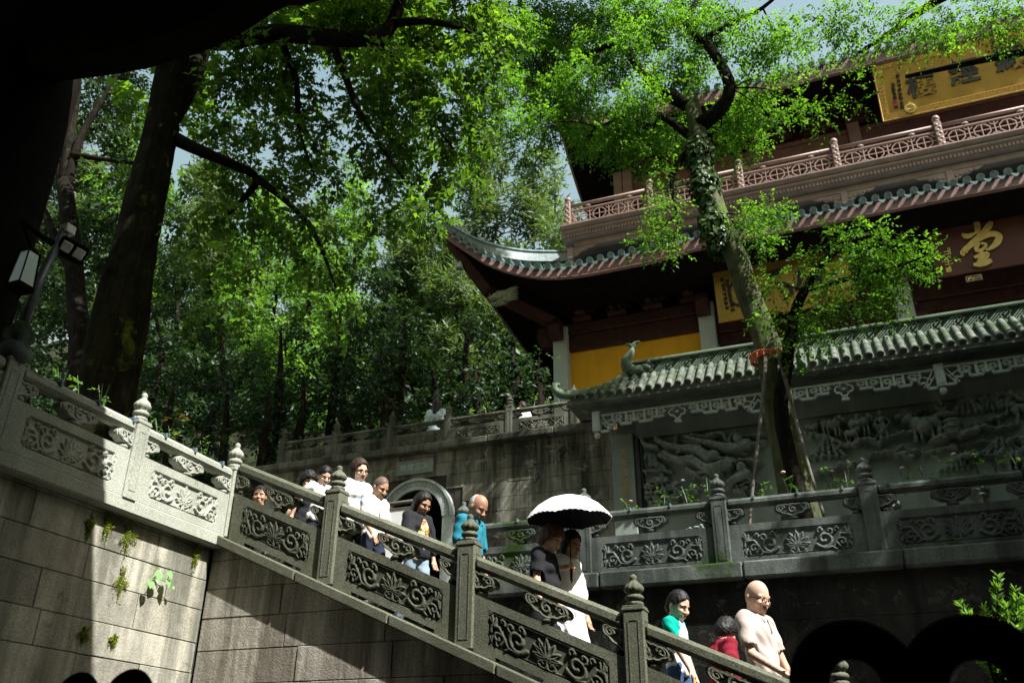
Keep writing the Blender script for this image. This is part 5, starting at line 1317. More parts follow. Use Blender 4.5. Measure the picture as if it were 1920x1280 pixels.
# ---- big mossy tree behind the left balustrade
TA = thing("maple_tree", "huge mossy trunk behind the pale balustrade, lobed leaves hanging over the stairs", "tree", (-8.0, 7.3, ZT))
tp = [(-8.05, 7.45, 2.2), (-8.02, 7.3, 3.2)] + [tuple(atX(x, y, -8.0)) for x, y in ((225, 600), (250, 480), (275, 370), (300, 250), (322, 120), (338, 10))] + [(-8.0, 7.3, 12.5), (-7.6, 8.2, 16), (-6.8, 10, 20)]
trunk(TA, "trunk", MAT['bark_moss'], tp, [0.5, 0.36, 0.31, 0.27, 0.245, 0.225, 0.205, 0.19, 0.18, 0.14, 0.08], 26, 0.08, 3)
def pxpath(lst): return [tuple(atY(x, y, Y)) for x, y, Y in lst]
for k, (pts, rs) in enumerate((
        (pxpath([(318, 255, 7.2), (380, 285, 7.3), (440, 310, 7.6), (482, 335, 7.8), (455, 375, 7.9), (420, 410, 7.9), (405, 440, 8.0)]), [0.1, 0.08, 0.065, 0.055, 0.04, 0.028, 0.012]),
        (pxpath([(330, 70, 7.1), (420, 75, 7.2), (520, 62, 7.3), (620, 72, 7.4), (700, 72, 7.5), (735, 45, 7.6), (760, -30, 7.6)]), [0.17, 0.15, 0.13, 0.12, 0.105, 0.09, 0.08]),
        (pxpath([(300, 240, 7.2), (345, 170, 7.4), (375, 90, 7.6), (395, 0, 7.8)]), [0.2, 0.17, 0.15, 0.12]),
        (pxpath([(700, 72, 7.5), (760, 130, 7.6), (800, 210, 7.7), (850, 280, 7.7)]), [0.06, 0.05, 0.035, 0.015]),
        (pxpath([(620, 72, 7.4), (650, 150, 7.6), (680, 220, 7.7), (760, 340, 7.8)]), [0.06, 0.05, 0.035, 0.015]),
        (pxpath([(520, 62, 7.3), (555, 150, 7.6), (560, 240, 7.8), (590, 330, 8.0)]), [0.06, 0.045, 0.03, 0.015]),
        (pxpath([(482, 335, 7.8), (540, 380, 7.9), (590, 440, 7.9), (630, 540, 7.9)]), [0.06, 0.04, 0.03, 0.01]),
        (pxpath([(735, 45, 7.6), (800, 40, 7.6), (880, 60, 7.6), (940, 110, 7.6)]), [0.06, 0.05, 0.03, 0.01]))):
    trunk(TA, "branch", MAT['bark'], pts, rs, 10, 0.05, 11 + k)
rg = np.random.default_rng(2)
mapl = [(640, 40, 60), (700, 20, 60), (760, 70, 62), (720, 130, 55), (820, 60, 60), (880, 20, 60), (920, 70, 50), (880, 110, 50), (800, 140, 60), (750, 190, 60), (690, 190, 50), (840, 200, 55), (900, 170, 40), (770, 260, 62), (700, 260, 50),
        (850, 280, 45), (730, 320, 55), (820, 330, 50), (880, 330, 26), (790, 390, 50), (720, 390, 45), (880, 240, 34), (660, 110, 42), (590, 60, 52, 0.8), (540, 110, 55), (500, 160, 55), (560, 180, 55), (600, 230, 40), (470, 90, 50), (430, 150, 50),
        (520, 240, 50), (580, 290, 45), (540, 330, 40), (450, 230, 45), (610, 330, 36), (560, 390, 36), (600, 430, 34), (640, 480, 34, 0.8), (610, 510, 30, 0.8), (650, 560, 26, 0.8), (640, 610, 22, 0.7), (560, 470, 35), (520, 420, 35), (480, 400, 35), (430, 330, 40, 0.8), (400, 250, 35, 0.8), (470, 300, 30, 0.8), (690, 450, 35, 0.7), (420, 470, 35), (470, 500, 35), (390, 120, 40), (370, 200, 35), (420, 290, 34), (460, 350, 36), (410, 400, 36), (500, 330, 34), (440, 420, 34), (330, 330, 30, 0.7), (250, 210, 36, 0.8), (290, 420, 26, 0.6), (350, 420, 34), (360, 500, 34, 0.8), (310, 180, 30, 0.7), (240, 330, 28, 0.6), (430, 560, 34, 0.8), (380, 580, 30, 0.7)]
cl = blobs(mapl, 7.9, 0.75, rg)
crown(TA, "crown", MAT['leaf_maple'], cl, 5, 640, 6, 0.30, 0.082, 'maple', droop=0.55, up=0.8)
# the tree's unseen top, plus leaf clusters added to shade trunk and wood
hi = [(-8 + rg.uniform(-3.2, 2.4), 7.3 + rg.uniform(-1.5, 3.5), rg.uniform(11.5, 15.5), rg.uniform(0.9, 1.4)) for _ in range(16)] + [(rg.uniform(-6.5, -1.5), rg.uniform(4.6, 7.0), rg.uniform(11.0, 13.5), rg.uniform(0.6, 0.95)) for _ in range(30)]
hi += [(rg.uniform(-11, -0.8), y_, 1.33*y_ + rg.uniform(0.6, 3.5), rg.uniform(1.3, 1.8)) for y_ in rg.uniform(11.5, 18, 46)]
crown(TA, "crown", MAT['leaf_maple'], hi, 6, 62, 6, 0.45, 0.2, 'maple')

# ---- second tree at the far left, forked reddish stems
TB = thing("forked_tree", "forked brown tree behind the street lamp at the left edge", "tree", (-11.5, 10.0, ZT))
bx = [(-11.3, 10.0, 2.2)] + pxpath([(150, 690, 10.0), (142, 560, 10.0), (132, 440, 10.0), (122, 340, 10.0)])
trunk(TB, "trunk", MAT['bark'], bx, [0.26, 0.2, 0.17, 0.155, 0.14], 14, 0.08, 21)
for k, (pts, rs) in enumerate((
        (pxpath([(124, 360, 10.0), (108, 310, 10.0), (92, 285, 9.9), (70, 270, 9.8)]), [0.12, 0.09, 0.07, 0.05]), (pxpath([(122, 345, 10.0), (130, 260, 10.1), (142, 190, 10.2), (150, 110, 10.3), (162, 30, 10.4), (170, -60, 10.5)]), [0.12, 0.1, 0.08, 0.06, 0.04, 0.015]),
        (pxpath([(126, 350, 10.0), (150, 260, 10.1), (180, 205, 10.2), (205, 165, 10.4), (238, 110, 10.5), (262, 60, 10.6)]), [0.1, 0.08, 0.06, 0.04, 0.022, 0.008]), (pxpath([(60, 370, 10.2), (85, 400, 10.1), (100, 440, 10.0), (130, 500, 10.0)]), [0.05, 0.075, 0.08, 0.09]), (pxpath([(135, 290, 10), (190, 298, 10.1), (245, 305, 10.2), (300, 300, 10.3)]), [0.07, 0.05, 0.035, 0.012]))):
    trunk(TB, "branch", MAT['bark'], pts, rs, 9, 0.08, 31 + k)
lft = [(140, 160, 45), (200, 150, 45), (110, 210, 36, 0.8), (190, 220, 45), (220, 260, 45), (110, 260, 30, 0.7), (200, 320, 36, 0.6), (80, 310, 24, 0.6), (60, 450, 40), (170, 430, 40), (220, 390, 40), (190, 480, 45), (100, 520, 45), (40, 560, 50), (120, 590, 45), (30, 640, 45), (230, 470, 40), (100, 380, 22, 0.6), (60, 400, 18, 0.6), (230, 190, 40), (250, 130, 40), (170, 560, 35), (200, 640, 40), (100, 670, 40), (250, 330, 35, 0.7)]
crown(TB, "crown", MAT['leaf_deep'], blobs(lft, 11.5, 1.3, rg), 7, 420, 6, 0.3, 0.12, 'ovate')

# ---- leaning tree with props in the planted terrace
TC = thing("leaning_tree", "leaning ivy clad tree propped by two poles before the relief wall", "tree", (-0.6, 12.0, ZT))
cp = [(-0.55, 12.0, 2.1)] + pxpath([(1490, 905, 12), (1462, 780, 12), (1440, 650, 12), (1405, 555, 12), (1380, 480, 12), (1345, 400, 12), (1322, 320, 12), (1308, 250, 12), (1296, 190, 12)])
trunk(TC, "trunk", MAT['bark_green'], cp, [0.3, 0.235, 0.205, 0.19, 0.175, 0.165, 0.155, 0.15, 0.145, 0.12], 18, 0.05, 41)
for k, (pts, rs) in enumerate((
        (pxpath([(1312, 235, 12), (1350, 205, 11.9), (1368, 165, 11.8), (1345, 110, 11.8), (1318, 75, 11.8)]), [0.15, 0.125, 0.1, 0.085, 0.07]), (pxpath([(1318, 75, 11.8), (1370, 45, 11.7), (1430, 15, 11.7), (1490, -40, 11.6)]), [0.05, 0.04, 0.035, 0.02]), (pxpath([(1316, 80, 11.8), (1290, 40, 11.9), (1320, -20, 12)]), [0.06, 0.06, 0.04]),
        (pxpath([(1298, 200, 12), (1240, 170, 12), (1200, 130, 12.1), (1160, 78, 12.2)]), [0.12, 0.1, 0.08, 0.05]), (pxpath([(1160, 78, 12.2), (1090, 110, 12.3), (1030, 160, 12.5), (960, 140, 12.6)]), [0.06, 0.05, 0.035, 0.015]), (pxpath([(1300, 270, 12), (1260, 330, 11.9), (1270, 400, 11.8)]), [0.06, 0.045, 0.02]),
        (pxpath([(1300, 260, 12), (1235, 215, 12), (1180, 215, 12), (1120, 240, 12)]), [0.08, 0.06, 0.04, 0.015]),
        ([(-0.42, 11.8, 2.2)] + pxpath([(1468, 800, 11.7), (1474, 690, 11.7), (1490, 590, 11.6), (1508, 545, 11.5), (1545, 490, 11.4), (1585, 460, 11.3), (1640, 440, 11.2)]), [0.11, 0.10, 0.09, 0.08, 0.07, 0.06, 0.045, 0.02]), (pxpath([(1508, 545, 11.5), (1600, 520, 11.3), (1680, 500, 11.1), (1740, 478, 11.0)]), [0.045, 0.035, 0.02, 0.008]))):
    trunk(TC, "branch", MAT['bark'], pts, rs, 9, 0.06, 51 + k)
ctop = [(900, 210, 40), (920, 40, 50), (1000, 30, 50), (1040, 180, 46), (890, 280, 34), (1110, 90, 44), (1180, 20, 46), (980, 290, 34, 0.7), (1370, 20, 40, 0.6), (1300, 110, 36, 0.7), (1000, 110, 62), (940, 165, 50), (960, 60, 55), (1060, 50, 62), (1150, 120, 55), (1090, 150, 55), (1080, 210, 52), (1170, 220, 50), (1220, 50, 62), (1260, 140, 55), (1330, 60, 55), (1380, 210, 52), (1420, 150, 46, 0.6), (1400, 265, 40, 0.8), (1340, 270, 30), (1260, 250, 45), (1210, 290, 42), (1150, 270, 42), (1020, 235, 46), (960, 230, 40), (1100, 260, 40), (1420, 80, 50), (1480, 110, 44, 0.5), (1200, 180, 45), (1130, 30, 50), (1290, 20, 45), (1440, 210, 42, 0.6), (1320, 150, 30, 0.6), (1010, 180, 46), (1480, 60, 40, 0.6), (1500, 185, 34, 0.45), (930, 110, 36), (1040, 120, 50), (1180, 70, 40)]
cmid = [(1240, 430, 34), (1205, 455, 24), (1265, 470, 18), (1245, 335, 32), (1405, 415, 36), (1440, 395, 32), (1430, 450, 30), (1245, 385, 28)]
clow = [(1450, 530, 30), (1500, 610, 34), (1560, 530, 44), (1620, 480, 44), (1600, 570, 40), (1660, 530, 44), (1700, 500, 40), (1740, 475, 26), (1565, 445, 30), (1640, 425, 26), (1435, 605, 24), (1412, 590, 14), (1535, 645, 24), (1500, 490, 26), (1680, 460, 30), (1600, 430, 24), (1480, 660, 26), (1650, 575, 34), (1540, 590, 34)]
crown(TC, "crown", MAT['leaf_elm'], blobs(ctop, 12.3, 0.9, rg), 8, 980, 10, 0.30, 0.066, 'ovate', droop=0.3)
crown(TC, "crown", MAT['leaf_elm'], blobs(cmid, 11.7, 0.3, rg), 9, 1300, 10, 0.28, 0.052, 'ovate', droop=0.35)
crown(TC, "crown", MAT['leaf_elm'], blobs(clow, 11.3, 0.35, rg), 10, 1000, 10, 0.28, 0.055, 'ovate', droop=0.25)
def twigs(root, cl, joints, seed, r0=0.018):
    rgt = np.random.default_rng(seed); J = np.array(joints)
    for c in cl:
        j = J[np.argmin(np.linalg.norm(J - np.array(c[:3]), axis=1))]
        mb = MB(); limb_to(mb, j, c[:3], r0, rgt, 0.03)
        for k in range(3):
            e = np.array(c[:3]) + rgt.normal(size=3)*c[3]*0.5; m_ = j + (np.array(c[:3])-j)*rgt.uniform(0.5, 0.85); limb_to(mb, m_, e, r0*0.5, rgt, 0.02)
        mb.build("branch", MAT['bark'], root, smooth=True)
jt = pxpath([(1318, 75, 11.8), (1345, 110, 11.8), (1368, 165, 11.8), (1350, 205, 11.9), (1296, 190, 12), (1240, 170, 12), (1200, 130, 12.1), (1160, 78, 12.2), (1090, 110, 12.3), (1030, 160, 12.5), (1235, 215, 12), (1180, 215, 12), (1120, 240, 12), (1260, 330, 11.9), (1270, 400, 11.8), (1345, 400, 12), (1370, 45, 11.7), (1430, 15, 11.7)])
twigs(TC, blobs(ctop[::2], 12.2, 0.4, rg) + blobs(cmid, 11.8, 0.2, rg), jt, 4)
twigs(TC, blobs(clow[::2], 11.3, 0.2, rg), pxpath([(1490, 590, 11.6), (1508, 545, 11.5), (1545, 490, 11.4), (1585, 460, 11.3), (1640, 440, 11.2), (1600, 520, 11.3), (1680, 500, 11.1)]), 5, 0.014)
# ivy on the trunk
iv = []; ivn = []
rgi = np.random.default_rng(12)
for _ in range(2600):
    t = rgi.random(); x = np.interp(t, [0, 0.5, 1], [1352, 1322, 1305]); y = np.interp(t, [0, 0.5, 1], [475, 350, 265]); c = atY(x, y, 12); a = rgi.uniform(0, 2*math.pi); r = rgi.uniform(0.14, 0.26)*(0.75 + 0.35*math.sin(t*9)**2)
    iv.append((c[0]+r*math.cos(a), c[1]+r*math.sin(a), c[2])); ivn.append((math.cos(a), math.sin(a), 0.35))
iv = np.array(iv) - np.array(root_loc(TC)); ivn = np.array(ivn)
link(leaves_mesh("ivy", MAT['leaf_ivy'], iv, rgi.normal(size=iv.shape)*0.5 + np.array([0, 0, -0.8]), ivn + rgi.normal(size=iv.shape)*0.3, 0.075*(0.6+0.7*rgi.random(len(iv))), rgi.random(len(iv)), 'heart'), "ivy", TC)
# props and rope
for k, (a, b, lab) in enumerate((((1436, 668), (1411, 935), "bare prop pole on the left of the leaning trunk"), ((1458, 668), (1527, 905), "bare prop pole on the right of the leaning trunk"))):
    p0, p1 = atY(*a, 11.7), atY(*b, 11.1); p1 = p0 + (p1-p0)*(p0[2]-ZT)/(p0[2]-p1[2])
    mb = MB(); pth = [tuple(p0 + (p1-p0)*t + np.array([0.012*math.sin(7*t+k), 0.01*math.cos(9*t), 0])) for t in np.linspace(0, 1, 9)]; mb.tube(pth, [0.026 - 0.001*i for i in range(9)], 8)
    o = mb.build("prop_pole", MAT['pole_wood'], smooth=True, loc=tuple(p1)); tag(o, lab, "pole", "props of the leaning tree")
mb = MB(); rc = atY(1444, 672, 12.0)
for k in range(3): mb.tube([(rc[0]+0.265*math.cos(t), rc[1]+0.265*math.sin(t), rc[2]-0.04+0.03*k+0.02*math.sin(3*t+k)) for t in np.linspace(0, 2*math.pi, 24)], 0.02, 6, cap=False)
for k in range(5): mb.tube([(rc[0]-0.24+0.09*k, rc[1]-0.265, rc[2]), (rc[0]-0.26+0.1*k, rc[1]-0.29, rc[2]-0.1-0.03*(k % 3))], 0.014, 5)
tag(mb.build("rope", MAT['rope'], smooth=True, loc=tuple(rc)), "orange rope tied round the leaning trunk above the props", "rope")

# ---- tree standing outside the picture on the right whose boughs reach into it
TD = thing("overhanging_tree", "tree at the right edge with boughs hanging before the black lettered gold board", "tree", (7.6, 10.4, ZT))
trunk(TD, "trunk", MAT['bark'], [(7.6, 10.4, 2.0), (7.5, 10.4, 4.5), (7.2, 10.4, 7.2), (6.8, 10.5, 9.5), (6.6, 10.6, 12)], [0.4, 0.32, 0.28, 0.22, 0.12], 14, 0.06, 61)
for k, (pts, rs) in enumerate((([(7.1, 10.4, 7.6)] + pxpath([(1990, -130, 10.8), (1880, -60, 11), (1760, 0, 11.1), (1670, 62, 11.2), (1600, 105, 11.3)]), [0.16, 0.12, 0.09, 0.07, 0.05, 0.02]), ([(6.9, 10.4, 8.8), (5, 9.6, 10), (3, 9.0, 10.6), (1.0, 8.8, 10.8)], [0.14, 0.1, 0.07, 0.03]), ([(7.0, 10.4, 8.0), (5.6, 11.5, 9.4), (3.8, 12.2, 10.2), (2.0, 12.6, 10.6)], [0.14, 0.1, 0.07, 0.03]), ([(7, 10.4, 9), (9, 9.4, 10.6), (11, 9, 11)], [0.12, 0.08, 0.04]))):
    trunk(TD, "branch", MAT['bark'], pts, rs, 9, 0.06, 71 + k)
dvis = [(1560, 90, 44, 0.6), (1600, 40, 52), (1560, 185, 26, 0.5), (1640, 100, 36, 0.6), (1690, 50, 52), (1750, 70, 36), (1790, 30, 52), (1850, 50, 42), (1900, 20, 52), (1800, 85, 26, 0.7), (1895, 60, 30), (1700, 95, 24, 0.7), (1600, 160, 22, 0.5), (1540, 40, 40), (1530, 220, 28, 0.7), (1620, 200, 20, 0.6), (1720, 60, 28)]
crown(TD, "crown", MAT['leaf_elm'], blobs(dvis, 9.9, 0.6, rg), 13, 1150, 10, 0.28, 0.046, 'ovate', droop=0.3)
cano = []
for _ in range(62):
    y = rg.uniform(7.6, 13.6); x = rg.uniform(0.36*y + 0.6, 12.5); cano.append((x, y, rg.uniform(8.0, 9.7), rg.uniform(0.75, 1.1)))
crown(TD, "crown", MAT['leaf_elm'], cano, 14, 75, 9, 0.5, 0.16, 'ovate', droop=0.2)

# ---- trees on the hillside
def hill_tree(px, ytop, ybot, wpx, Y, kind, label, seed, group):
    rg = np.random.default_rng(seed)
    mats = {'deep': MAT['leaf_deep'], 'soft': MAT['leaf_soft'], 'bright': MAT['leaf_bright']}
    top, bot = atY(px, ytop, Y), atY(px, ybot, Y); sc = ppm((top+bot)/2)
    gx, gy = (top[0]+bot[0])/2, Y; gz = float(hill_h(np.array(gx), np.array(gy))) if not (gx > -11.5 and gy < 34) else ZU - 0.3
    root = thing({'deep': "evergreen_tree", 'soft': "pale_tree", 'bright': "young_leaf_tree"}[kind], label, "tree", (gx, gy, gz), group)
    h = top[2]-bot[2]; w = wpx/sc
    zt = top[2]
    trunk(root, "trunk", MAT['bark'], [(gx, gy, min(gz, bot[2])-0.5), (gx+rg.normal(0, 0.08), gy, bot[2]), (gx+rg.normal(0, 0.15), gy, bot[2]+h*0.5), (top[0], gy, zt-h*0.1)], [0.16, 0.13, 0.09, 0.03], 9, 0.06, seed)
    cl = []; n = int(12 + h*w*0.24)
    for i in range(n):
        t = (i + rg.random())/n; z = bot[2] + h*(0.04 + 0.94*t)
        prof = math.sin(math.pi*(0.12 + 0.8*t))**0.7 if kind != 'soft' else max(0.35, math.sin(math.pi*(0.2 + 0.72*t)))
        a = rg.uniform(0, 2*math.pi); rr = w*0.72*prof*math.sqrt(rg.random()); r = w*rg.uniform(0.26, 0.42)*(0.55 + 0.45*prof)
        cl.append((gx + (top[0]-bot[0])*(t-0.5) + rr*math.cos(a), gy + rr*math.sin(a)*0.8, z - r*0.3, r))
    for c in cl[::6]:
        mb = MB(); limb_to(mb, (gx, gy, c[2]-1.0), c[:3], 0.028, rg); mb.build("branch", MAT['bark'], root, smooth=True)
    shape, size, per, m, tl = {'deep': ('ovate', 0.165, 190, 7, 0.5), 'soft': ('narrow', 0.30, 180, 7, 0.6), 'bright': ('ovate', 0.18, 150, 8, 0.55)}[kind]
    k = Y/27.0
    crown(root, "crown", mats[kind], cl, seed + 500, per/k, m, tl*k, size*k**0.8, shape, droop=0.3 if kind != 'soft' else -0.1, flat=0.8)
G = "trees of the wood on the hillside"
far = [(20, 250, 620, 95, 33, 'deep'), (120, 190, 620, 95, 35, 'soft'), (250, 250, 660, 105, 34, 'bright'), (400, 290, 700, 105, 35, 'soft'), (520, 350, 700, 95, 34, 'bright'), (660, 285, 700, 82, 33, 'bright'), (790, 370, 720, 95, 36, 'soft'), (900, 240, 760, 96, 35, 'soft'), (1000, 265, 760, 86, 34, 'soft'), (1070, 390, 760, 60, 37, 'deep'), (1040, 290, 760, 62, 40, 'soft'), (745, 395, 720, 92, 38, 'deep'), (600, 380, 720, 80, 39, 'soft'),
       (330, 430, 790, 95, 25, 'deep'), (470, 440, 800, 95, 26, 'bright'), (590, 430, 800, 90, 25, 'bright'), (720, 470, 800, 92, 26, 'deep'), (850, 420, 800, 90, 25.5, 'soft'), (960, 470, 800, 80, 27, 'deep'),
       (290, 540, 840, 80, 18.5, 'deep'), (410, 560, 850, 84, 19, 'deep'), (530, 590, 850, 80, 18.6, 'deep'), (640, 560, 800, 82, 19.2, 'deep'), (760, 560, 790, 82, 18.8, 'deep'), (880, 570, 770, 70, 19.0, 'deep'), (90, 520, 760, 90, 20, 'deep'), (200, 470, 760, 80, 24, 'soft')]
where = {33: "far up the slope", 34: "far up the slope"}
labs = {'deep': "dark glossy evergreen", 'soft': "pale feathery tree", 'bright': "fresh green leafy tree"}
spot = ["by the left edge of the photo", "behind the forked brown tree", "behind the huge mossy trunk", "right of the huge mossy trunk, far up the slope", "far up the slope below the hanging maple leaves", "under the patch of open sky", "far up the slope left of the upturned eave", "rising tallest beside the balcony corner", "just left of the balcony corner", "behind the end of the balcony", "highest up the slope beside the balcony", "highest up the slope left of the upturned eave", "highest up the slope under the open sky",
        "halfway up the slope right of the mossy trunk", "halfway up the slope left of centre", "halfway up the slope under the open sky", "halfway up the slope above the arched doorway", "behind the tip of the upturned eave", "under the eave with the dragon head",
        "low down behind the pale balustrade", "low down left of the gate wall", "over the left end of the gate wall balustrade", "over the second bay of the gate wall balustrade", "over the arched doorway", "over the right bays of the gate wall balustrade", "behind the street lamp", "between the lamp and the mossy trunk"]
for i, (t, s) in enumerate(zip(far, spot)): hill_tree(*t, f"{labs[t[5]]} {s}", 100 + i, G)
shr = [(240, 680, 860, 46, 16.6), (330, 700, 880, 46, 16.3), (430, 690, 900, 46, 16.8), (505, 700, 890, 42, 17.2), (570, 690, 850, 44, 18.2), (650, 690, 830, 44, 18.6), (730, 680, 815, 44, 18.2), (810, 680, 800, 44, 18.6), (890, 670, 790, 44, 18.2), (960, 660, 770, 40, 18.6), (1010, 660, 760, 34, 19.0)]
sspot = ["right behind the huge mossy trunk", "behind the first pale newel from the corner", "behind the corner newel", "at the left end of the gate wall", "over the first bay of the gate wall", "over the second bay of the gate wall", "over the third bay of the gate wall", "behind the person in the pale jacket", "over the fourth bay of the gate wall", "near the right end of the gate wall balustrade", "under the side eave beside the stone column"]
for i, (t, sp_) in enumerate(zip(shr, sspot)): hill_tree(*t, 'deep', f"low dark evergreen shrub {sp_}", 300 + i, "dark shrubs at the foot of the wood")
# thicket that closes the wood behind the trunks
cl = []
for i in range(100):
    x = rg.uniform(-34, -10.5); y = rg.uniform(16.5, 40); cl.append((x, y, float(hill_h(np.array(x), np.array(y))) + rg.uniform(0.2, 1.6), rg.uniform(0.9, 1.7)))
for i in range(170):
    y = rg.uniform(26, 62); x = rg.uniform(-1.05*y, -0.22*y - 3); cl.append((x, y, float(hill_h(np.array(x), np.array(y))) + rg.uniform(0.3, 2.0), rg.uniform(1.9, 2.7), 0.3))
p, d, n_, s, t = sprays(cl, np.random.default_rng(77), 34, 6, 0.7, size=0.32)
tag(link(leaves_mesh("undergrowth", MAT['leaf_deep'], p, d, n_, s, t), "undergrowth"), "dark undergrowth covering the wooded slope", "undergrowth", kind="stuff")

# ---- unseen trees added at the right to cut sky light on shaded stone
for i, (x, y, zt) in enumerate(((15, -4, 15), (16, 3, 16), (16.5, 10, 17), (17, 17, 18))):
    root = thing("evergreen_tree", f"added light-blocking evergreen beyond the right edge, {['nearest', 'second', 'third', 'farthest'][i]} in its row", "tree", (x, y, ZG), "evergreens added to block sky light"); rgk = np.random.default_rng(800+i)
    trunk(root, "trunk", MAT['bark'], [(x, y, ZG-0.2), (x+0.1, y, 5), (x, y+0.2, zt-1)], [0.4, 0.3, 0.1], 10, 0.06, 800+i)
    crown(root, "crown", MAT['leaf_deep'], [(x+rgk.uniform(-1.6, 2.2), y+rgk.uniform(-3, 3), ZG+2+(zt-ZG-3)*(k+0.5)/20, rgk.uniform(1.4, 2.0)) for k in range(20)], 800+i, 26, 6, 0.8, 0.45)
# ================================================================== PEOPLE
class Field:
    """signed distances on a grid; primitives are blended in inside their own window; mesh() extracts one closed surface"""
    def __init__(s, lo, hi, h, zfine=None):
        s.ax = [np.arange(lo[k], hi[k]+h, h) for k in range(3)]
        if zfine:
            s.ax[2] = np.concatenate([np.arange(lo[2], zfine, h*2.0), np.arange(zfine, hi[2]+h, h)])
            for k, a, b in ((0, -0.17, 0.22), (1, -0.14, 0.14)): s.ax[k] = np.concatenate([np.arange(lo[k], a, h*1.6), np.arange(a, b, h), np.arange(b, hi[k]+h, h*1.6)])
        s.v = np.full([len(a) for a in s.ax], 0.5)
    def _win(s, lo, hi):
        sl = []
        for k in range(3):
            i0 = max(0, np.searchsorted(s.ax[k], lo[k])-1); i1 = min(len(s.ax[k]), np.searchsorted(s.ax[k], hi[k])+1); sl.append(slice(i0, max(i0, i1)))
        sl = tuple(sl)
        return sl, s.ax[0][sl[0]][:, None, None], s.ax[1][sl[1]][None, :, None], s.ax[2][sl[2]][None, None, :]
    def _mix(s, sl, d, k, cut):
        a = s.v[sl]
        if cut:
            d = -d
            if k > 0: h = np.clip(0.5-0.5*(d-a)/k*-1*-1, 0, 1); s.v[sl] = np.maximum(a, d)
            else: s.v[sl] = np.maximum(a, d)
        elif k > 0:
            h = np.clip(0.5+0.5*(d-a)/k, 0, 1); s.v[sl] = d*h*0 + (d*(1-h)+a*h) - k*h*(1-h)
        else: s.v[sl] = np.minimum(a, d)
    def cap(s, a, b, ra, rb=None, k=0.02, cut=False):
        a = np.array(a, float); b = np.array(b, float); rb = ra if rb is None else rb; m = max(ra, rb)+k+0.03
        sl, X, Y, Z = s._win(np.minimum(a, b)-m, np.maximum(a, b)+m)
        v = b-a; l2 = max(v@v, 1e-9)
        t = np.clip(((X-a[0])*v[0]+(Y-a[1])*v[1]+(Z-a[2])*v[2])/l2, 0, 1)
        d = np.sqrt((X-a[0]-t*v[0])**2+(Y-a[1]-t*v[1])**2+(Z-a[2]-t*v[2])**2)-(ra+(rb-ra)*t)
        s._mix(sl, d, k, cut); return s
    def ell(s, c, r, k=0.02, rot=None, cut=False, bump=None):
        c = np.array(c, float); r = np.array(r, float); m = r.max()+k+0.03
        sl, X, Y, Z = s._win(c-m, c+m)
        x, y, z = X-c[0]+0*Y+0*Z, Y-c[1]+0*X+0*Z, Z-c[2]+0*X+0*Y
        if rot is not None:
            M3 = np.array(rot.inverted()) if hasattr(rot, 'inverted') else rot
            x, y, z = (M3[0][0]*x+M3[0][1]*y+M3[0][2]*z, M3[1][0]*x+M3[1][1]*y+M3[1][2]*z, M3[2][0]*x+M3[2][1]*y+M3[2][2]*z)
        q = np.sqrt((x/r[0])**2+(y/r[1])**2+(z/r[2])**2)
        g = np.sqrt((x/r[0]**2)**2+(y/r[1]**2)**2+(z/r[2]**2)**2)+1e-6
        d = q*(q-1)/g
        if bump is not None: d = d + bump(X+0*d, Y+0*d, Z+0*d)
        s._mix(sl, d, k, cut); return s
    def add_noise(s, fn):
        X, Y, Z = np.meshgrid(*s.ax, indexing='ij'); s.v = s.v + fn(X, Y, Z)*(np.abs(s.v) < 0.06)
    def plane_cut(s, n, d):
        X, Y, Z = s.ax[0][:, None, None], s.ax[1][None, :, None], s.ax[2][None, None, :]
        s.v = np.maximum(s.v, n[0]*X+n[1]*Y+n[2]*Z-d)
    def mesh(s, name, mat):
        v = s.v.copy()
        v[0] = v[-1] = 0.5; v[:, 0] = v[:, -1] = 0.5; v[:, :, 0] = v[:, :, -1] = 0.5
        ins = v < 0; c = [(i, j, k) for i in (0, 1) for j in (0, 1) for k in (0, 1)]
        nx, ny, nz = v.shape
        sh = lambda A, o: A[o[0]:nx-1+o[0], o[1]:ny-1+o[1], o[2]:nz-1+o[2]]
        cnt = sum(sh(ins, o).astype(np.int8) for o in c); act = (cnt > 0) & (cnt < 8)
        I, J, Kk = np.nonzero(act); acc = np.zeros((len(I), 3)); num = np.zeros(len(I))
        P = lambda o: np.stack([s.ax[0][I+o[0]], s.ax[1][J+o[1]], s.ax[2][Kk+o[2]]], -1)
        for a in c:
            for k in range(3):
                if a[k]: continue
                b = list(a); b[k] = 1
                va, vb = v[I+a[0], J+a[1], Kk+a[2]], v[I+b[0], J+b[1], Kk+b[2]]
                m = (va < 0) != (vb < 0); t = np.where(m, va/np.where(m, va-vb, 1), 0)
                acc += np.where(m[:, None], P(a)+(P(b)-P(a))*t[:, None], 0); num += m
        V = acc/np.maximum(num, 1)[:, None]
        idx = np.full(act.shape, -1, int); idx[I, J, Kk] = np.arange(len(I)); F = []
        for ax in range(3):
            o1, o2 = (ax+1) % 3, (ax+2) % 3
            A = [slice(None)]*3; B = [slice(None)]*3; A[ax] = slice(0, -1); B[ax] = slice(1, None)
            e = ins[tuple(A)] != ins[tuple(B)]; q = np.array(np.nonzero(e)).T
            ok = np.ones(len(q), bool)
            for o in (o1, o2): ok &= (q[:, o] > 0) & (q[:, o] < v.shape[o]-1)
            q = q[ok]; cells = []
            for d1, d2 in ((-1, -1), (0, -1), (0, 0), (-1, 0)):
                r = q.copy(); r[:, o1] += d1; r[:, o2] += d2; cells.append(idx[r[:, 0], r[:, 1], r[:, 2]])
            f = np.stack(cells, -1); flip = ~ins[q[:, 0], q[:, 1], q[:, 2]]
            f[flip] = f[flip][:, ::-1]; F.append(f[(f >= 0).all(1)])
        F = np.concatenate(F)
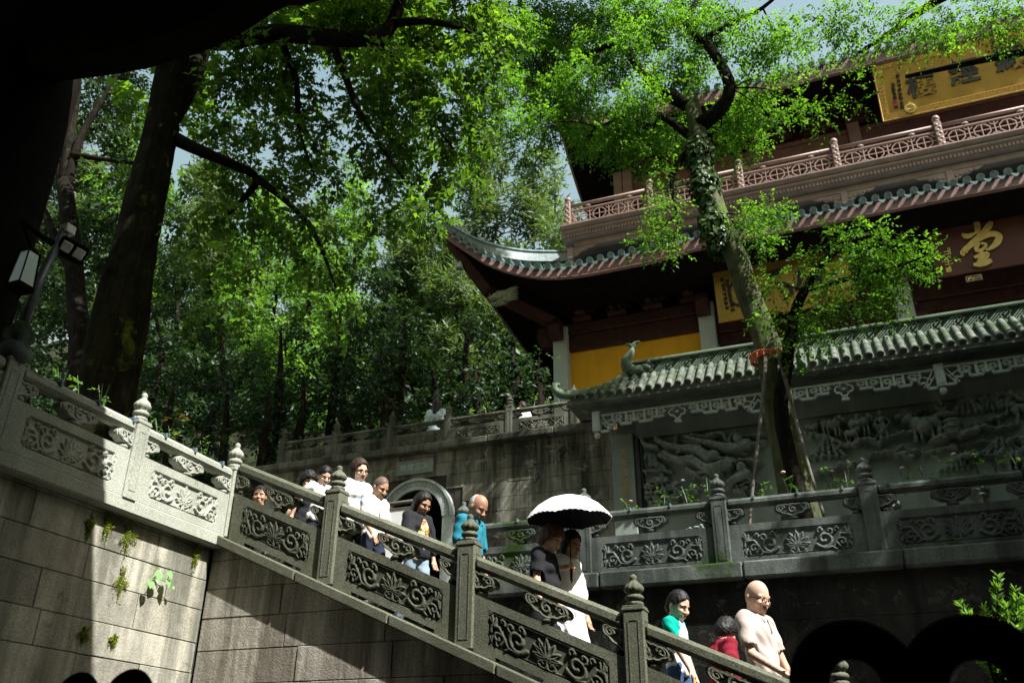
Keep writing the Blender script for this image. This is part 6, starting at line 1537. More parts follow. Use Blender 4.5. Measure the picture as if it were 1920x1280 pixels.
        me = bpy.data.meshes.new(name); me.vertices.add(len(V)); me.vertices.foreach_set("co", V.reshape(-1).astype(np.float32))
        me.loops.add(F.size); me.loops.foreach_set("vertex_index", F.reshape(-1).astype(np.int32)); me.polygons.add(len(F)); me.polygons.foreach_set("loop_start", np.arange(0, F.size, 4).astype(np.int32))
        try: me.polygons.foreach_set("loop_total", np.full(len(F), 4, np.int32))
        except Exception: pass
        me.polygons.foreach_set("use_smooth", np.ones(len(F), bool)); me.materials.append(mat); me.update(calc_edges=True); me.validate()
        return me

def skin(name, col):
    m, nt, out = new_mat(name); g = geo_pos(nt)
    c = ramp(nt, noise(nt, g.outputs["Position"], 22, 3), [(0.3, tuple(x*0.86 for x in col)), (0.7, col)])
    p = principled(nt, out, c, 0.5, None, 0.35); p.inputs["Subsurface Weight"].default_value = 0.12; p.inputs["Subsurface Radius"].default_value = (0.02, 0.008, 0.004); p.inputs["Subsurface Scale"].default_value = 0.5
    return m
def cloth(name, col, pattern=None, raglan=None):
    m, nt, out = new_mat(name); g = geo_pos(nt); pos = g.outputs["Position"]
    c = ramp(nt, noise(nt, pos, 7, 4), [(0.3, tuple(x*0.85 for x in col)), (0.7, col)])
    if pattern:
        tc = nt.nodes.new("ShaderNodeTexCoord"); ob = tc.outputs["Object"]
        sp = nt.nodes.new("ShaderNodeSeparateXYZ"); nt.links.new(ob, sp.inputs[0])
        zc, zr, thr, stops, sc = pattern
        f = mathn(nt, 'SUBTRACT', 1.0, mathn(nt, 'DIVIDE', mathn(nt, 'ABSOLUTE', mathn(nt, 'SUBTRACT', sp.outputs[2], zc)), zr), True)
        f = mathn(nt, 'MULTIPLY', f, mathn(nt, 'GREATER_THAN', sp.outputs[0], 0.05))
        f2 = mathn(nt, 'SUBTRACT', 1.0, mathn(nt, 'DIVIDE', mathn(nt, 'ABSOLUTE', sp.outputs[1]), 0.12), True)
        f = mathn(nt, 'GREATER_THAN', mathn(nt, 'MULTIPLY', mathn(nt, 'MULTIPLY', f, f2), noise(nt, ob, sc*0.6, 3)), thr)
        c = mix(nt, f, c, ramp(nt, noise(nt, ob, sc, 2, 0.5), stops))
    if raglan:
        tc = nt.nodes.new("ShaderNodeTexCoord"); sp = nt.nodes.new("ShaderNodeSeparateXYZ"); nt.links.new(tc.outputs["Object"], sp.inputs[0])
        e = mathn(nt, 'ADD', mathn(nt, 'ABSOLUTE', sp.outputs[1]), mathn(nt, 'MULTIPLY', mathn(nt, 'SUBTRACT', sp.outputs[2], 1.3), 0.5))
        c = mix(nt, mathn(nt, 'GREATER_THAN', e, 0.125), c, raglan)
    h = mathn(nt, 'ADD', noise(nt, pos, 300, 2), mathn(nt, 'MULTIPLY', noise(nt, pos, 14, 3, 0.5, 1.0), 2.0))
    principled(nt, out, c, 0.9, bump(nt, h, 0.35, 0.006), 0.15); return m
SKIN = dict(light=skin("light_skin", (0.62, 0.40, 0.29)), mid=skin("tan_skin", (0.47, 0.27, 0.175)), dark=skin("weathered_skin", (0.34, 0.18, 0.115)))
HAIR = dict(black=paint("black_hair", (0.012, 0.011, 0.011), 0.55, 0.4, 60, spec=0.25, bmp=0.8), brown=paint("brown_hair", (0.035, 0.02, 0.013), 0.6, 0.5, 60, spec=0.25, bmp=0.8), grey=paint("grey_hair", (0.32, 0.32, 0.32), 0.5, 0.4, 70, bmp=0.8), stubble=paint("cropped_hair", (0.11, 0.075, 0.055), 0.7, 0.3, 120))
EYE = paint("dark_eye", (0.015, 0.01, 0.008), 0.2, 0.1, 5, spec=0.6)
LIP = skin("lip", (0.42, 0.16, 0.12))

def ik(sh, hand, l1, l2, hint):
    sh, hand = np.array(sh, float), np.array(hand, float); d = hand-sh; L = np.linalg.norm(d); L2_ = min(L, (l1+l2)*0.995); d = d/L; hand = sh+d*L2_
    a = (l1*l1-l2*l2+L2_*L2_)/(2*L2_); h = math.sqrt(max(l1*l1-a*a, 0)); hint = np.array(hint, float); p = hint-d*(hint@d); p /= np.linalg.norm(p)+1e-9
    return sh+d*a+p*h, hand
def person(label, foot, H, yaw, skin_m, hair, top, bottom, pitch=0.0, turn=0.0, tilt=0.0, handR=None, handL=None, lean=0.0, belly=0.0, female=False, sleeve=0.55, collar=False, glasses=False, dress=False, loose=0.0, gripR=False, gripL=False, stride=0.16, head_k=1.09, shoe=None, group="people on the stairs and terraces", open_shirt=False):
    s = H/1.70
    root = thing("person", label, "person", foot, group); root.rotation_euler = (0, 0, yaw); root.scale = (s, s, s)
    Lx = lambda z: lean*max(0, z-0.9)
    def T(x, y, z): return np.array([x+Lx(z), y, z])
    shw = 0.148 if female else 0.172
    # ---------- arms
    arms = []
    for sg, hd, grip in ((-1, handR, gripR), (1, handL, gripL)):
        sh = T(-0.01, sg*(shw+0.012), 1.385); hd = np.array(hd if hd is not None else (0.07*sg + 0.03 + lean*0.3, sg*(shw+0.06), 0.86), float)
        el, hd = ik(sh, hd, 0.285, 0.25, (-0.9, sg*0.5, -0.2)); arms.append((sg, sh, el, hd, grip))
    # ---------- head frame
    neck = T(-0.012, 0, 1.44); Rh = Matrix.Rotation(turn, 3, 'Z') @ Matrix.Rotation(pitch, 3, 'Y') @ Matrix.Rotation(tilt, 3, 'X'); k_ = head_k
    Rn = np.array(Rh)
    def Hd(x, y, z): return neck + Rn @ (np.array([x, y, z])*k_)       # z measured from the top of the neck; crown at +0.26
    ex = 0.7
    f = Field((-0.5, -0.62, -0.01), (0.62, 0.62, 1.86), 0.0095, zfine=1.36)
    el_ = lambda c, r, k=0.015, cut=False: f.ell(Hd(*c), np.array(r)*k_, k, Rh, cut)
    el_((0.005, 0, 0.155), (0.098, 0.077, 0.108)); el_((0.022, 0, 0.085), (0.076, 0.062, 0.085), 0.03); el_((0.052, 0, 0.045), (0.042, 0.042, 0.036), 0.03)
    f.cap(neck+np.array([-0.012, 0, -0.09]), Hd(-0.008, 0, 0.06), 0.056 if not female else 0.049, 0.052 if not female else 0.045, 0.025)
    for q in (-1, 1):
        el_((0.1, q*0.033, 0.128), (0.016, 0.022, 0.012), 0.006, True)                 # eye sockets
        f.cap(Hd(0.094, q*0.014, 0.152), Hd(0.082, q*0.055, 0.15), 0.010*k_, 0.008*k_, 0.014)    # brow
        el_((0.078, q*0.044, 0.098), (0.026, 0.024, 0.026), 0.02)                       # cheek
        el_((-0.01, q*0.079, 0.118), (0.022, 0.011, 0.034), 0.006)                      # ear
        el_((0.0875, q*0.033, 0.127), (0.013, 0.015, 0.013), 0.003)                     # eyeball with lid
    f.cap(Hd(0.096, 0, 0.132), Hd(0.122, 0, 0.096), 0.010*k_, 0.0135*k_, 0.014); el_((0.112, 0.014, 0.092), (0.012, 0.011, 0.009), 0.006); el_((0.112, -0.014, 0.092), (0.012, 0.011, 0.009), 0.006)
    f.cap(Hd(0.098, -0.02, 0.066), Hd(0.098, 0.02, 0.066), 0.008*k_, None, 0.008); f.cap(Hd(0.096, -0.016, 0.052), Hd(0.096, 0.016, 0.052), 0.009*k_, None, 0.008)
    f.cap(Hd(0.112, -0.02, 0.0595), Hd(0.112, 0.02, 0.0595), 0.003*k_, None, 0, True)
    # ---------- trunk, arms, legs of the body
    f.ell(T(0, 0, 1.26), (0.10, shw*0.9, 0.19), 0.03); f.ell(T(0, 0, 1.06), (0.092+belly*0.5, 0.13, 0.13), 0.05); f.ell(T(-0.01, 0, 0.93), (0.108, 0.15, 0.12), 0.05)
    f.cap(T(-0.01, -shw+0.02, 1.40), T(-0.01, shw-0.02, 1.40), 0.05, None, 0.04); f.cap(T(-0.01, 0, 1.40), T(-0.01, 0, 1.46), 0.065, 0.055, 0.04)
    for sg, sh, el, hd, grip in arms:
        f.cap(sh, el, 0.050, 0.038, 0.02); f.cap(el, hd, 0.039, 0.026, 0.015)
        d = (hd-el)/np.linalg.norm(hd-el); 
        n1 = np.cross(d, (0, 0, 1.0) if abs(d[2]) < 0.8 else (1.0, 0, 0)); n1 /= np.linalg.norm(n1); n2 = np.cross(n1, d)       # n1: across the palm, n2: palm normal
        if n1[0] < 0: n1, n2 = -n1, -n2
        n2 = n2 if (n2[1]*sg < 0) else -n2
        f.cap(hd, hd+d*0.06, 0.026, 0.03, 0.012); f.cap(hd+d*0.03+n1*0.018, hd+d*0.085+n1*0.026, 0.018, 0.016, 0.012); f.cap(hd+d*0.03-n1*0.018, hd+d*0.085-n1*0.026, 0.018, 0.016, 0.012)
        curl = 0.95 if grip else 0.35
        for q, ln in ((-0.031, 0.058), (-0.0105, 0.068), (0.0105, 0.072), (0.031, 0.064)):
            a = hd+d*0.088+n1*q; v1 = d*math.cos(curl)+n2*math.sin(curl)+n1*q*2.5; b = a+v1*ln*0.55; v2 = d*math.cos(curl*2.1)+n2*math.sin(curl*2.1)+n1*q*2; c2 = b+v2*ln*0.5
            f.cap(a, b, 0.0095, 0.009, 0.004); f.cap(b, c2, 0.009, 0.007, 0.004)
        ta = hd+d*0.03+n1*0.03; tb = ta+(d*0.55+n1*0.6+n2*0.35)*0.042; tc_ = tb+(d*0.8+n2*0.6+n1*0.1)*0.034; f.cap(ta, tb, 0.013, 0.011, 0.008); f.cap(tb, tc_, 0.0105, 0.008, 0.005)
    legs = []
    for sg in (-1, 1):
        hp = T(-0.005, sg*0.085, 0.9); an = np.array([sg*stride-0.03, sg*0.085, 0.08]); kn = (hp+an)/2+np.array([0.05, 0, 0.02]); legs.append((hp, kn, an))
        f.cap(hp, kn, 0.075, 0.052, 0.03); f.cap(kn, an, 0.052, 0.036, 0.02); f.cap(an+np.array([-0.03, 0, -0.04]), an+np.array([0.15, 0, -0.045]), 0.035, 0.03, 0.02)
    body = link(f.mesh("body", skin_m), "body", root)
    # ---------- eyes, brows, lips
    for q in (-1, 1):
        c = Hd(0.101, q*0.033, 0.125); mb = MB(); mb.ball(c, (0.006*k_, 0.0105*k_, 0.0042*k_), 8, 6); mb.build("eye", EYE, root, world=False)
        if hair[0] is None: continue
        mb = MB(); mb.tube([Hd(0.106, q*0.016, 0.146), Hd(0.104, q*0.035, 0.153), Hd(0.092, q*0.054, 0.147)], [0.0045*k_, 0.005*k_, 0.003*k_], 6); mb.build("eyebrow", HAIR['black'], root, world=False)
    mb = MB(); mb.tube([Hd(0.105, -0.019, 0.061), Hd(0.1085, 0, 0.0615), Hd(0.105, 0.019, 0.061)], [0.002*k_, 0.0065*k_, 0.002*k_], 6); mb.build("lips", LIP, root, world=False)
    # ---------- hair
    style, hm = hair
    if style:
        g = Field(neck+np.array([-0.26, -0.22, -0.24]), neck+np.array([0.26, 0.22, 0.36]), 0.0105)
        ge = lambda c, r, k=0.015, cut=False, bump=None: g.ell(Hd(*c), np.array(r)*k_, k, Rh, cut, bump)
        wave = (lambda X, Y, Z: 0.009*np.sin(X*95+2*np.sin(Z*40))*np.sin(Y*88+Z*30)*np.sin(Z*92)) if style == 'curly' else (lambda X, Y, Z: 0.0035*np.sin(Y*210+4*np.sin(X*30)+2*np.sin(Z*25)))
        e = {'buzz': 0.003, 'short': 0.010, 'boy': 0.018, 'curly': 0.028, 'bob': 0.022, 'tied': 0.016, 'long': 0.02, 'fringe': 0.004}[style]
        ge((-0.002, 0, 0.158), (0.1+e, 0.079+e, 0.11+e), 0.0, False, wave if style != 'buzz' else None)
        if style in ('bob', 'long'):
            zl = 0.0 if style == 'bob' else -0.12
            g.cap(Hd(-0.045, 0, 0.15), Hd(-0.055, 0, zl), 0.085*k_, 0.07*k_, 0.03)
            for q in (-1, 1): g.cap(Hd(0.0, q*0.07, 0.16), Hd(-0.01, q*0.075, zl+0.03), 0.03*k_, 0.022*k_, 0.02)
        if style == 'tied': ge((-0.11, 0, 0.13), (0.04, 0.035, 0.045), 0.02); g.cap(Hd(-0.12, 0, 0.12), Hd(-0.14, 0.0, 0.0), 0.03, 0.012, 0.02)
        if style == 'curly': ge((-0.05, 0, 0.11), (0.085, 0.095, 0.085), 0.02, False, wave)
        if style == 'short' or style == 'boy': ge((-0.045, 0, 0.1), (0.068, 0.079, 0.06), 0.02, False, wave)
        # clear the face along a hairline given as (height, furthest forward)
        X, Y, Z = np.meshgrid(*g.ax, indexing='ij'); q_ = np.stack([X-neck[0], Y-neck[1], Z-neck[2]], -1) @ Rn / k_
        zs_ = [-0.3, 0.0, 0.05, 0.10, 0.145, 0.175, 0.20, 0.225, 0.25, 0.30]
        xs_ = {'bob': [0.0, 0.02, 0.03, 0.035, 0.045, 0.06, 0.078, 0.1, 0.15, 0.3], 'long': [0.0, 0.01, 0.02, 0.03, 0.045, 0.06, 0.078, 0.1, 0.15, 0.3], 'curly': [-0.04, -0.035, -0.02, 0.0, 0.045, 0.085, 0.12, 0.16, 0.2, 0.3],
               'fringe': [-0.09, -0.075, -0.05, -0.035, -0.015, -0.005, -0.02, -0.04, -0.06, -0.1]}.get(style, [-0.09, -0.075, -0.055, -0.03, 0.02, 0.06, 0.084, 0.105, 0.15, 0.3])
        xm = np.interp(q_[..., 2] + 0.10*np.abs(q_[..., 1]), zs_, xs_) + 0.006*np.sin(q_[..., 1]*130)
        g.v = np.maximum(g.v, (q_[..., 0]-xm)*0.8)
        if style in ('short', 'boy', 'buzz', 'tied', 'fringe'):
            for q in (-1, 1): ge((-0.005, q*0.09, 0.105), (0.026, 0.03, 0.04), 0, True)
        link(g.mesh("hair", hm), "hair", root)
    # ---------- clothes
    tm, tk = top
    g = Field((-0.4, -0.5, 0.05 if dress else 0.74), (0.5, 0.5, 1.56), 0.0145)
    L = loose
    g.ell(T(0.005, 0, 1.26), (0.118+L+belly*0.4, shw*0.92+0.022+L, 0.2), 0.03); g.ell(T(0.012+belly, 0, 1.06), (0.115+L+belly, 0.15+L, 0.15), 0.06); g.ell(T(0.0, 0, 0.93), (0.128+L, 0.172+L, 0.13), 0.06)
    if female: 
        for q in (-1, 1): g.ell(T(0.075, q*0.062, 1.245), (0.055, 0.06, 0.06), 0.035)
    g.cap(T(-0.01, -shw+0.01, 1.392), T(-0.01, shw-0.01, 1.392), 0.066, None, 0.04); g.cap(T(-0.008, 0, 1.38), T(-0.01, 0, 1.45), 0.085, 0.068, 0.03)
    for sg, sh, el, hd, grip in arms:
        end = sh+(el-sh)*min(sleeve*1.55, 1.0); g.cap(sh+(el-sh)*-0.02, end, 0.066+L*0.5, 0.068+L, 0.03)
        if sleeve > 0.66: g.cap(end, end+(hd-el)*(sleeve-0.66)*2.4, 0.06+L, 0.045+L*0.6, 0.02)
    if dress:
        for i in range(6): z = 0.85-0.13*i; g.ell(T(0.0, 0, z), (0.15+0.022*i, 0.19+0.022*i, 0.13), 0.07)
    ph = (foot[0]*7) % 6.28
    g.add_noise(lambda X, Y, Z: 0.008*np.sin(Z*38+6*np.sin(Y*9+ph)+X*20)*np.sin(Y*25+Z*12+ph)+0.006*np.sin((X+Y)*60+Z*25)*np.clip((1.12-Z)*4, 0, 1)+(0.012*np.sin(np.arctan2(Y, X)*9+Z*2)*np.clip((0.9-Z)*2, 0, 1) if dress else 0))
    if not dress: g.plane_cut((0.03, 0, -1), -0.845 if not female else -0.86)
    # sleeve ends: open cuffs
    for sg, sh, el, hd, grip in arms:
        if sleeve <= 0.66:
            e_ = sh+(el-sh)*min(sleeve*1.55, 1.0); dd = (el-sh)/np.linalg.norm(el-sh); g.cap(e_+dd*0.055, e_+dd*0.2, 0.09, None, 0, True)
    # neck opening
    g.ell(neck+np.array([0.02 + lean*0.02, 0, 0.06]), (0.075, 0.07, 0.075), 0, None, True)
    shirt = link(g.mesh("dress" if dress else "shirt", tm), "dress" if dress else "shirt", root)
    if collar:
        mb = MB(); n0 = T(0, 0, 1.44)
        for sg in (-1, 1):
            ring_ = [(n0[0]-0.06+0.0, 0, n0[2]+0.035), (n0[0]-0.04, sg*0.06, n0[2]+0.028), (n0[0]+0.02, sg*0.075, n0[2]+0.005), (n0[0]+0.075, sg*0.045, n0[2]-0.03), (n0[0]+0.105, sg*0.05, n0[2]-0.075)]
            mb.tube(ring_, [0.016, 0.018, 0.022, 0.024, 0.008], 8, flat=0.5)
        mb.tube([T(0.112, 0, 1.40), T(0.125, 0, 1.28)], [0.012, 0.010], 6)
        mb.build("collar", tm, shirt, world=False, smooth=True)
    if open_shirt:
        mb = MB(); mb.prism([(-0.05, 0.9), (0.05, 0.9), (0.04, 1.36), (0.0, 1.32), (-0.04, 1.36)], (0, 0.006)); mb.map(lambda X, Y, Z: (0.128+Lx(Z)+Y, X, Z)); mb.build("undershirt", CL['white'], shirt, world=False)
    if not dress and bottom is not None:
        g = Field((-0.34, -0.28, 0.06), (0.42, 0.28, 1.02), 0.024)
        g.ell(T(-0.005, 0, 0.94), (0.124, 0.166, 0.11), 0.03)
        for hp, kn, an in legs: g.cap(hp, kn, 0.09, 0.07, 0.03); g.cap(kn, an+np.array([0, 0, 0.02]), 0.07, 0.06, 0.02)
        g.add_noise(lambda X, Y, Z: 0.005*np.sin(Z*45+5*np.sin(Y*12+X*9)))
        link(g.mesh("trousers", bottom), "trousers", root)
    for hp, kn, an in legs:
        mb = MB(); mb.box(an[0]-0.09, an[0]+0.19, an[1]-0.048, an[1]+0.048, 0.0, 0.075, 0.03); mb.build("shoe", shoe or CL['dark'], root, world=False)
    if glasses:
        mb = MB()
        for q in (-1, 1):
            mb.tube([Hd(0.121-abs(0.026*math.cos(t))*0.1, q*0.034+0.026*math.cos(t), 0.125+0.020*math.sin(t)) for t in np.linspace(0, 2*math.pi, 17)], 0.0028, 5, cap=False)
            mb.tube([Hd(0.119, q*0.06, 0.13), Hd(0.05, q*0.083, 0.134), Hd(-0.01, q*0.084, 0.13)], 0.0026, 5)
        mb.tube([Hd(0.121, -0.01, 0.13), Hd(0.125, 0, 0.133), Hd(0.121, 0.01, 0.13)], 0.0026, 5); mb.build("glasses", MAT['iron'], root, world=False)
    M4 = Matrix.Translation(foot) @ Matrix.Rotation(yaw, 4, 'Z') @ Matrix.Scale(s, 4)
    return root, {a[0]: M4 @ Vector(a[3]+ (a[3]-a[2])/np.linalg.norm(a[3]-a[2])*0.07) for a in arms}, M4
CL = dict(white=cloth("white_cotton", (0.78, 0.79, 0.8)), dark=cloth("black_cloth", (0.016, 0.016, 0.02)), navy=cloth("navy_cloth", (0.02, 0.026, 0.045)), jeans=cloth("pale_denim", (0.22, 0.30, 0.38)), blue_jeans=cloth("blue_denim", (0.05, 0.10, 0.22)),
          teal=cloth("teal_polo", (0.02, 0.17, 0.24)), beige=cloth("beige_polo", (0.52, 0.43, 0.39)), red=cloth("dark_red_cotton", (0.22, 0.015, 0.03)), cream=cloth("cream_shirt", (0.62, 0.6, 0.56)), pale=cloth("pale_blue_jacket", (0.5, 0.62, 0.68)),
          raglan=cloth("raglan_tee", (0.78, 0.79, 0.8), None, (0.0, 0.32, 0.24)),
          print_w=cloth("white_printed_tee", (0.78, 0.79, 0.8), (1.24, 0.16, 0.16, [(0.42, (0.25, 0.4, 0.7)), (0.52, (0.7, 0.75, 0.8)), (0.6, (0.3, 0.35, 0.6))], 24)),
          print_b=cloth("black_printed_tee", (0.02, 0.02, 0.024), (1.16, 0.24, 0.12, [(0.36, (0.6, 0.2, 0.15)), (0.45, (0.02, 0.02, 0.02)), (0.52, (0.65, 0.5, 0.04)), (0.6, (0.5, 0.5, 0.5)), (0.68, (0.05, 0.3, 0.3))], 20)))
def stand(px, py, Y, H=None):
    p = atY(px, py, Y); fz = floor_z(p[0]); return (p[0], Y, fz), p[2]-fz
def put(label, px, py, Y, yaw, *a, hmax=1.82, hmin=1.05, dx=0.0, **k):
    f, H = stand(px, py, Y); H = min(max(H, hmin), hmax)*1.0
    y = math.radians(yaw); lean = k.get('lean', 0.0); off = (lean*0.6*H/1.7 + dx)       # the head leads the feet when leaning
    f = (f[0]-off*math.cos(y), f[1]-off*math.sin(y), atY(px, py, Y)[2]-H*1.005)
    return person(label, f, H/1.0, y, *a, **k)
D = math.radians
put("person with tousled dark hair half hidden behind the woman in the plain white top", 577, 887, 9.75, -20, SKIN['light'], ('curly', HAIR['black']), (CL['dark'], 't'), CL['dark'], pitch=D(20), turn=D(-8), female=True)
put("woman in a plain white top with hair tied back, looking down", 606, 877, 9.3, -18, SKIN['light'], ('tied', HAIR['black']), (CL['white'], 't'), CL['navy'], pitch=D(28), turn=D(-10), female=True, handR=(-0.22, -0.3, 0.95), loose=0.012)
put("woman with glasses in a white tee printed in blue, beside the shaven man", 675, 866, 9.05, -20, SKIN['light'], ('bob', HAIR['brown']), (CL['print_w'], 't'), CL['dark'], pitch=D(14), turn=D(-4), tilt=D(8), female=True, glasses=True, loose=0.012)
put("man with shaven head in an open cream shirt, looking down", 708, 896, 8.85, -10, SKIN['mid'], ('buzz', HAIR['stubble']), (CL['cream'], 't'), CL['navy'], pitch=D(30), turn=D(-6), open_shirt=True, handR=(0.16, -0.2, 0.9))
put("woman with glasses in a black printed tee and pale jeans", 787, 926, 8.9, -22, SKIN['mid'], ('long', HAIR['black']), (CL['print_b'], 't'), CL['jeans'], pitch=D(26), turn=D(2), female=True, glasses=True, loose=0.02, sleeve=0.9, handR=(0.2, -0.24, 0.86))
put("older man with grey hair in a teal polo shirt", 888, 928, 8.55, -5, SKIN['dark'], ('fringe', HAIR['grey']), (CL['teal'], 't'), CL['dark'], pitch=D(32), turn=D(-8), collar=True, loose=0.015, lean=0.16, belly=0.02, handR=(0.12, -0.26, 0.84))
rb = put("woman with short curly brown hair in a black tee under the umbrella", 1024, 986, 8.15, -4, SKIN['light'], ('curly', paint('red_brown_hair', (0.10, 0.05, 0.033), 0.55, 0.5, 60, spec=0.3, bmp=0.8)), (CL['dark'], 't'), CL['dark'], pitch=D(30), turn=D(-6), female=True, loose=0.012, belly=0.02, lean=0.1, handR=(0.10, -0.26, 0.80), sleeve=0.5)
UAX = Vector((0.0, -0.05, 1.0)).normalized(); UAP = Vector(atY(1058, 927, 8.25)); UH = UAP - UAX*0.66
f_, H_ = stand(1064, 1000, 8.6); s_ = H_/1.7; y_ = math.radians(-10)
M_ = Matrix.Translation((f_[0], f_[1], atY(1064, 1000, 8.6)[2]-H_*1.005)) @ Matrix.Rotation(y_, 4, 'Z') @ Matrix.Scale(s_, 4)
hl = M_.inverted() @ UH; hl = (hl.x - 0.03, hl.y, hl.z - 0.06)
rd = put("woman in a white dress holding the umbrella", 1064, 1000, 8.6, -10, SKIN['mid'], ('long', HAIR['black']), (CL['white'], 't'), None, pitch=D(16), turn=D(-12), female=True, dress=True, loose=0.02, sleeve=0.85, handR=hl, gripR=True)
rboy = put("boy in a white and teal tee holding a yellow toy", 1262, 1116, 8.15, -8, SKIN['light'], ('short', HAIR['black']), (CL['raglan'], 't'), CL['blue_jeans'], pitch=D(22), turn=D(-14), head_k=1.24, handR=(0.2, -0.17, 0.86), gripR=True)
put("person in a dark red tee behind the bald man", 1353, 1157, 8.75, 35, SKIN['mid'], ('curly', HAIR['black']), (CL['red'], 't'), CL['red'], pitch=D(30), turn=D(20), loose=0.03, lean=0.12, belly=0.02)
rbald = put("bald man with glasses in a beige polo carrying a white bag", 1410, 1092, 7.95, -22, SKIN['light'], (None, None), (CL['beige'], 't'), CL['navy'], pitch=D(16), turn=D(-14), collar=True, glasses=True, belly=0.008, loose=0.002, handR=(0.24, -0.17, 0.97), gripR=True, handL=(0.16, 0.3, 0.82))
# raglan sleeves of the boy
put("man in dark clothes seen through the gap under the handrail", 489, 914, 10.6, -60, SKIN['mid'], ('short', HAIR['black']), (CL['dark'], 't'), CL['dark'], pitch=D(4))
def put_up(label, px, py, Y, yaw, *a, **k):
    p = atY(px, py, Y); H = min(max(p[2]-ZU, 1.3), 1.75); return person(label, (p[0], Y, p[2]-H), H, math.radians(yaw), *a, **k)
put_up("person in a pale jacket seen from behind on the upper terrace", 820, 751, 16.3, 100, SKIN['light'], ('long', HAIR['black']), (CL['pale'], 't'), CL['dark'], female=True, loose=0.05, pitch=D(10))
put_up("person on the upper terrace mostly hidden by the weathered balustrade", 981, 753, 16.0, 150, SKIN['mid'], ('short', HAIR['brown']), (CL['cream'], 't'), CL['dark'], pitch=D(20))

# teal shoulders of the boy
M4 = rboy[2]
# ------------------------------------------------------------------ things they carry
hand = rd[1][-1]; axis = UAX; apex = hand + axis*max(0.5, min(0.7, (UAP-hand).length))
um = thing("umbrella", "white topped parasol with a black lining held by the woman in white", "umbrella", tuple(hand))
R_u = 0.44; zq = axis.to_track_quat('Z', 'Y').to_matrix()
def U(r, a, z): return apex + zq @ Vector((r*math.cos(a), r*math.sin(a), z))
prof = [(0.0, 0.0), (0.11, -0.012), (0.22, -0.05), (0.32, -0.115), (0.395, -0.19), (0.43, -0.245)]
for nm, dz, mat_, fl in (("canopy", 0.0, CL['white'], 1), ("lining", -0.008, CL['dark'], -1)):
    mb = MB(); n = 48; vs = []; fs = []
    for (r, z) in prof:
        for j in range(n):
            a = 2*math.pi*j/n; q = abs(math.sin(4*a)); rr = r*(1-0.025*q*(r/0.46)); vs.append(U(rr*(1 if fl > 0 else 0.985), a, z + dz + 0.02*q*(r/0.46)**2))
    for i in range(len(prof)-1):
        for j in range(n):
            f_ = (i*n+j, i*n+(j+1) % n, (i+1)*n+(j+1) % n, (i+1)*n+j); fs.append(f_ if fl < 0 else f_[::-1])
    mb.add(vs, fs); mb.build(nm, mat_, um, smooth=True)
mb = MB(); edge = []
for j in range(97):
    a = 2*math.pi*j/96; q = abs(math.sin(4*a)); edge.append(U(0.43*(1-0.025*q), a, -0.25 + 0.02*q + (0.004 if j % 2 else -0.004)))
mb.tube(edge, 0.006, 4, cap=False); mb.build("lace_trim", CL['white'], um)
mb = MB(); mb.tube([apex + axis*0.04, hand - axis*0.16], 0.006, 6); mb.build("shaft", MAT['iron'], um)
mb = MB(); mb.tube([hand + axis*0.03, hand - axis*0.14], 0.013, 8); mb.build("handle", MAT['iron'], um)
for j in range(8):
    a = 2*math.pi*j/8; mb = MB(); mb.tube([U(r*0.98, a, z-0.016) for r, z in prof], 0.003, 4); mb.build("rib", MAT['iron'], um)
# plastic bag of the bald man
h = rbald[1][-1]; bg = thing("plastic_bag", "small white plastic bag hanging from the bald man's hand", "bag", tuple(h - Vector((0, 0, 0.3))))
g = Field(np.array(h)+np.array([-0.16, -0.12, -0.36]), np.array(h)+np.array([0.16, 0.12, 0.04]), 0.009)
g.ell(np.array(h)+np.array([0, 0, -0.2]), (0.09, 0.05, 0.12), 0.02); g.cap(np.array(h)+np.array([0, 0, -0.1]), np.array(h)+np.array([0.01, 0, -0.015]), 0.04, 0.014, 0.03)
g.add_noise(lambda X, Y, Z: 0.008*np.sin(X*90+Z*40)*np.sin(Z*70+Y*60)); me = g.mesh("bag", CL['white']); o = link(me, "bag", bg); o.location = -root_loc(bg)
# yellow toy of the boy
h = rboy[1][-1]; ty = thing("toy", "yellow toy hanging from the boy's hand", "toy", tuple(h - Vector((0, 0, 0.2))))
g = Field(np.array(h)+np.array([-0.12, -0.1, -0.3]), np.array(h)+np.array([0.12, 0.1, 0.05]), 0.008)
g.ell(np.array(h)+np.array([0, 0, -0.15]), (0.055, 0.04, 0.08), 0.02); g.cap(np.array(h)+np.array([0, 0, -0.08]), np.array(h)+np.array([0, 0, -0.01]), 0.02, 0.008, 0.02); g.ell(np.array(h)+np.array([0.03, 0, -0.22]), (0.035, 0.03, 0.03), 0.02)
o = link(g.mesh("toy", cloth("yellow_plush", (0.45, 0.36, 0.04))), "toy_body", ty); o.location = -root_loc(ty)
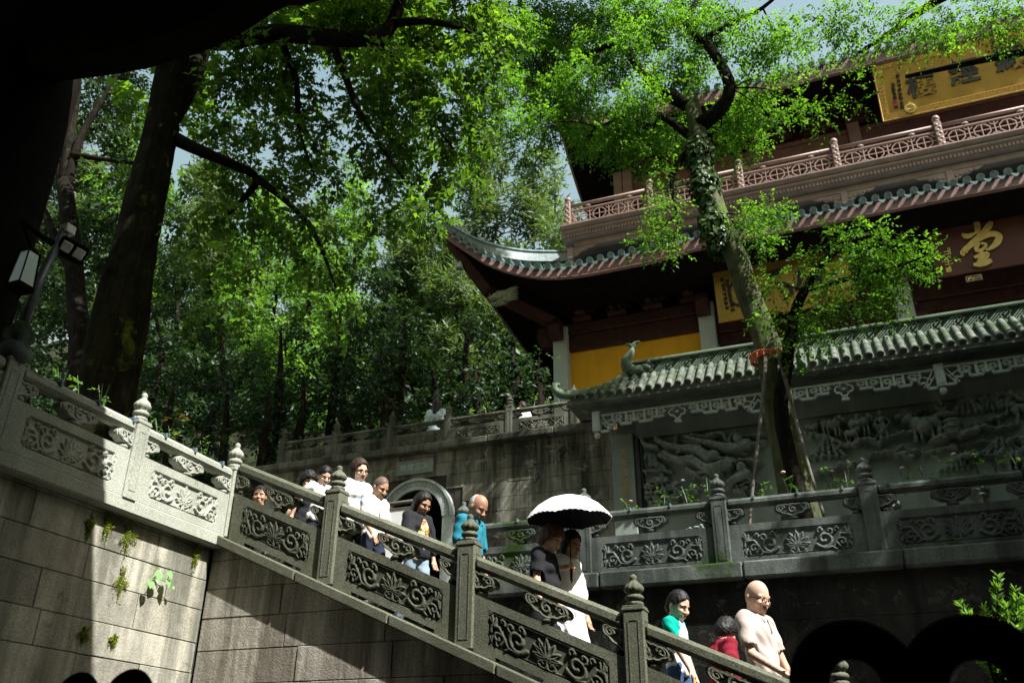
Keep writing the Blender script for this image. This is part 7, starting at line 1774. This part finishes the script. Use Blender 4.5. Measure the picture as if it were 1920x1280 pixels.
# display board by the arch
sb = thing("display_board", "white display board on a wooden easel in front of the arched doorway", "sign", (-7.4, 11.6, ZT))
a, b = atY(722, 958, 11.6), atY(764, 1075, 11.6)
mb = MB(); mb.box(a[0], b[0], 11.58, 11.62, b[2], a[2], 0.006); mb.build("panel", CL['white'], sb)
mb = MB(); w_ = 0.025
for (x0_, x1_, z0_, z1_) in ((a[0]-w_, a[0], b[2], a[2]), (b[0], b[0]+w_, b[2], a[2]), (a[0]-w_, b[0]+w_, a[2], a[2]+w_)): mb.box(x0_, x1_, 11.57, 11.63, z0_, z1_)
mb.build("frame", MAT['pole_wood'], sb)
mb = MB(); mb.tube([(a[0]-0.15, 11.6, a[2]+0.09), (b[0]+0.22, 11.6, a[2]+0.12)], 0.03, 8); mb.build("crossbar", MAT['pole_wood'], sb, smooth=True)
for x_ in (a[0]+0.02, b[0]-0.02):
    mb = MB(); mb.tube([(x_, 11.66, a[2]+0.1), (x_, 11.75, ZT)], 0.02, 6); mb.build("leg", MAT['pole_wood'], sb)
# ================================================================== NEAR PORCH (the camera stands under it)
po = thing("porch", "black timber porch with a thick post and beam at the upper left", "porch", (-7, 4.3, ZG))
mb = MB()
mb.lathe([(0.55, ZT), (0.55, ZT + 0.2), (0.45, ZT + 0.3), (0.42, 6.2)], (-6.25 - 0.42, 4.3), 28); mb.build("post", MAT['wood_black'], po, smooth=True)
mb = MB(); mb.lathe([(0.45, ZG), (0.42, 6.0)], (8.6, 4.0), 24); mb.build("post", MAT['wood_black'], po, smooth=True)
bot = [(120, 152), (200, 142), (280, 128), (330, 112), (365, 103), (400, 90), (430, 76), (470, 52), (510, 26), (540, 10), (565, 12), (590, 4)]
pts = []
for (x, y) in bot: p = atY(x, y, 4.28); pts.append((p[0], p[2]))
pts = [(-7.2, pts[0][1])] + pts + [(9.5, 5.88), (9.5, 6.6), (-7.2, 6.6)]
mb = MB(); mb.prism(pts[::-1], (4.0, 4.28)); mb.build("beam", MAT['wood_black'], po)
mb = MB(); mb.add([(-9.5, 4.3, 6.05), (10, 4.3, 6.05), (10, -4, 11.0), (-9.5, -4, 11.0), (-9.5, -14, 6), (10, -14, 6)], [(0, 1, 2, 3), (3, 2, 5, 4)]); mb.add([(-9.5, 4.3, 6.0), (10, 4.3, 6.0), (10, -3, 8.6), (-9.5, -3, 8.6)], [(0, 3, 2, 1)]); mb.build("roof", MAT['wood_black'], po)
mb = MB(); mb.box(-9.5, 9.5, -3.4, -3.1, ZG, 8.5); mb.build("back_wall", MAT['wood_black'], po)
mb = MB(); mb.box(-9.0, 9.5, -7.0, -4.2, 8.5, 15.0); mb.add([(-10.5, -3.2, 14.6), (11, -3.2, 14.6), (11, -6, 18), (-10.5, -6, 18), (-10.5, -9, 14.6), (11, -9, 14.6)], [(0, 1, 2, 3), (3, 2, 5, 4)]); mb.build("added_sky_blocker", MAT['wood_black'], po)  # unseen mass added behind the camera to block sky light
mb = MB(); mb.box(9.5, 9.8, -3.1, 4.0, ZG, 6.0); mb.build("side_wall", MAT['wood_black'], po)

# black scrolled railing tops at the bottom of the picture
def scroll(label, specs, Y):
    c0 = atY(specs[0][0], specs[0][1], Y); root = thing("scroll_railing", label, "railing", (c0[0], Y, ZG), "black scroll railings in the foreground")
    for (px, py, rpx, holes) in specs:
        c = atY(px, py, Y); r = rpx/ppm(c); th = 0.05
        n = 40; maj, mnr = r*0.69, r*0.31
        mb = MB(); P = np.zeros((n+1, 13, 3))
        for i in range(n+1):
            t = 2*math.pi*i/n
            for j in range(13):
                q = 2*math.pi*j/12; rr = maj + mnr*math.cos(q); P[i, j] = (c[0]+rr*math.cos(t), Y + mnr*0.5*math.sin(q), c[2]+rr*math.sin(t))
        mb.grid(P); mb.build("scroll", MAT['iron'], root, smooth=True)
        mb = MB(); mb.box(c[0]-r*0.2, c[0]+r*0.2, Y-0.03, Y+0.03, ZG, c[2]-r*0.85, 0.01); mb.build("upright", MAT['iron'], root)
    mb = MB(); a, b = specs[0], specs[-1]; ca, cb = atY(a[0], a[1], Y), atY(b[0], b[1], Y); rr = a[2]/ppm(ca)
    mb.box(ca[0]-rr, cb[0]+rr, Y-0.03, Y+0.03, ca[2]-rr*1.5, ca[2]-rr*0.96, 0.01); mb.build("rail", MAT['iron'], root); return root
scroll("black out of focus scroll railing at the bottom right corner", [(1604, 1284, 120, 1), (1838, 1292, 138, 1)], 2.1)
scroll("tops of a black scroll railing at the bottom left", [(140, 1320, 58, 1), (238, 1318, 62, 1)], 2.1)
# ================================================================== SMALL THINGS
# street lamp standing on the dark newel at the left
lx, ly = XL, 4.4
lm = thing("street_lamp", "dark lamp post with a glass lantern and floodlights at the left edge", "lamp post", (lx, ly, 3.0))
mb = MB(); mb.lathe([(0.09, 2.98), (0.13, 3.02), (0.14, 3.08), (0.11, 3.13), (0.09, 3.16), (0.12, 3.2), (0.11, 3.26), (0.075, 3.3), (0.06, 3.34)], (lx, ly), 18); mb.build("base", MAT['bal_dark'], lm, smooth=True)
top = atX(122, 432, lx); mb = MB(); mb.tube([(lx, ly, 3.3), (lx, ly + 0.03, 3.75), (lx, top[1], top[2])], [0.045, 0.04, 0.034], 10); mb.build("pole", MAT['metal_grey'], lm, smooth=True)
mb = MB(); mb.tube([(lx, ly + 0.05, 4.14), (lx + 0.02, ly - 0.1, 4.12), (lx + 0.03, ly - 0.3, 4.13)], [0.03, 0.022, 0.016], 8); mb.build("arm", MAT['iron'], lm, smooth=True)
lc = atX(47, 505, lx + 0.05); cx, cy, cz = lc
def frustum(mb, c, w0, w1, z0, z1):
    vs = [(c[0]+a*w0, c[1]+b*w0, z0) for a, b in ((-1, -1), (1, -1), (1, 1), (-1, 1))] + [(c[0]+a*w1, c[1]+b*w1, z1) for a, b in ((-1, -1), (1, -1), (1, 1), (-1, 1))]
    mb.add(vs, [(3, 2, 1, 0), (4, 5, 6, 7)] + [(i, (i+1) % 4, 4+(i+1) % 4, 4+i) for i in range(4)])
m, nt, out = new_mat("milky_lantern_glass"); p_ = principled(nt, out, (0.75, 0.8, 0.82), 0.12, None, 0.7); p_.inputs["Transmission Weight"].default_value = 0.25
mb = MB(); frustum(mb, (cx, cy), 0.066, 0.05, cz - 0.15, cz + 0.15); lan = mb.build("lantern_glass", m, lm)
mb = MB(); frustum(mb, (cx, cy), 0.078, 0.074, cz - 0.195, cz - 0.15); frustum(mb, (cx, cy), 0.058, 0.02, cz + 0.15, cz + 0.2)
for a, b in ((-1, -1), (1, -1), (1, 1), (-1, 1)): mb.tube([(cx+a*0.07, cy+b*0.07, cz-0.16), (cx+a*0.053, cy+b*0.053, cz+0.16)], 0.007, 6)
mb.tube([(cx, cy, cz + 0.2), (lx + 0.03, ly - 0.3, 4.13)], 0.012, 6); mb.build("lantern_frame", MAT['iron'], lm)
for k, (dy, dz) in enumerate(((0.13, -0.02), (0.3, -0.03))):
    fc = np.array([lx + 0.06, top[1] + dy - 0.06, top[2] - 0.16 + dz]); mb = MB(); mb.box(-0.045, 0.045, -0.12, 0.12, -0.085, 0.085, 0.015)
    for z_ in range(5): mb.box(-0.07, -0.045, -0.1, 0.1, -0.08 + 0.04*z_, -0.07 + 0.04*z_)
    rot = Matrix.Rotation(0.45, 4, 'Y') @ Matrix.Rotation(-0.5, 4, 'Z')
    if k: continue
    tr = lambda x, y, z: tuple(Matrix.Translation(fc) @ rot @ Vector((x, y, z)))
    mb.map(tr); fl = mb.build("floodlight", MAT['iron'], lm)
    for y_ in (-0.055, 0.055):
        mb = MB(); mb.box(0.043, 0.057, y_ - 0.042, y_ + 0.042, -0.045, 0.045, 0.006); mb.map(tr); mb.build("lens", MAT['metal_white'], fl)
mb = MB(); mb.box(lx - 0.05, lx + 0.05, top[1] - 0.03, top[1] + 0.07, top[2] - 0.03, top[2] + 0.06, 0.008); mb.build("junction_box", MAT['metal_white'], lm)

# rose bushes
ORD = ['first', 'second', 'third', 'fourth', 'fifth', 'sixth', 'seventh', 'eighth', 'ninth', 'tenth', 'eleventh', 'twelfth', 'thirteenth', 'fourteenth']
def rose_bush(c, r, nf, label, group, seed, tall=1.0):
    rg = np.random.default_rng(seed); root = thing("rose_bush", label, "rose bush", (c[0], c[1], c[2] - r), group)
    p, d, n_, s, t = sprays([(c[0], c[1], c[2], r)], rg, 600, 6, 0.13, size=0.05, flat=0.9*tall, droop=0.1); p = p - np.array(root_loc(root))
    link(leaves_mesh("foliage", MAT['leaf_bright'], p, d, n_, s, t*0.8), "foliage", root)
    for k in range(3):
        a = rg.uniform(0, 6.28); mb = MB(); mb.tube([(c[0], c[1], c[2]-r*1.6), (c[0]+r*0.4*math.cos(a), c[1]+r*0.4*math.sin(a), c[2]), (c[0]+r*0.7*math.cos(a), c[1]+r*0.6*math.sin(a), c[2]+r*0.9)], [0.005, 0.004, 0.002], 5); mb.build("stem", MAT['leaf_ivy'], root)
    for k in range(nf):
        a = rg.uniform(0, 6.28); q = np.array([c[0]+r*rg.uniform(0.2, 1.1)*math.cos(a), c[1]-abs(r*rg.uniform(0.2, 0.8)*math.sin(a)), c[2]+r*rg.uniform(0.2, 1.25)*tall]); mb = MB(); f = rg.uniform(0.018, 0.028)
        mb.ball(q, (f*0.7, f*0.7, f*0.6), 8, 6)
        for j in range(7): b = j*0.9; mb.ball(q+np.array([f*0.6*math.cos(b), f*0.6*math.sin(b), -f*0.1]), (f*0.55, f*0.55, f*0.4), 6, 5)
        mb.build("flower", MAT['petal'], root, smooth=True)
for i, (px, py, r) in enumerate(((1182, 952, 14), (1245, 930, 22), (1290, 925, 20), (1325, 905, 14), (1425, 915, 18), (1478, 905, 16), (1555, 895, 20), (1585, 890, 16), (1695, 892, 18), (1735, 884, 20), (1775, 876, 22), (1830, 866, 18), (1862, 862, 16), (1900, 850, 16))):
    c = atY(px, py, YB + 0.38); rose_bush(c, r/ppm(c), (1, 0, 1, 0, 0, 1, 1, 0, 1, 0, 2, 1, 0, 0)[i], f"low rose bush behind the shade-darkened mossy balustrade, {ORD[i]} counting from the umbrella", "roses behind the wet dark balustrade", 400 + i)
for i, (px, py, r) in enumerate(((560, 832, 11), (600, 826, 11), (680, 808, 12), (710, 804, 11), (775, 795, 12), (800, 788, 11), (880, 774, 12), (915, 770, 13), (1000, 756, 12), (1030, 752, 12), (1050, 746, 10))):
    c = atY(px, py, YG + 0.5); rose_bush(c, r/ppm(c), i % 2, f"small flowering bush behind the weathered gate wall balustrade, {ORD[i]} from its left end", "flowering bushes on the gate wall", 430 + i)
for i, (px, py, r) in enumerate(((118, 705, 22), (155, 722, 20), (195, 740, 20), (300, 798, 16), (325, 815, 18), (350, 828, 20), (385, 842, 18))):
    c = atX(px, py, XL - 0.45); rose_bush(c, r/ppm(c), 0, f"green bush behind the pale sunlit balustrade, {ORD[i]} from the lamp post", "bushes behind the pale balustrade", 450 + i)
# yellow-leaved shrubs
for px, py, r, Y, lab in ((318, 788, 16, 10.5, "yellow leaved shrub between the two pale newels"), (4, 655, 34, 8.0, "yellow leaved shrub at the left edge by the lamp post")):
    c = atY(px, py, Y); root = thing("yellow_shrub", lab, "shrub", (c[0], c[1], ZT)); rg = np.random.default_rng(px)
    crown(root, "foliage", MAT['leaf_yellow'], [(c[0], c[1], c[2], r/ppm(c)), (c[0]+0.1, c[1], c[2]-0.35, r/ppm(c))], px, 350, 6, 0.2, 0.09)
    mb = MB(); mb.tube([(c[0], c[1], ZT), (c[0]+0.05, c[1], c[2])], [0.04, 0.02], 6); mb.build("stem", MAT['bark'], root)
# moss tufts and a leafy weed rooted in the joints of the tan wall
moss_m = leafmat("bright_moss", (0.07, 0.10, 0.012), (0.21, 0.25, 0.03), 0.3, 0.03)
for i, (px, py, w, h) in enumerate(((168, 985, 8, 16), (203, 982, 12, 18), (240, 1003, 18, 22), (228, 1085, 13, 24), (157, 1188, 12, 12), (213, 1198, 8, 7), (367, 1038, 12, 20))):
    c = atX(px, py, XW + 0.012); sc = ppm(c); rg = np.random.default_rng(500 + i); N = 900
    a = rg.uniform(0, 6.28, N); q = np.sqrt(rg.random(N)); pos = np.stack([np.abs(rg.normal(0, 0.008, N)), q*np.cos(a)*w/sc*1.5*(0.6+0.4*np.sin(a*3+i)), q*np.sin(a)*h/sc*(1+0.35*np.sin(a*5+i))-0.05*(rg.random(N) > 0.85)*rg.random(N)*h/8], -1)
    me = leaves_mesh("moss_tuft", moss_m, pos, rg.normal(size=(N, 3)) + np.array([0.5, 0, 0.2]), rg.normal(size=(N, 3))*0.5 + np.array([1, 0, 0.3]), 0.013*(0.5+rg.random(N)), rg.random(N))
    tag(link(me, "moss_tuft", None, tuple(c)), ["narrow moss streak leftmost under the pale coping", "moss streak second from the left under the pale coping", "large bright moss patch under the pale coping", "hanging moss clump beside the leafy weed", "small moss tuft low on the tan wall at the shadow edge", "tiny moss tuft low on the tan wall", "moss patch under the coping by the wall corner"][i], "moss", "moss on the tan wall")
c = atX(297, 1078, XW + 0.05); wd = thing("leafy_weed", "pale green broad leaved weed growing from the tan wall", "plant", (XW, c[1], c[2])); rg = np.random.default_rng(9)
mint = leafmat("mint_green_leaf", (0.16, 0.34, 0.12), (0.22, 0.42, 0.17), 0.35, 0.05)
for (px, py, sz) in ((283, 1088, 0.085), (300, 1072, 0.1), (316, 1070, 0.085), (314, 1086, 0.08), (325, 1098, 0.04)):
    q = atX(px, py, XW + 0.09) - np.array([XW, c[1], c[2]]); me = leaves_mesh("leaf", mint, q[None], np.array([[0.35, 0.3*rg.normal(), -0.8]]), np.array([[0.9, 0.1*rg.normal(), 0.5]]), [sz], [0.6], 'heart'); link(me, "leaf", wd)
    mb = MB(); mb.tube([Vector((0, 0, -0.02)), Vector(q)*0.6 + Vector((0.02, 0, 0)), Vector(q)], 0.004, 5); mb.build("stem", mint, wd, world=False)
# dark ferns on the gate wall
for i, (px, py, r, lab) in enumerate(((1058, 832, 18, "dark fern growing high on the gate wall near the relief wall"), (940, 836, 10, "small dark fern under the coping of the gate wall"))):
    c = atY(px, py, YG - 0.08); root = thing("fern", lab, "plant", tuple(c)); crown(root, "foliage", MAT['leaf_ivy'], [(c[0], c[1], c[2], r/ppm(c))], 600 + i, 900, 6, 0.16, 0.07)
# sunlit yew at the right edge
yw = thing("yew_shrub", "sunlit yew shrub with upright needle twigs at the lower right edge", "shrub", (3.0, 6.25, ZG)); rg = np.random.default_rng(31)
P_, D_, N_, S_, T_ = [], [], [], [], []
tips = [(1870, 1078), (1905, 1100), (1800, 1128), (1845, 1140), (1885, 1130), (1915, 1140), (1830, 1165), (1870, 1170), (1905, 1175), (1850, 1195), (1895, 1205), (1815, 1148), (1925, 1120), (1940, 1160), (1830, 1225), (1880, 1235), (1850, 1240)]
for k, (px, py) in enumerate(tips):
    Yk = 6.25 + rg.uniform(-0.12, 0.2); t = atY(px, py, Yk); b = atY(1885 + rg.uniform(-15, 30), 1290, 6.3); L_ = 0.26; dv = t-b; dv = dv/np.linalg.norm(dv); st_ = t - dv*L_
    mb = MB(); mb.tube([tuple(b), tuple(b+(st_-b)*0.5+np.array([0, 0, 0.03])), tuple(t)], [0.012, 0.008, 0.003], 5); mb.build("twig", MAT['bark'], yw)
    n = 90; f = rg.random(n); pos = st_[None]+dv[None]*(L_*f)[:, None]; a = rg.uniform(0, 6.28, n); s1 = np.cross(dv, [0, 1, 0.2]); s1 /= np.linalg.norm(s1); s2 = np.cross(dv, s1)
    P_.append(pos); D_.append(dv[None]*0.8 + s1[None]*np.cos(a)[:, None] + s2[None]*np.sin(a)[:, None]); N_.append(rg.normal(size=(n, 3))); S_.append(0.055*(0.7+0.5*rg.random(n))); T_.append(0.2+0.7*f)
pos = np.concatenate(P_) - np.array(root_loc(yw))
link(leaves_mesh("needles", MAT['leaf_bright'], pos, np.concatenate(D_), np.concatenate(N_), np.concatenate(S_), np.concatenate(T_), 'narrow'), "needles", yw)
